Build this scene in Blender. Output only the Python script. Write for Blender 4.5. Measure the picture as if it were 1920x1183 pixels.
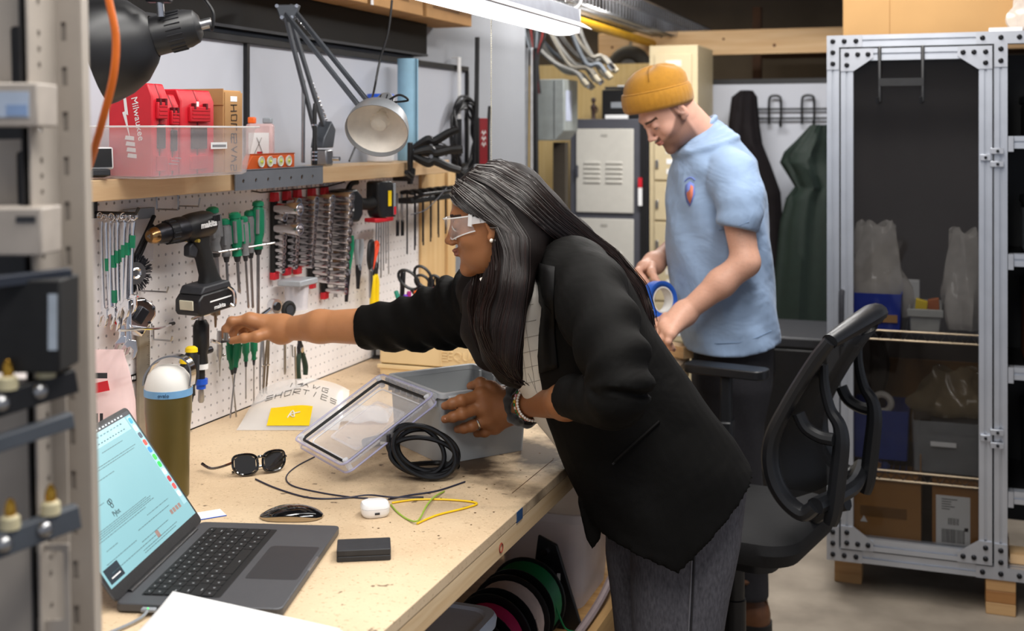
import bpy, math, random
import numpy as np
from mathutils import Vector, Matrix, Euler
random.seed(7); rng = np.random.default_rng(7)
for o in list(bpy.data.objects): bpy.data.objects.remove(o)
SC = bpy.context.scene; COL = SC.collection
R = math.radians; PI = math.pi
# ------------------------------------------------------------------ camera, world, lights, exposure
FPX = 2222.0; HEAD = R(19.96); CAMP = Vector((1.66, 0.0, 1.56)); HORIZ = 247.0
FW = Vector((-math.sin(HEAD), math.cos(HEAD), 0)); RT = Vector((math.cos(HEAD), math.sin(HEAD), 0))
cam_d = bpy.data.cameras.new('camera'); cam = bpy.data.objects.new('camera', cam_d); COL.objects.link(cam)
cam.location = CAMP; cam.rotation_euler = (R(90), 0, HEAD)
cam_d.sensor_width = 36; cam_d.lens = 36 * FPX / 1920; cam_d.shift_y = -(591.5 - HORIZ) / 1920
cam_d.clip_start = 0.05
cam_d.dof.use_dof = True; cam_d.dof.focus_distance = 2.35; cam_d.dof.aperture_fstop = 4.2
SC.camera = cam
wd = bpy.data.worlds.new('world'); SC.world = wd; wd.use_nodes = True
bg = wd.node_tree.nodes['Background']; bg.inputs[0].default_value = (0.80, 0.86, 1.0, 1); bg.inputs[1].default_value = 0.42
def area(name, loc, rot, sx, sy, power, col=(1, 0.97, 0.93)):
    l = bpy.data.lights.new(name, 'AREA'); l.shape = 'RECTANGLE'; l.size = sx; l.size_y = sy; l.energy = power; l.color = col
    o = bpy.data.objects.new(name, l); o.location = loc; o.rotation_euler = rot; COL.objects.link(o); return o
area('tube_light_over_bench', (0.62, 1.45, 2.30), (0, 0, 0), 0.16, 1.9, 17)
area('tube_light_over_aisle', (1.55, 1.2, 2.62), (0, 0, 0), 0.3, 2.4, 44)
area('tube_light_by_cabinet', (1.45, 3.15, 2.62), (0, 0, 0), 0.3, 1.6, 44)
area('tube_light_over_lockers', (0.75, 4.95, 2.5), (0, 0, 0), 1.2, 0.25, 46, (1, 0.98, 0.95))
area('tube_light_behind_partition', (-0.5, 6.6, 2.6), (0, 0, 0), 0.6, 0.6, 14, (1, 0.85, 0.6))
SC.view_settings.view_transform = 'Standard'; SC.view_settings.look = 'None'; SC.view_settings.gamma = 1
SC.view_settings.use_curve_mapping = False; SC.view_settings.exposure = 0.10
SC.cycles.use_denoising = True
SC.cycles.max_bounces = 12; SC.cycles.transparent_max_bounces = 24; SC.cycles.transmission_bounces = 10
SC.cycles.sample_clamp_indirect = 6
# ------------------------------------------------------------------ geometry of the place: a pixel of the photo meets a known plane
def ray(u, v): return RT * ((u - 960) / FPX) + FW + Vector((0, 0, -(v - HORIZ) / FPX))
def px(u, v, x=None, y=None, z=None, Y=None):
    d = ray(u, v)
    if Y is not None: t = Y
    elif x is not None: t = (x - CAMP.x) / d.x
    elif y is not None: t = (y - CAMP.y) / d.y
    else: t = (z - CAMP.z) / d.z
    return CAMP + d * t
def pxp(u, v, p0, n):
    d = ray(u, v); n = Vector(n); return CAMP + d * ((Vector(p0) - CAMP).dot(n) / d.dot(n))
# ------------------------------------------------------------------ materials
def lin(h):
    if not isinstance(h, str): return tuple(h) + (1,)
    h = h.lstrip('#'); c = [int(h[i:i + 2], 16) / 255 for i in (0, 2, 4)]
    return tuple(x / 12.92 if x <= .04045 else ((x + .055) / 1.055) ** 2.4 for x in c) + (1,)
MATS = {}
def mat(name, col, rough=.5, metal=0., var=.10, scale=25., bump=0., bscale=None, trans=0., ior=1.45, alpha=1., sheen=0., coat=0., emit=0., stretch=None, col2=None, sss=0., vcol=None, spec=None, wr=0., wscale=9):
    if name in MATS: return MATS[name]
    m = bpy.data.materials.new(name); m.use_nodes = True; MATS[name] = m
    nt = m.node_tree; N = nt.nodes; L = nt.links; b = N['Principled BSDF']
    c = lin(col)
    tc = N.new('ShaderNodeTexCoord'); mp = N.new('ShaderNodeMapping'); L.new(tc.outputs['Object'], mp.inputs[0])
    if stretch: mp.inputs['Scale'].default_value = stretch
    nz = N.new('ShaderNodeTexNoise'); nz.inputs['Scale'].default_value = scale; nz.inputs['Detail'].default_value = 5
    L.new(mp.outputs[0], nz.inputs['Vector'])
    rp = N.new('ShaderNodeValToRGB'); L.new(nz.outputs['Fac'], rp.inputs[0])
    c2 = lin(col2) if col2 else tuple(min(1, x * (1 + var)) for x in c[:3]) + (1,)
    c1 = c if col2 else tuple(x * (1 - var) for x in c[:3]) + (1,)
    rp.color_ramp.elements[0].color = c1; rp.color_ramp.elements[1].color = c2
    rp.color_ramp.elements[0].position = .3; rp.color_ramp.elements[1].position = .7
    out = rp.outputs[0]
    if vcol:
        at = N.new('ShaderNodeVertexColor'); at.layer_name = vcol
        mx = N.new('ShaderNodeMix'); mx.data_type = 'RGBA'; mx.blend_type = 'MULTIPLY'; mx.inputs[0].default_value = 1
        L.new(out, mx.inputs[6]); L.new(at.outputs[0], mx.inputs[7]); out = mx.outputs[2]
    L.new(out, b.inputs['Base Color'])
    b.inputs['Roughness'].default_value = rough; b.inputs['Metallic'].default_value = metal
    b.inputs['Transmission Weight'].default_value = trans; b.inputs['IOR'].default_value = ior; b.inputs['Alpha'].default_value = alpha
    b.inputs['Sheen Weight'].default_value = sheen; b.inputs['Coat Weight'].default_value = coat
    if spec is not None: b.inputs['Specular IOR Level'].default_value = spec
    if sss: b.inputs['Subsurface Weight'].default_value = sss; b.inputs['Subsurface Radius'].default_value = (.012, .005, .003); b.inputs['Subsurface Scale'].default_value = .5
    if emit: L.new(out, b.inputs['Emission Color']); b.inputs['Emission Strength'].default_value = emit
    if bump:
        nb = N.new('ShaderNodeTexNoise'); nb.inputs['Scale'].default_value = bscale or scale * 3; nb.inputs['Detail'].default_value = 4
        L.new(mp.outputs[0], nb.inputs['Vector'])
        bp = N.new('ShaderNodeBump'); bp.inputs['Strength'].default_value = bump; bp.inputs['Distance'].default_value = .004
        L.new(nb.outputs['Fac'], bp.inputs['Height']); L.new(bp.outputs[0], b.inputs['Normal'])
    if wr:
        nw = N.new('ShaderNodeTexNoise'); nw.inputs['Scale'].default_value = wscale; nw.inputs['Detail'].default_value = 3; nw.inputs['Distortion'].default_value = 1.6; L.new(tc.outputs['Object'], nw.inputs['Vector'])
        b2 = N.new('ShaderNodeBump'); b2.inputs['Strength'].default_value = wr; b2.inputs['Distance'].default_value = .05; L.new(nw.outputs['Fac'], b2.inputs['Height'])
        if bump: L.new(b2.outputs[0], bp.inputs['Normal'])
        else: L.new(b2.outputs[0], b.inputs['Normal'])
    return m
def wood(name, c1, c2, ax=1, rough=.6, scale=9):
    st = [14, 14, 14]; st[ax] = .9
    return mat(name, c1, rough, col2=c2, scale=scale / 3, stretch=tuple(st), bump=.12, bscale=scale)
WHITE = mat('white_paint', '#e9e8ea', .55, var=.03, scale=3)
PEG = mat('pegboard_white', '#e8e4e4', .5, var=.02, scale=4)
BLACKP = mat('black_plastic', '#19191b', .42, var=.2, scale=60, bump=.05, bscale=300)
DARKP = mat('charcoal_plastic', '#2b2c30', .5, var=.15, scale=60, bump=.05, bscale=300)
RUBBER = mat('black_rubber', '#141415', .65, var=.2, scale=50)
CHROME = mat('chrome', '#d9d9dc', .14, 1, var=.08, scale=18)
STEEL = mat('brushed_steel', '#a9a9ab', .32, 1, var=.12, scale=40)
DSTEEL = mat('dark_steel', '#3b3b3f', .38, .9, var=.15, scale=40)
ALU = mat('anodised_aluminium', '#bcc0c8', .36, .75, var=.05, scale=12)
GREYP = mat('grey_plastic', '#8d9298', .45, var=.06, scale=20)
GREYM = mat('grey_paint', '#7d828a', .45, .2, var=.08, scale=12)
RED = mat('red_plastic', '#c81f2d', .4, var=.10, scale=18)
ORANGE = mat('orange_plastic', '#e8641e', .4, var=.08, scale=20)
YELLOW = mat('yellow_plastic', '#f0cd14', .4, var=.06, scale=20)
GREEN = mat('green_grip', '#0f7a55', .42, var=.10, scale=40)
GGRIP = mat('grey_grip', '#77787a', .55, var=.10, scale=60)
BLUE = mat('blue_plastic', '#1f55c8', .4, var=.10, scale=20)
PINE = wood('pine', '#d8b184', '#e6c79c', 1)
PINEX = wood('pine_across', '#cfa676', '#dfbd90', 0)
PINEZ = wood('pine_upright', '#d2aa74', '#dfbd8a', 2)
CARD = mat('cardboard', '#b98d5c', .85, var=.07, scale=14, bump=.05)
BEIGE = mat('beige_plastic', '#e6cd9f', .5, var=.04, scale=12)
PAPER = mat('paper', '#eeeeee', .8, var=.02, scale=10)
INK = mat('black_ink', '#26262a', .7, var=.1, scale=40)
WINK = mat('white_ink', '#e6e6e6', .6, var=.05, scale=40)
LENS = mat('clear_plastic', '#f2f4fa', .06, trans=1.0, ior=1.12, var=.01)
BRASS = mat('brass', '#c99a3f', .25, 1, var=.1, scale=40)
# ------------------------------------------------------------------ mesh builder
class MB:
    def __init__(s): s.v = []; s.f = []
    def add(s, v, f):
        n = len(s.v); s.v.extend([tuple(p) for p in v]); s.f.extend([tuple(i + n for i in q) for q in f]); return s
    def box(s, x0, x1, y0, y1, z0, z1, M=None):
        v = [(x, y, z) for z in (z0, z1) for y in (y0, y1) for x in (x0, x1)]
        if M is not None: v = [M @ Vector(p) for p in v]
        return s.add(v, [(0, 2, 3, 1), (4, 5, 7, 6), (0, 1, 5, 4), (2, 6, 7, 3), (0, 4, 6, 2), (1, 3, 7, 5)])
    def bar(s, a, b, w, t, up=(0, 0, 1)):      # a rectangular bar from a to b
        a = Vector(a); b = Vector(b); d = (b - a).normalized(); u = Vector(up); sd = d.cross(u)
        if sd.length < 1e-4: sd = d.cross(Vector((1, 0, 0)))
        sd.normalize(); u = sd.cross(d)
        v = [p + sd * (w / 2 * i) + u * (t / 2 * j) for p in (a, b) for i, j in ((-1, -1), (1, -1), (1, 1), (-1, 1))]
        return s.add(v, [(0, 3, 2, 1), (4, 5, 6, 7), (0, 1, 5, 4), (1, 2, 6, 5), (2, 3, 7, 6), (3, 0, 4, 7)])
    def rings(s, rings, cap=True, closed=False):
        n = len(rings[0]); v = [p for r in rings for p in r]; f = []
        m = len(rings)
        for i in range(m if closed else m - 1):
            a = i * n; b = ((i + 1) % m) * n
            for j in range(n): f.append((a + j, a + (j + 1) % n, b + (j + 1) % n, b + j))
        if cap and not closed: f.append(tuple(range(n))[::-1]); f.append(tuple((m - 1) * n + j for j in range(n)))
        return s.add(v, f)
    def tube(s, pts, r, n=8, smooth=0, cap=True, closed=False, flat=1.0):
        pts = [Vector(p) for p in pts]
        rr = list(r) if isinstance(r, (list, tuple)) else [r] * len(pts)
        if smooth: pts, rr = spline(pts, rr, smooth, closed)
        rings = []; m = len(pts); up = None
        for i, p in enumerate(pts):
            t = (pts[(i + 1) % m] - pts[i - 1]) if closed else (pts[min(i + 1, m - 1)] - pts[max(i - 1, 0)])
            if t.length < 1e-9: t = Vector((0, 0, 1))
            t.normalize()
            if up is None: up = Vector((0, 0, 1)) if abs(t.z) < .9 else Vector((1, 0, 0))
            sd = t.cross(up)
            if sd.length < 1e-6: sd = t.cross(Vector((0, 1, 0.3)))
            sd.normalize(); up = sd.cross(t).normalized()
            rings.append([p + sd * (rr[i] * math.cos(2 * PI * k / n)) + up * (rr[i] * flat * math.sin(2 * PI * k / n)) for k in range(n)])
        return s.rings(rings, cap, closed)
    def cyl(s, a, b, r, r2=None, n=16): return s.tube([a, b], [r, r if r2 is None else r2], n)
    def lathe(s, prof, n=24, M=None, cap=True):   # prof: (radius, height)
        rings = []
        for r, z in prof:
            q = [Vector((r * math.cos(2 * PI * k / n), r * math.sin(2 * PI * k / n), z)) for k in range(n)]
            rings.append([M @ p for p in q] if M is not None else q)
        return s.rings(rings, cap)
    def prism(s, poly, y0, y1, M=None):            # polygon in local x,z extruded along y
        n = len(poly); v = [Vector((p[0], y0, p[1])) for p in poly] + [Vector((p[0], y1, p[1])) for p in poly]
        if M is not None: v = [M @ p for p in v]
        f = [tuple(range(n)), tuple(range(2 * n - 1, n - 1, -1))] + [(i, i + n, (i + 1) % n + n, (i + 1) % n) for i in range(n)]
        return s.add(v, f)
    def slab(s, poly, z0, z1, M=None):             # polygon in local x,y extruded along z
        n = len(poly); v = [Vector((p[0], p[1], z0)) for p in poly] + [Vector((p[0], p[1], z1)) for p in poly]
        if M is not None: v = [M @ p for p in v]
        f = [tuple(range(n))[::-1], tuple(range(n, 2 * n))] + [(i, (i + 1) % n, (i + 1) % n + n, i + n) for i in range(n)]
        return s.add(v, f)
    def ball(s, c, r, n=12, m=8, M=None):
        r = (r, r, r) if not isinstance(r, (tuple, list)) else r; c = Vector(c); rings = []
        for i in range(m + 1):
            th = PI * (i + .02 * (i == 0) - .02 * (i == m)) / m
            q = [Vector((r[0] * math.sin(th) * math.cos(2 * PI * k / n), r[1] * math.sin(th) * math.sin(2 * PI * k / n), -r[2] * math.cos(th))) for k in range(n)]
            rings.append([(M @ p if M is not None else p) + c for p in q])
        return s.rings(rings)
    def torus(s, c, ax, R0, r, n=24, m=8, squash=1.0):
        c = Vector(c); ax = Vector(ax).normalized(); a = ax.orthogonal().normalized(); b = ax.cross(a)
        return s.tube([c + a * (R0 * math.cos(2 * PI * i / n)) + b * (R0 * squash * math.sin(2 * PI * i / n)) for i in range(n)], r, m, closed=True)
    def frame(s, outer, inner, z0, z1, M=None):    # a plate with a hole; both outlines with the same count, in local x,y
        n = len(outer); V = lambda p, z: Vector((p[0], p[1], z))
        v = [V(p, z) for z in (z0, z1) for p in outer] + [V(p, z) for z in (z0, z1) for p in inner]
        if M is not None: v = [M @ p for p in v]
        f = []
        for i in range(n):
            j = (i + 1) % n
            f += [(i, j, n + j, n + i), (2 * n + j, 2 * n + i, 3 * n + i, 3 * n + j), (j, i, 2 * n + i, 2 * n + j), (n + i, n + j, 3 * n + j, 3 * n + i)]
        return s.add(v, f)
    def mesh(s, name, sharp=35):
        me = bpy.data.meshes.new(name); me.from_pydata(s.v, [], s.f); me.validate(); me.update()
        me.shade_smooth(); me.set_sharp_from_angle(angle=R(sharp)); return me
def spline(pts, rr, k, closed=False):
    m = len(pts); P = []; Q = []
    for i in range(m if closed else m - 1):
        g = lambda j: pts[j % m] if closed else pts[max(0, min(m - 1, j))]
        h = lambda j: rr[j % m] if closed else rr[max(0, min(m - 1, j))]
        p0, p1, p2, p3 = g(i - 1), g(i), g(i + 1), g(i + 2)
        for q in range(k):
            t = q / k
            P.append(.5 * (2 * p1 + (p2 - p0) * t + (2 * p0 - 5 * p1 + 4 * p2 - p3) * t * t + (3 * p1 - p0 - 3 * p2 + p3) * t ** 3))
            Q.append(h(i) * (1 - t) + h(i + 1) * t)
    if not closed: P.append(pts[-1]); Q.append(rr[-1])
    return P, Q
def rrect(x0, x1, y0, y1, r, k=4):
    out = []
    for cx, cy, a0 in ((x1 - r, y1 - r, 0), (x0 + r, y1 - r, 90), (x0 + r, y0 + r, 180), (x1 - r, y0 + r, 270)):
        for i in range(k + 1): a = R(a0 + 90 * i / k); out.append((cx + r * math.cos(a), cy + r * math.sin(a)))
    return out
# ------------------------------------------------------------------ objects
def props(o, label=None, cat=None, group=None, kind=None):
    for k, v in (('label', label), ('category', cat), ('group', group), ('kind', kind)):
        if v: o[k] = v
    return o
def fin(o, bevel=0., sub=0, seg=2, solid=0.):
    if solid: md = o.modifiers.new('s', 'SOLIDIFY'); md.thickness = solid; md.offset = 0
    if bevel: md = o.modifiers.new('b', 'BEVEL'); md.width = bevel; md.segments = seg; md.limit_method = 'ANGLE'; md.angle_limit = R(40); md.harden_normals = False
    if sub: md = o.modifiers.new('u', 'SUBSURF'); md.levels = sub; md.render_levels = sub
    return o
def part(name, mb, m, parent=None, bevel=0., sub=0, label=None, kind=None, sharp=35, solid=0., loc=None, rot=None):
    me = mb.mesh(name, sharp) if isinstance(mb, MB) else mb
    if m and not me.materials: me.materials.append(m)
    o = bpy.data.objects.new(name, me); COL.objects.link(o)
    if parent: o.parent = parent
    if loc is not None: o.location = loc
    if rot is not None: o.rotation_euler = rot
    props(o, label, None, None, kind); return fin(o, bevel, sub, solid=solid)
def thing(name, label, cat, loc=(0, 0, 0), rot=(0, 0, 0), group=None):
    o = bpy.data.objects.new(name, None); o.empty_display_size = .02; COL.objects.link(o); o.location = loc; o.rotation_euler = rot
    return props(o, label, cat, group)
def solo(name, mb, m, label, cat, group=None, loc=None, rot=None, **k):   # a thing that is one mesh
    return props(part(name, mb, m, loc=loc, rot=rot, **k), label, cat, group)
def struct(name, mb, m, parent=None, bevel=0.):
    return part(name, mb, m, parent, bevel, kind=None if parent else 'structure')
def dup(o, loc, rot=None, label=None, group=None):
    def cp(q, par):
        c = q.copy(); COL.objects.link(c)
        if par: c.parent = par
        for ch in q.children: cp(ch, c)
        return c
    r = cp(o, None); r.location = loc
    if rot is not None: r.rotation_euler = rot
    if label: r['label'] = label
    if group: r['group'] = group
    return r
WALL = (0, 0, R(90))      # on the peg wall: local x runs right along the wall, z up, -y out of it
def text(name, s, size, m, parent, loc, rot, depth=.0004, shear=0., label=None, sx=1.0, bold=0.):
    cu = bpy.data.curves.new(name, 'FONT'); cu.body = s; cu.size = size; cu.extrude = depth; cu.shear = shear; cu.align_x = 'CENTER'; cu.align_y = 'CENTER'; cu.resolution_u = 3; cu.offset = bold
    t = bpy.data.objects.new(name, cu); COL.objects.link(t)
    dg = bpy.context.evaluated_depsgraph_get(); me = bpy.data.meshes.new_from_object(t.evaluated_get(dg)); bpy.data.objects.remove(t)
    me.name = name; me.materials.clear(); o = part(name, me, m, parent, loc=loc, rot=rot, label=label); o.scale = (sx, 1, 1); return o
STROKES = {'H': ['00 01', '10 11', '0m 1m'], 'O': ['00 01 11 10 00'], 'L': ['01 00 10'], 'E': ['11 01 00 10', '0m 1m'], 'S': ['11 01 0m 1m 10 00'], 'A': ['00 h1 10', 'qm pm'], 'W': ['01 q0 hm p0 11'],
           '1': ['h0 h1'], '4': ['p0 p1 0m 1m'], 'G': ['11 01 00 10 1m hm'], 'R': ['00 01 11 1m 0m 10'], 'T': ['01 11', 'h1 h0'], 'I': ['h0 h1'], 'N': ['00 01 10 11'], 'U': ['01 00 10 11'], 'Q': ['00 01 11 10 00', 'hm 10'], 'M': ['00 01 hm 11 10'], 'D': ['00 01 p1 1m p0 00']}
def scrawl(mb, s, size, org, ex, ez, r=.001, sp=1.35, wob=.08, w=.62):   # hand lettering as thin strokes in the plane ex, ez
    org = Vector(org); ex = Vector(ex); ez = Vector(ez); mm = {'0': 0, '1': 1, 'm': .5, 'h': .5, 'q': .25, 'p': .75}
    for i, c in enumerate(s):
        for st in STROKES.get(c, []):
            P = []
            for q in st.split():
                a, b = mm[q[0]] + random.uniform(-wob, wob), mm[q[1]] + random.uniform(-wob, wob)
                P.append(org + ex * (size * w * (i * sp + a)) + ez * (size * b))
            mb.tube(P, r, 4)
    return mb
# ================================================================== the setting
CONC = mat('concrete_floor', '#776d61', .7, col2='#978c7e', scale=5, bump=.15, bscale=40)
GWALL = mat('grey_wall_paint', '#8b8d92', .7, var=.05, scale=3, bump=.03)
DARKCEIL = mat('dark_joists', '#2a221c', .8, var=.25, scale=4)
PLYY = wood('yellow_plywood', '#d9b878', '#e6c98e', 2)
struct('floor', MB().box(-3.2, 4.6, -1.2, 8.2, -.1, 0), CONC)
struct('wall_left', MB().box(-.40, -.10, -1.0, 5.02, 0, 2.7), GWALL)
struct('wall_back', MB().box(-3.2, 4.6, 8.0, 8.15, 0, 2.7), mat('back_wall', '#6f6353', .8, var=.15, scale=3))
struct('ceiling', MB().box(-3.2, 4.6, -1.2, 8.2, 2.78, 2.9), DARKCEIL)
JO = mat('old_joist_wood', '#4a3120', .75, var=.3, scale=6)
for k, yy in enumerate((3.2, 4.4, 5.3, 6.1, 6.9)): struct('trim_%d' % (k + 1), MB().box(-1.0, 4.5, yy, yy + .09, 2.52, 2.775), JO)
# plywood partition, lumber frame beam and posts at the back
t = thing('plywood_sheet', 'pale yellow plywood sheet standing behind the grey locker and electrical box', 'plywood')
t.location = (-.62, 6.265, 0); part('panel', MB().box(0, .92, 0, .02, 0, 1.93), PLYY, t)
t = thing('partition_beam', 'long knotty lumber beam across the back above lockers and coats', 'beam', (0.2, 6.40, 0))
part('timber', MB().box(-.35, 2.9, 0, .045, 1.975, 2.108), PINEX, t, .003)
kn = MB()
for kx, kz in ((-.27, 2.03), (.35, 2.06), (.62, 2.02), (1.02, 2.055), (1.45, 2.07), (1.62, 2.06)):
    kn.tube([(kx, -.0012, kz), (kx, .002, kz)], random.uniform(.006, .011), 8)
part('knot', kn, mat('wood_knot', '#6b4125', .7), t, kind='stuff')
t = thing('partition_post', 'upright lumber post holding the partition beam beside the coat panel', 'post', (2.9, 6.41, 0)); part('timber', MB().box(0, .04, 0, .09, 0, 1.97), PINEZ, t)
# storage shelf with boxes seen over the coat panel
t = thing('storage_rack', 'dark timber storage shelf seen above the coat panel', 'shelf', (.6, 7.1, 0))
part('board', MB().box(0, 2.4, 0, .5, 1.62, 1.66), JO, t); part('board', MB().box(0, 2.4, 0, .5, 2.02, 2.07), mat('brown_board', '#6b4a2a', .8), t)
for x in (0, 2.35): part('post', MB().box(x, x + .05, 0, .05, 0, 2.3), JO, t)
for i, (x, w, h, c, nm) in enumerate(((.55, .55, .22, '#8a6b45', 'brown'), (1.2, .4, .17, '#3a3f28', 'dark olive'), (1.65, .5, .2, '#5c4a34', 'dull brown'))):
    solo('storage_box', MB().box(0, w, 0, .3, 0, h), mat('sb%d' % i, c, .85), '%s box on the dark shelf above the coat panel' % nm, 'box', loc=(.6 + x, 7.12, 1.66), bevel=.004)
# ducts and tray under the ceiling
dm = mat('duct_metal', '#8c8d8e', .35, .8, var=.2, scale=4)
t = thing('air_duct', 'long spiral metal air duct under the dark ceiling', 'duct', (1.0, 5.75, 2.47))
prof = []
for i in range(60): prof += [(.20, i * .045), (.207, i * .045 + .006), (.207, i * .045 + .012), (.20, i * .045 + .018)]
part('pipe', MB().lathe(prof, 28, Matrix.Rotation(R(90), 4, 'Y')), dm, t)
for x in (.3, 1.5): part('strap', MB().tube([(x, .215 * math.sin(a), .215 * math.cos(a)) for a in [i * PI / 12 for i in range(24)]], .009, 4, closed=True), STEEL, t)
t = thing('cable_tray', 'wire mesh cable tray under the ceiling past the tube light', 'tray', (0.16, 0, 0))
wire = MB()
for yy in np.arange(3.4, 7.4, .055): wire.tube([(0, yy, 2.20), (0, yy, 2.08), (.14, yy, 2.08), (.14, yy, 2.20)], .003, 4)
part('wire_rungs', wire, STEEL, t, kind='stuff')
for x, z in ((0, 2.2), (.14, 2.2), (.05, 2.08), (.1, 2.08)): part('rail', MB().cyl((x, 3.4, z), (x, 7.4, z), .004, n=6), STEEL, t)
solo('yellow_conduit', MB().cyl((0, 0, 0), (0, 3.6, 0), .022, n=12), mat('conduit_yellow', '#c9971c', .5), 'yellow pipe running along below the wire cable tray', 'pipe', loc=(.16, 3.75, 2.045))
# ================================================================== pegboard with real holes
BZ = .86; P = .0254; NY = 96; NZ = 22; Y0 = 1.21
t = thing('pegboard', 'white pegboard panel with rows of small round holes above the workbench', 'pegboard', (0, Y0, BZ + .002))
verts = []; faces = []
oct_ = [(.0034 * math.cos(R(45 * k)), .0034 * math.sin(R(45 * k))) for k in range(8)]
sq = [(.5, 0), (.5, .5), (0, .5), (-.5, .5), (-.5, 0), (-.5, -.5), (0, -.5), (.5, -.5)]
for i in range(NY):
    for j in range(NZ):
        cy = (i + .5) * P; cz = (j + .5) * P; b = len(verts)
        verts += [(0, cy + q[0] * P, cz + q[1] * P) for q in sq] + [(0, cy + q[0], cz + q[1]) for q in oct_] + [(-.005, cy + q[0], cz + q[1]) for q in oct_]
        for k in range(8):
            n = (k + 1) % 8; faces += [(b + k, b + n, b + 8 + n, b + 8 + k), (b + 8 + k, b + 8 + n, b + 16 + n, b + 16 + k)]
m = MB(); m.add(verts, faces)
o = part('panel', m, PEG, t)
part('backing', MB().box(-.012, -.0055, 0, NY * P, 0, NZ * P), mat('peg_backing', '#3a342e', .9), t)
for y in (0, .8, 1.6, 2.36): part('stud', MB().box(-.09, -.0125, y, y + .04, 0, NZ * P), PINEZ, t)
t = thing('plywood_end_panel', 'pale plywood end board at the far end of the pegboard', 'board', (0, 3.652, BZ + .002)); part('panel', MB().box(-.02, .01, 0, .20, 0, .558), PINEZ, t, .002)
part('edge_stud', MB().box(-.06, .02, .205, .272, 0, .558), PINEZ, t, .002)
# shelf on top of the pegboard
t = thing('tool_shelf', 'long pine shelf plank running along the top of the pegboard', 'shelf', (0, .6, 1.4215))
part('plank', MB().box(-.055, .09, 0, 1.79, 0, .043), PINE, t, .002); part('plank', MB().box(-.055, .09, 2.225, 3.10, 0, .043), PINE, t, .002); part('plank', MB().box(-.055, .082, 1.795, 2.22, 0, .042), PINE, t)
t = thing('steel_angle_bracket', 'grey perforated steel angle joining the two shelf planks', 'bracket', (.0925, 2.40, 1.4205))
outer = rrect(0, .42, 0, .047, .002, 1); holes = [.035 + .055 * k for k in range(7)]
pl = MB(); prev = 0
for k, hy in enumerate(holes):
    a = (hy + holes[k - 1]) / 2 if k else 0; b = (hy + holes[k + 1]) / 2 if k < 6 else .42; r = .0065 if k in (5,) else .005
    inn = [(hy + r * math.cos(R(45 + 45 * q)), .022 + r * math.sin(R(45 + 45 * q))) for q in range(8)]
    out = [(b, .047), (hy, .047), (a, .047), (a, .022), (a, 0), (hy, 0), (b, 0), (b, .022)]
    pl.frame(out, inn, 0, .003, Matrix(((0, 0, 1, 0), (1, 0, 0, 0), (0, 1, 0, 0), (0, 0, 0, 1))))
part('face_plate', pl, GREYM, t); part('top_flange', MB().box(-.06, .003, 0, .42, .0455, .0485), GREYM, t)
# whiteboard behind the shelf
t = thing('whiteboard', 'long black framed whiteboard standing behind the tool shelf', 'whiteboard', (-.08, 1.0, 1.44))
part('board', MB().box(-.012, .004, 0, 3.25, 0, .355), mat('whiteboard_face', '#b4b7c0', .4, var=.02, scale=3), t)  # white board, greyed so the colour carries the shade by the high cabinet
fr = BLACKP
part('frame_rail', MB().box(-.014, .016, -.01, 3.26, .353, .372), fr, t, .002); part('frame_rail', MB().box(-.014, .016, -.01, 3.26, -.018, 0), fr, t, .002)
for y in (-.01, 1.70, 3.247): part('frame_post', MB().box(-.014, .016, y, y + .013, 0, .353), fr, t)
# high black cabinet with cartons on it
t = thing('wall_cabinet', 'long glossy black cabinet mounted high over the whiteboard', 'cabinet', (-.095, 0.9, 1.825))
part('body', MB().box(0, .045, 0, 2.93, 0, .115), mat('black_laminate', '#0b0908', .45, var=.3, scale=5, spec=.2), t, .002)
part('edge_strip', MB().box(.0455, .049, 0, 2.93, 0, .008), DARKP, t)
for i, (y, l, h, nm) in enumerate(((1.75, .52, .16, 'leftmost'), (2.30, .37, .17, 'middle, cable tied'), (2.70, .40, .165, 'rightmost'))):
    t = thing('carton', 'printed brown carton on the high black cabinet, %s of three' % nm, 'box', (-.098, .9 + y * 1.0, 1.9405), group='cartons on the high cabinet')
    part('body', MB().box(0, .15, 0, l, 0, h), CARD, t, .003)
    for k in range(4): part('print', MB().box(.1502, .1506, .05 + .02 * k, l * .7 - .03 * k, .035 + .022 * k, .044 + .022 * k), mat('carton_print', '#8a6540', .85), t)
    if i == 1: part('cable_tie', MB().box(.150, .152, -.012, .004, .0, .12), WHITE, t)
# ================================================================== workbench
BENCH = mat('particle_board', '#c0a686', .55, col2='#d6bf9f', scale=4, bump=.06, bscale=90)
nt = BENCH.node_tree; N = nt.nodes; L = nt.links; bs = N['Principled BSDF']; base = bs.inputs['Base Color'].links[0].from_socket
tc = N.new('ShaderNodeTexCoord')
def layer(base, colr, scale, lo, hi, fac, detail=4, mask=None):
    n = N.new('ShaderNodeTexNoise'); n.inputs['Scale'].default_value = scale; n.inputs['Detail'].default_value = detail; L.new(tc.outputs['Object'], n.inputs['Vector'])
    mr = N.new('ShaderNodeMapRange'); mr.inputs[1].default_value = lo; mr.inputs[2].default_value = hi; mr.inputs[4].default_value = fac; L.new(n.outputs['Fac'], mr.inputs[0])
    f = mr.outputs[0]
    if mask: q = N.new('ShaderNodeMath'); q.operation = 'MULTIPLY'; L.new(f, q.inputs[0]); L.new(mask, q.inputs[1]); f = q.outputs[0]
    mx = N.new('ShaderNodeMix'); mx.data_type = 'RGBA'; L.new(f, mx.inputs[0]); L.new(base, mx.inputs[6]); mx.inputs[7].default_value = lin(colr); return mx.outputs[2]
base = layer(base, '#7a5a34', 160, .60, .72, .55)
base = layer(base, '#e2cba6', 260, .58, .72, .6)
base = layer(base, '#3a2614', 38, .70, .74, .75, 2)
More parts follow.
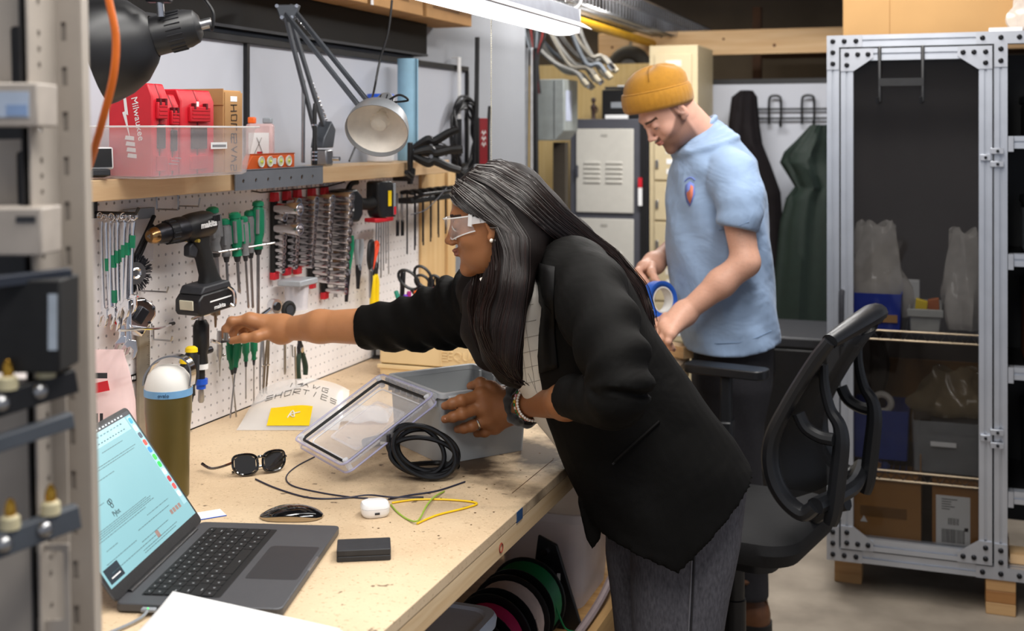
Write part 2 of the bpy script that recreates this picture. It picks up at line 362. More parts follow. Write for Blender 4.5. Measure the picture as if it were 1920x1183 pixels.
sep = N.new('ShaderNodeSeparateXYZ'); L.new(tc.outputs['Object'], sep.inputs[0])
def ramp(sock, a, b):
    mr = N.new('ShaderNodeMapRange'); mr.inputs[1].default_value = a; mr.inputs[2].default_value = b; L.new(sock, mr.inputs[0]); return mr.outputs[0]
mm = N.new('ShaderNodeMath'); mm.operation = 'MULTIPLY'; L.new(ramp(sep.outputs[0], .42, .70), mm.inputs[0]); L.new(ramp(sep.outputs[1], .84, 1.16), mm.inputs[1])
base = layer(base, '#2e1d0e', 9, .40, .60, .95, 7, mm.outputs[0])       # the oily worn patch at the front by the enclosure
L.new(base, bs.inputs['Base Color'])
t = thing('workbench', 'long particle board workbench with a worn stained front edge', 'workbench', (0, 1.10, 0))
part('tabletop', MB().box(0.002, .923, 0, 2.545, BZ - .019, BZ), BENCH, t, .0015)
part('front_rail', MB().box(.885, .922, 0, 2.54, BZ - .058, BZ - .0195), wood('rail_pine', '#c9a87c', '#dcc4a0', 1), t, .002)
part('back_rail', MB().box(.005, .04, 0, 2.54, BZ - .11, BZ - .02), PINE, t)
part('end_rail', MB().box(.04, .885, 2.50, 2.538, BZ - .10, BZ - .02), PINEX, t)
LS = .30
part('lower_shelf', MB().box(.03, .80, .02, 2.52, LS - .018, LS), wood('shelf_ply', '#8f6a3e', '#b08a58', 0), t)
part('shelf_rail', MB().box(.80, .838, .02, 2.52, LS - .09, LS - .002), wood('shelf_rail_pine', '#8f6c44', '#a98858', 1), t)
for x, y in ((.05, .02), (.05, 2.44), (.79, .02), (.79, 2.44)): part('leg', MB().box(x, x + .088, y, y + .088, 0, BZ - .06), PINEZ, t)
def bp(u, v, d=0.): return px(u, v, x=.9232)
a = px(974, 940, x=.923); part('tape_patch', MB().box(.9225, .9238, a.y - 1.10 - .016, a.y - 1.10 + .016, BZ - .021, BZ - .001), mat('tape_blue', '#22456e', .6), t, label='scrap of blue tape stuck on the front edge')
a = px(940, 1003, x=.923); part('stamp_mark', MB().torus((.9226, a.y - 1.10, BZ - .040), (1, 0, 0), .008, .0016, 12, 4), mat('stamp_red', '#8a3b2a', .7), t)
sc_ = MB()
for k in range(26):
    x = random.uniform(.70, .91); y = random.uniform(.75, 1.35); q = random.uniform(.0012, .0026)
    sc_.tube([(x, y, BZ + .0002), (x, y, BZ + .0005)], q, 6)
p0 = px(960, 925, z=BZ); p1 = px(1037, 862, z=BZ); sc_.bar(p0 - Vector((0, 1.1, -.0003)), p1 - Vector((0, 1.1, -.0003)), .0012, .0006)
part('gouge_marks', sc_, mat('gouge', '#54391e', .8), t, kind='stuff')
# ================================================================== things on and around the tool shelf
SZ = 1.4655
FROST = mat('frosted_plastic', '#f3eef2', .25, alpha=.20, var=.02)
# clear bin
t = thing('storage_bin', 'low clear plastic bin of red tool cases overhanging the tool shelf', 'bin', (.10, 2.145, SZ))
def loft(mb, z_r):   # rounded-rectangle shell: (z, half x, half y, radius)
    mb.rings([[(p[0], p[1], z) for p in rrect(-a, a, -b, b, r, 4)] for z, a, b, r in z_r], cap=False)
    return mb
m = loft(MB(), [(.0, .085, .162, .02), (.004, .092, .168, .024), (.10, .107, .182, .026), (.105, .113, .188, .028), (.103, .117, .191, .03)])
m.slab(rrect(-.085, .085, -.162, .162, .02), 0, .002)
part('tub', m, FROST, t, solid=.0012)
part('rim', MB().tube([(p[0], p[1], .105) for p in rrect(-.115, .115, -.189, .189, .03, 5)], .0022, 6, closed=True), mat('frosted_rim', '#ffffff', .3, alpha=.6), t)
part('label', MB().box(.1045, .1052, -.005, .055, .058, .072), PAPER, t)
s_ = MB(); s_.box(.1053, .1056, 0, .05, .062, .067); part('label_text', s_, mat('grey_print', '#8c8c90', .7), t)
s_ = MB()
for k in range(3): s_.bar((.09, -.13 + .01 * k, .03 + .006 * k), (.093, -.105 + .006 * k, .028 + .006 * k), .001, .0015)
part('moulded_mark', s_, mat('grey_print', '#8c8c90'), t)
def red_case(x0, x1, y0, y1, h, lab, logo):
    t = thing('tool_case', lab, 'tool case', ((x0 + x1) / 2, (y0 + y1) / 2, SZ + .004), group='red tool cases in the bin')
    a = (x1 - x0) / 2; b = (y1 - y0) / 2
    poly = [(-a, 0), (a, 0), (a, h * .86), (a - .012, h), (-a + .01, h), (-a, h - .01)]
    part('shell', MB().prism(poly, -b, -.002), RED, t, .003); part('shell', MB().prism(poly, .002, b), RED, t, .003)
    part('seam', MB().prism([(p[0] * .97, p[1] * .985 + .001) for p in poly], -.0021, .0021), mat('dark_red', '#7d1420', .5), t)
    part('handle', MB().box(a, a + .008, -b * .6, b * .6, h * .62, h * .80), RED, t, .002)
    sl = MB()
    for k in (-1, 1): sl.box(a - .0005, a + .009, k * b * .35 - .003, k * b * .35 + .003, h * .86 - .02, h * .86 - .004)
    part('vent_slot', sl, mat('slot_red', '#5c0f17', .6), t)
    rb = MB()
    for k in range(3): rb.box(a + .0078, a + .0092, -b * .5, b * .5, h * (.66 + .045 * k), h * (.66 + .045 * k) + .003)
    part('grip_ribs', rb, RED, t)
    la = MB().box(a, a + .006, -b * .45, b * .45, h * .30, h * .56); part('latch', la, BLACKP, t, .002)
    part('foot', MB().box(a, a + .004, -b * .5, b * .5, h * .06, h * .22), RED, t, .001)
    if logo:
        text('lettering', logo, .021, WINK, t, (a * .35, -b - .0006, h * .62), (R(90), R(78), 0))
        z = MB().prism([(-.016, h * .86), (-.010, h * .86), (-.004, h * .66), (-.009, h * .67), (.0, h * .42), (-.018, h * .69), (-.012, h * .70)], -b - .0014, -b - .0004)
        part('lightning_mark', z, WINK, t)
        em = MB(); [em.prism([(-.012 + .002 * k, .075 - .012 * k), (.010 + .002 * k, .073 - .012 * k), (.010 + .002 * k, .081 - .012 * k), (-.010 + .002 * k, .083 - .012 * k)], -b - .0012, -b) for k in range(4)]; part('embossed_panel', em, WINK, t, label='pale raised emblem', kind='stuff')
    return t
red_case(.066, .172, 1.985, 2.037, .188, 'tallest red case with white lettering at the left of the bin', 'Milwaukee')
red_case(.08, .166, 2.041, 2.082, .168, 'slim red case wedged in the middle of the bin', None)
t = red_case(.04, .164, 2.092, 2.212, .180, 'wide red case with rounded top and white sticker beside the carton', None)
part('sticker', MB().box(.0612, .0618, -.01, .004, .115, .155), PAPER, t)
t = thing('hole_saw_carton', 'tall brown carton lettered HOLE SAWS standing in the clear bin', 'box', (.074, 2.283, SZ + .004))
part('body', MB().box(-.09, .09, -.035, .035, 0, .183), CARD, t, .002)
part('flap', MB().box(-.088, .0905, -.0375, -.0352, .15, .186), CARD, t); part('flap', MB().box(.0902, .0925, -.033, .036, .0, .178), CARD, t)
part('hand_slot', MB().box(-.03, .02, -.012, .012, .1825, .1836), INK, t)
s_ = MB(); scrawl(s_, 'HOLE', .022, (.0932, .012, .150), (0, 0, -1), (0, -1, 0), .0011, 1.55); scrawl(s_, 'SAWS', .022, (.0932, .012, .078), (0, 0, -1), (0, -1, 0), .0011, 1.5)
s_.v = [(p[0], p[1] * 1.0 + .0, p[2]) for p in s_.v]
part('lettering', s_, INK, t); part('tag', MB().box(.0926, .0932, -.012, .014, .158, .170), PAPER, t)
# blister pack, level
a = px(488, 285, x=.02)
t = thing('bit_pack', 'clear red edged hardware pack with white card behind the orange level', 'package', (.02, a.y, SZ), (0, 0, HEAD))
part('case', MB().box(-.034, .034, -.018, .018, 0, .115), mat('pink_clear', '#f4c9c4', .2, alpha=.45), t, .006)
part('card', MB().box(-.026, .026, -.019, -.0185, .018, .092), PAPER, t); part('cap', MB().box(-.03, -.012, -.012, .012, .1155, .132), ORANGE, t, .003); part('cap', MB().box(.008, .03, -.012, .012, .1155, .130), GREYP, t, .003)
s_ = MB(); s_.bar((-.012, -.0198, .035), (.008, -.0198, .08), .003, .001); s_.bar((.012, -.0198, .035), (-.004, -.0198, .08), .003, .001); part('printed_tool', s_, STEEL, t)
part('red_print', MB().box(-.004, .010, -.0198, -.0192, .034, .044), RED, t); part('price_strip', MB().box(-.004, .03, -.0196, -.019, .014, .024), DARKP, t)
t = thing('torpedo_level', 'orange torpedo level with four round vials lying on the shelf', 'level', (.066, 2.595, SZ + .001), WALL)
part('body', MB().prism([(-.11, 0), (.11, 0), (.11, .036), (-.09, .036), (-.11, .012)], -.010, .012), ORANGE, t, .002)
part('rail', MB().box(-.085, .11, -.0105, .0125, .0362, .039), mat('orange_rail', '#c9541a', .4, .3), t)
for k, x in enumerate((-.055, -.015, .035, .075)):
    v = part('vial', MB().cyl((x, -.0106, .019), (x, -.0136, .019), .0125, n=18), mat('vial_green', '#e4e6b0', .15), t)
    part('vial_ring', MB().torus((x, -.0138, .019), (0, 1, 0), .0125, .0016, 18, 6), WINK, v); part('bubble', MB().ball((x + .002, -.0142, .019), (.006, .0015, .0035)), mat('bubble_yellow', '#dfe34e', .2), v)
part('plate', MB().box(.004, .018, -.0112, -.0106, .012, .027), WINK, t)
# white bottle with blue lid, blue roll
t = thing('jar', 'white plastic bottle with wide blue lid standing behind the grey lamp', 'bottle', (.0, 3.36, SZ))
part('body', MB().lathe([(.0, 0), (.040, 0), (.043, .004), (.043, .16), (.036, .182), (.034, .19), (.0, .19)], 24), mat('bottle_white', '#eef0f4', .35), t)
part('lid', MB().lathe([(.0, .185), (.042, .185), (.044, .19), (.044, .208), (.041, .213), (0, .213)], 28), BLUE, t)
part('label', MB().lathe([(.0435, .05), (.0437, .05), (.0437, .13), (.0435, .13)], 24, cap=False), mat('label_pale', '#d9dce6', .6), t); part('red_mark', MB().box(.0425, .0442, -.012, .004, .10, .125), RED, t)
t = thing('foam_roll', 'tall pale blue foam roll standing on the tool shelf', 'roll', (.002, 3.555, SZ))
sp = [((.036 - .0009 * a) * math.cos(a), (.036 - .0009 * a) * math.sin(a)) for a in np.linspace(0, 14, 90)]; ins = [((.0335 - .0009 * a) * math.cos(a), (.0335 - .0009 * a) * math.sin(a)) for a in np.linspace(0, 14, 90)]
part('foam', MB().slab(sp + ins[::-1], 0, .335), mat('foam_blue', '#8fb6cc', .8, var=.06, bump=.1, bscale=60), t, sharp=50)
part('seam', MB().box(.0345, .0366, -.012, -.0095, 0, .335), mat('seam_blue', '#56788c', .8), t)
# small screen at the left end of the shelf
t = thing('small_display', 'small dark handheld display with white rim at the near end of shelf', 'display', px(184, 318, x=.08), (R(-8), 0, R(55))); part('body', MB().box(-.03, .03, -.006, .006, 0, .045), WINK, t, .004); part('screen', MB().box(-.026, .026, -.007, -.0062, .004, .041), BLACKP, t); part('foot', MB().box(-.02, .02, -.015, .02, -.014, -.001), DARKP, t, .002)
# ------------------------------------------------------------------ grey articulated lamp
LG = mat('lamp_grey', '#8b8e92', .38, .35, var=.05); ARM = mat('arm_grey', '#565a60', .4, .4)
t = thing('desk_lamp', 'grey articulated desk lamp with open metal shade clamped to the shelf', 'lamp', (0, 0, 0))
B = Vector((.045, 2.905, SZ + .05)); E = px(540, 18, Y=3.12); Hh = px(690, 205, Y=2.93); side = Vector((.0, .022, 0))
part('clamp', MB().box(.02, .07, 2.885, 2.925, SZ + .001, SZ + .045), STEEL, t, .004); part('clamp_screw', MB().cyl((.08, 2.905, SZ + .02), (.10, 2.905, SZ + .02), .006), CHROME, t)
part('swivel_bracket', MB().prism([(-.03, 0), (.03, .0), (.045, .05), (.02, .075), (-.02, .03)], -.02, .02, Matrix.Translation(B) @ Matrix.Rotation(R(90), 4, 'Z')), ARM, t, .003)
for s in (-1, 1):
    part('lower_arm', MB().bar(B + side * s * .9 + Vector((0, .01 * s, .03)), E + side * s * .55 + Vector((0, .0, -.02)), .009, .012), ARM, t, .001)
    part('upper_arm', MB().bar(E + Vector((.0, .012 * s, .012 * s)), Hh + Vector((0, .01 * s, .014 * s)), .009, .011), ARM, t, .001)
spr = lambda a, b, n: [Vector(a).lerp(Vector(b), i / n) + Vector((.004 * math.cos(i * 1.9), .004 * math.sin(i * 1.9), 0)) for i in range(n + 1)]
part('spring', MB().tube(spr(B + Vector((0, .03, .07)), B.lerp(E, .5) + Vector((0, .012, .02)), 120), .0016, 4), CHROME, t); part('spring', MB().tube(spr(E + Vector((0, .01, .0)), E.lerp(Hh, .45) + Vector((0, .014, .01)), 120), .0016, 4), CHROME, t)
part('stem_rod', MB().cyl(px(568, 305, Y=3.2), px(569, 150, Y=3.2), .0055, n=10), STEEL, t)
el = part('elbow_plate', MB().prism([(-.032, .012), (.032, .012), (.018, -.028), (-.018, -.028)], -.014, .014, Matrix.Translation(E) @ Matrix.Rotation(HEAD, 4, 'Z')), ARM, t, .003)
for a, b in ((-.026, .008), (.026, .008), (-.013, -.022), (.013, -.022)): part('bolt', MB().cyl(E + RT * a + FW * -.018 + Vector((0, 0, b)), E + RT * a + FW * -.012 + Vector((0, 0, b)), .005, n=10), CHROME, el)
ax = (px(716, 268, Y=2.84) - px(724, 190, Y=2.93)).normalized(); ax = (ax + FW * -.35 - RT * .12).normalized()
S0 = px(724, 190, Y=2.93); Mx = Matrix.Translation(S0) @ ax.to_track_quat('Z', 'Y').to_matrix().to_4x4()
part('shade', MB().lathe([(.026, .03), (.030, .038), (.05, .055), (.068, .08), (.075, .105), (.077, .125), (.0755, .125), (.0735, .105), (.0665, .082), (.049, .058), (.028, .042), (.024, .034)], 40, Mx, cap=False), LG, t)
part('shade_lining', MB().lathe([(.0765, .1245), (.073, .105), (.066, .0825), (.0485, .0585), (.02, .0445), (.0, .044)], 40, Mx, cap=False), mat('lamp_lining', '#efe8dd', .5), t)
nk = part('socket_housing', MB().lathe([(.0, -.018), (.016, -.016), (.022, -.006), (.0255, .005), (.0265, .035), (.02, .04)], 28, Mx), LG, t)
for k in range(10):
    a = 2 * PI * k / 10; part('vent_slot', MB().bar(Mx @ Vector((.0258 * math.cos(a), .0258 * math.sin(a), .006)), Mx @ Vector((.0264 * math.cos(a), .0264 * math.sin(a), .026)), .003, .002), INK, nk)
part('bulb', MB().lathe([(.0, .105), (.018, .10), (.024, .085), (.018, .066), (.010, .052), (.010, .045)], 20, Mx), mat('bulb_glass', '#f4efe4', .1, alpha=.5), t)
part('joint_fork', MB().bar(Hh, S0 + ax * .02, .014, .012), STEEL, t, .002); part('joint_knob', MB().cyl(Hh + FW * -.02, Hh + FW * .02, .012), ARM, t)
part('cord', MB().tube([Hh + Vector((0, 0, .01)), px(735, 192, Y=2.9), px(765, 188, Y=2.88), px(748, 178, Y=2.88), px(725, 190, Y=2.9)], .0028, 6, smooth=6), BLACKP, t)
c_ = [px(735, 0, Y=3.3), px(728, 60, Y=3.3), px(712, 115, Y=3.3), px(700, 175, Y=3.3), px(690, 200, x=.02), px(672, 260, x=.0), px(655, 302, x=.02)]
solo('loose_cable', MB().tube(c_, .0032, 6, smooth=6), BLACKP, 'thin black cord dangling in front of the black cabinet and whiteboard', 'cable')
t = thing('marker_wand', 'slim black wand with silver rings standing by the grey lamp clamp', 'tool', px(590, 309, x=.075))
part('barrel', MB().lathe([(0, 0), (.0075, 0), (.0075, .05), (.006, .055), (.006, .15), (.004, .165), (0, .166)], 14), BLACKP, t)
for z in (.012, .022, .032, .105): part('ring', MB().lathe([(.0078, z), (.0084, z), (.0084, z + .004), (.0078, z + .004)], 14, cap=False), CHROME, t)
# spring clamps at the end of the shelf
def spring_clamp(loc, rot, lab):
    t = thing('spring_clamp', lab, 'clamp', loc, rot, 'black spring clamps on the shelf end')
    for s in (-1, 1):
        part('jaw_arm', MB().tube([(-.07, 0, s * .004), (-.02, 0, s * .020), (.0, 0, s * .012), (.05, 0, s * .028), (.085, 0, s * .034)], [.008, .013, .012, .011, .009], 8, smooth=5, flat=1.2), BLACKP, t)
        part('pad', MB().box(-.085, -.066, -.009, .009, s * .006 - .005, s * .006 + .005), RUBBER, t, .002)
    part('pivot', MB().cyl((-.012, -.015, 0), (-.012, .015, 0), .006, n=12), STEEL, t); part('coil', MB().torus((-.004, 0, 0), (0, 1, 0), .008, .002, 14, 5), CHROME, t)
spring_clamp(px(815, 272, Y=3.80), (0, R(-12), R(25)), 'black spring clamp at the shelf end, the upper one'); spring_clamp(px(815, 294, Y=3.72), (0, R(6), R(28)), 'black spring clamp at the shelf end, the lower one')
t = thing('bar_clamp', 'black bar clamp gripping the shelf edge below the blue roll', 'clamp', px(769, 300, x=.105), (0, 0, R(90)))
part('bar', MB().box(-.010, .010, -.006, .006, -.075, .055), BLACKP, t, .002); part('jaw', MB().box(-.014, .014, -.008, .055, -.066, -.050), BLACKP, t, .004); part('trigger', MB().tube([(0, -.01, -.03), (-.03, -.02, -.05), (-.07, -.02, -.035)], .008, 8, smooth=5), BLACKP, t)
solo('power_cable', MB().tube([px(808, 283, x=.03), px(822, 268, x=.03), px(838, 275, x=.04), px(837, 292, x=.05)], .003, 6, smooth=6), BLACKP, 'short black cable with a plug end on the shelf end', 'cable')
# things at the end of the whiteboard
t = thing('cable_coil', 'coil of black cable hanging from a white hook on the whiteboard end', 'cable', px(868, 225, x=-.04))
for k in range(6):
    part('loop', MB().tube([(random.uniform(-.008, .02), .115 * math.sin(a) * random.uniform(.85, 1.05), -.05 + .14 * math.cos(a) * (1 + .04 * k / 6) - .01 * k) for a in np.linspace(0, 2 * PI, 14)[:-1]], .0055, 6, smooth=3, closed=True), BLACKP, t)
t = thing('over_door_hook', 'white metal hook over the top of the whiteboard frame', 'hook', px(861, 124, x=-.055)); part('strap', MB().box(-.003, .003, -.012, .012, -.20, .03), WINK, t, .001); part('lip', MB().box(-.03, .003, -.012, .012, .03, .034), WINK, t); part('cable_end', MB().cyl((0, 0, -.20), (0, 0, -.34), .010, n=10), BLACKP, t)
solo('long_rod', MB().cyl(px(892, 308, x=.0), px(895, 70, x=.0), .009, n=10), BLACKP, 'tall black rod leaning upright past the end of the whiteboard', 'rod')
t = thing('box_level', 'upright red and black box level standing next to the black rod', 'level', px(907, 306, x=.03), (0, 0, HEAD))
part('body', MB().box(-.018, .018, -.01, .012, -.35, .17), mat('level_red', '#8e1420', .4), t, .003)
for x in (-.0195, .0195): part('edge', MB().box(x - .004, x + .004, -.012, .014, -.35, .172), BLACKP, t)
for k in range(3): part('emblem', MB().prism([(-.010, .11 - .022 * k), (-.004, .126 - .022 * k), (.0, .113 - .022 * k), (.006, .126 - .022 * k), (.010, .11 - .022 * k), (.006, .117 - .022 * k), (.0, .105 - .022 * k), (-.005, .117 - .022 * k)], -.0112, -.0102), WINK, t)
solo('short_rod', MB().cyl(px(912, 300, x=.02), px(918, 200, x=.0), .007, n=8), BLACKP, 'short thin black rod leaning behind the red box level', 'rod')
# ------------------------------------------------------------------ big black lamp in the foreground, orange cable
t = thing('work_lamp', 'large matt black work lamp with slotted neck hanging over the clear bin', 'lamp')
C0 = px(192, 92, Y=2.0); ax = (-RT * .95 - Vector((0, 0, 1)) * .25 - FW * .12).normalized(); Mx = Matrix.Translation(C0) @ ax.to_track_quat('Z', 'Y').to_matrix().to_4x4()
LB = mat('lamp_black', '#1c1c1e', .42, var=.12, scale=30, spec=.6)
part('shade', MB().lathe([(.036, -.088), (.046, -.082), (.070, -.060), (.085, -.030), (.0925, .0), (.0935, .01), (.092, .01), (.090, .0), (.083, -.03), (.068, -.058), (.044, -.078)], 48, Mx, cap=False), LB, t)
part('shade_lining', MB().lathe([(.0915, .009), (.089, .0), (.082, -.03), (.067, -.057), (.03, -.078), (0, -.08)], 40, Mx, cap=False), mat('lamp_lining', '#efe8dd'), t)
nk = part('neck', MB().lathe([(.0, -.168), (.018, -.167), (.028, -.160), (.033, -.145), (.034, -.088)], 36, Mx), LB, t)
for k in range(22):
    a = 2 * PI * k / 22; part('vent_slot', MB().bar(Mx @ Vector((.0338 * math.cos(a), .0338 * math.sin(a), -.112)), Mx @ Vector((.0338 * math.cos(a), .0338 * math.sin(a), -.138)), .0028, .0012, up=ax.orthogonal()), INK, nk)
part('swivel_pin', MB().cyl(Mx @ Vector((0, 0, -.166)), Mx @ Vector((0, 0, -.186)), .009, n=12), STEEL, t)
J = px(302, 32, Y=1.98); part('yoke_post', MB().cyl(J, px(298, -15, Y=1.98), .0065, n=12), CHROME, t)
part('yoke', MB().box(-.02, .02, -.012, .012, -.006, .006, Matrix.Translation(px(298, -2, Y=1.98)) @ Matrix.Rotation(HEAD, 4, 'Z')), DSTEEL, t, .003)
for k in (-1, 1): part('arm', MB().bar(px(298, -8, Y=1.98) + RT * .012 * k, Vector((.02, 1.15, 1.95 + .012 * k)), .012, .012), DSTEEL, t)
part('arm_post', MB().bar((.02, 1.15, 1.97), (.02, 1.15, SZ), .014, .014), DSTEEL, t); part('clamp', MB().box(-.01, .05, 1.12, 1.18, SZ + .001, SZ + .03), DSTEEL, t)
part('cord', MB().tube([Mx @ Vector((0, 0, -.185)), px(398, 55, Y=2.0), px(400, 25, Y=2.0), px(385, 0, Y=2.0), px(360, -30, Y=1.98)], .003, 6, smooth=6), BLACKP, t)
solo('orange_cable', MB().tube([px(195, -40, Y=1.45), px(206, 10, Y=1.45), px(217, 70, Y=1.45), px(213, 140, Y=1.45), px(195, 215, Y=1.46), px(178, 275, Y=1.48), px(160, 330, Y=1.50), px(120, 420, Y=1.5)], .0048, 8, smooth=8), mat('cable_orange', '#c9641f', .4), 'orange cable hanging in front of the big black lamp', 'cable')
# ------------------------------------------------------------------ tube light
LED = mat('led_diffuser', '#ffffff', .4, emit=2.4, var=.01)
t = thing('tube_light', 'long white hanging tube light over the workbench with a pull chain', 'light')
e0 = px(1058, 64, Y=3.55); FX, FZ = e0.x, e0.z; y0, y1 = 1.75, e0.y
body = [(-.045, .075), (.045, .075), (.052, .03), (.052, .018), (-.052, .018), (-.052, .03)]
part('housing', MB().prism(body, y0, y1, Matrix.Translation((FX, 0, FZ))), mat('fixture_white', '#8d919c', .4), t, .002)
part('diffuser', MB().prism([(-.05, .0175), (.05, .0175), (.042, .004), (.02, -.004), (-.02, -.004), (-.042, .004)], y0 + .01, y1 - .004, Matrix.Translation((FX, 0, FZ))), LED, t)
part('reflector_wing', MB().prism([(.052, .03), (.054, .032), (.085, .012), (.083, .010)], y0, y1 + .01, Matrix.Translation((FX, 0, FZ))), WHITE, t)
part('end_cap', MB().box(FX - .05, FX + .05, y1, y1 + .006, FZ + .0, FZ + .074), WHITE, t, .002)
ch = MB()
a = px(1055, 20, Y=3.45)
for k in range(38): ch.torus((a.x, a.y, FZ + .085 + .018 * k), (1, 0, 0) if k % 2 else (0, 1, 0), .008, .0015, 10, 5, 1.3)
part('hanging_chain', ch, STEEL, t)
part('power_lead', MB().tube([(FX + .03, y1 - .02, FZ + .07), (FX + .045, y1 + .02, FZ + .10), (FX + .04, y1 + .03, FZ + .2), (FX + .02, y1, FZ + .5)], .005, 6, smooth=6), WHITE, t)
q = px(921, 40, x=FX + .02); bd = MB()
for k in range(150): bd.ball((q.x, q.y, FZ + .002 - .0045 * k), .0019, 6, 4)
part('pull_chain', bd, mat('chain_ivory', '#d8d3c0', .3, .5), t)
# ================================================================== tools hanging on the pegboard (local frame: x right along wall, z up, -y out)
def wl(u, v, d=.03): return px(u, v, x=d)
def hook(u, v, ln=.05, up=.012, lab=None, rise=.03):
    p = wl(u, v, .0); t = MB().tube([(0, .004, rise), (0, -.004, rise), (0, -.005, 0), (0, -ln, 0), (0, -ln - .004, up)], .0022, 6)
    return solo('peg_hook', t, STEEL, lab, 'hook', loc=(.001, p.y, p.z), rot=WALL)
# combination wrenches on one long hook
def wrench(ln, w, bands):
    t = thing('combination_wrench', '', 'wrench', group='combination wrenches')
    sh = MB(); n = 10
    sh.rings([[(p[0], p[1], z) for p in rrect(-w * a, w * a, -.0024, .0024, .002, 2)] for z, a in ((-.012, .62), (-.03, .42), (-ln * .5, .36), (-ln + .035, .45), (-ln + .02, .6))])
    part('shaft', sh, CHROME, t)
    o_ = [(w * .95 * math.cos(2 * PI * k / 16), w * .95 * math.sin(2 * PI * k / 16)) for k in range(16)]; i_ = [(w * .60 * math.cos(2 * PI * k / 16), w * .60 * math.sin(2 * PI * k / 16)) for k in range(16)]
    part('ring_end', MB().frame(o_, i_, -.0036, .0036, Matrix.Rotation(R(90), 4, 'X')), CHROME, t, .001)
    W = w * 1.25; z = -ln
    jaw = [(-W * .5, .025), (W * .5, .025), (W * 1.0, .006), (W * .95, -.008), (W * .55, -.016), (W * .5, .004), (0, .010), (-W * .5, .004), (-W * .55, -.016), (-W * .95, -.008), (-W, .006)]
    part('open_jaw', MB().prism([(a * math.cos(.26) - b * math.sin(.26), z + a * math.sin(.26) + b * math.cos(.26)) for a, b in jaw], -.0032, .0032), CHROME, t, .001)
    for zb in bands: part('tape_band', MB().box(-w * .47, w * .47, -.0030, .0030, zb - .013, zb + .013), GREEN, t, label='green tape band')
    return t
WX = .018; wy = 2.02; wz = 1.386
spec = [(.215, .0085, ()), (.205, .008, (-.10,)), (.212, .0085, ()), (.222, .0095, (-.092, -.165)), (.20, .0085, (-.085,)), (.208, .009, (-.08,)), (.20, .009, (-.072,)), (.192, .0095, (-.065,)), (.185, .010, (-.052,))]
pos = ['nearest the wall', 'second out from the wall, one green band', 'third out from the wall, no band', 'with two green bands', 'fifth out from the wall', 'sixth out from the wall', 'seventh out from the wall', 'second from the outer end', 'outermost at the front of the hook']
for i, (ln, w, bd) in enumerate(spec):
    t = wrench(ln, w, bd); t.location = (WX + .0098 * i, wy + .002 * (i % 3), wz - .002 * (i % 2)); t.rotation_euler = (R(random.uniform(-2, 2)), R(1.5 * (4 - i) * .4), R(90 + 90 + random.uniform(-12, 12)))
    t['label'] = 'chrome combination wrench on the long hook, ' + pos[i]
for i, (dx, dy, ln) in enumerate(((.060, .016, .262), (.080, .012, .268))):
    t = wrench(ln, .013, ()); t.location = (dx, wy + dy, wz - .012); t.rotation_euler = (0, 0, R(205 + 8 * i)); t['label'] = 'long chrome combination wrench hanging below the others, %s of two' % ('inner' if i == 0 else 'outer')
t = thing('long_hook', 'long black double hook holding the row of chrome wrenches', 'hook', (.001, wy, wz + .006)); part('rod', MB().tube([(0, 0, .02), (.004, 0, 0), (.105, 0, 0), (.112, 0, .012)], .0035, 8), BLACKP, t); part('back_plate', MB().box(0, .003, -.008, .008, -.012, .024), BLACKP, t)
t = thing('hang_tray', 'pale clear plastic hang pack with dark needle tools beside the wrenches', 'package', wl(256, 440, .012), WALL)
part('sleeve', MB().box(-.045, .045, -.012, .0, -.062, .058), mat('pack_clear', '#e9e6ec', .15, alpha=.38), t, .003); part('header', MB().box(-.046, .046, -.014, .001, .034, .058), GREYP, t, .002)
for a, b in (((-.03, -.046), (.035, .04)), ((-.018, -.052), (.03, .02))): part('needle_tool', MB().bar((a[0], -.018, a[1]), (b[0], -.02, b[1]), .008, .006), BLACKP, t, .001)
t = thing('wire_brush', 'round wire wheel brush with steel hub hanging beside the wrenches', 'brush', wl(252, 512, .035), (0, 0, R(68)))
part('hub', MB().cyl((0, .004, 0), (0, -.006, 0), .024, n=24), STEEL, t); part('arbor_ring', MB().torus((0, -.007, 0), (0, 1, 0), .010, .003, 18, 6), CHROME, t)
wb = MB()
for k in range(240):
    a = random.uniform(0, 2 * PI); r1 = random.uniform(.037, .043); o_ = random.uniform(-.004, .004); b = a + random.uniform(-.12, .12)
    wb.bar((.022 * math.cos(a), o_, .022 * math.sin(a)), (r1 * math.cos(b), o_ * 1.4, r1 * math.sin(b)), .0012, .0012)
part('wire_bristles', wb, DSTEEL, t, kind='stuff')
t = thing('tape_measure', 'chrome and red tape measure clipped on a hook below the wire wheel', 'tape measure', wl(254, 590, .05), (0, R(38), R(68)))
part('case', MB().prism([(-.034, -.022), (-.026, -.034), (.034, -.034), (.034, .02), (.022, .036), (-.012, .036), (-.034, .02)], -.018, .012), CHROME, t, .005)
part('back_shell', MB().prism([(-.036, -.022), (-.028, -.036), (.02, -.036), (.02, .038), (-.014, .038), (-.036, .022)], .0125, .022), RED, t, .003)
part('belt_clip', MB().prism([(-.012, -.016), (.012, -.016), (.012, .018), (-.012, .018)], -.026, -.0185), DSTEEL, t, .003)
for a, b in ((-.026, -.026), (-.026, .018), (.026, -.026), (.018, .028), (-.01, .03), (.028, 0)): part('screw', MB().cyl((a, -.0185, b), (a, -.0205, b), .0028, n=10), DSTEEL, t)
part('hook_tip', MB().box(-.006, .006, -.012, -.011, -.048, -.034), STEEL, t)
hook(290, 392, .06, .02, 'steel peg hook at the chuck end of the black drill'); hook(330, 386, .06, .02, 'steel peg hook over the body of the black drill'); hook(262, 545, .07, .012, 'steel peg hook above the tape measure'); hook(284, 636, .05, .01, 'steel peg hook beside the steel rule'); hook(545, 668, .04, .01, 'peg hook on the bare pegboard right of the small pliers')
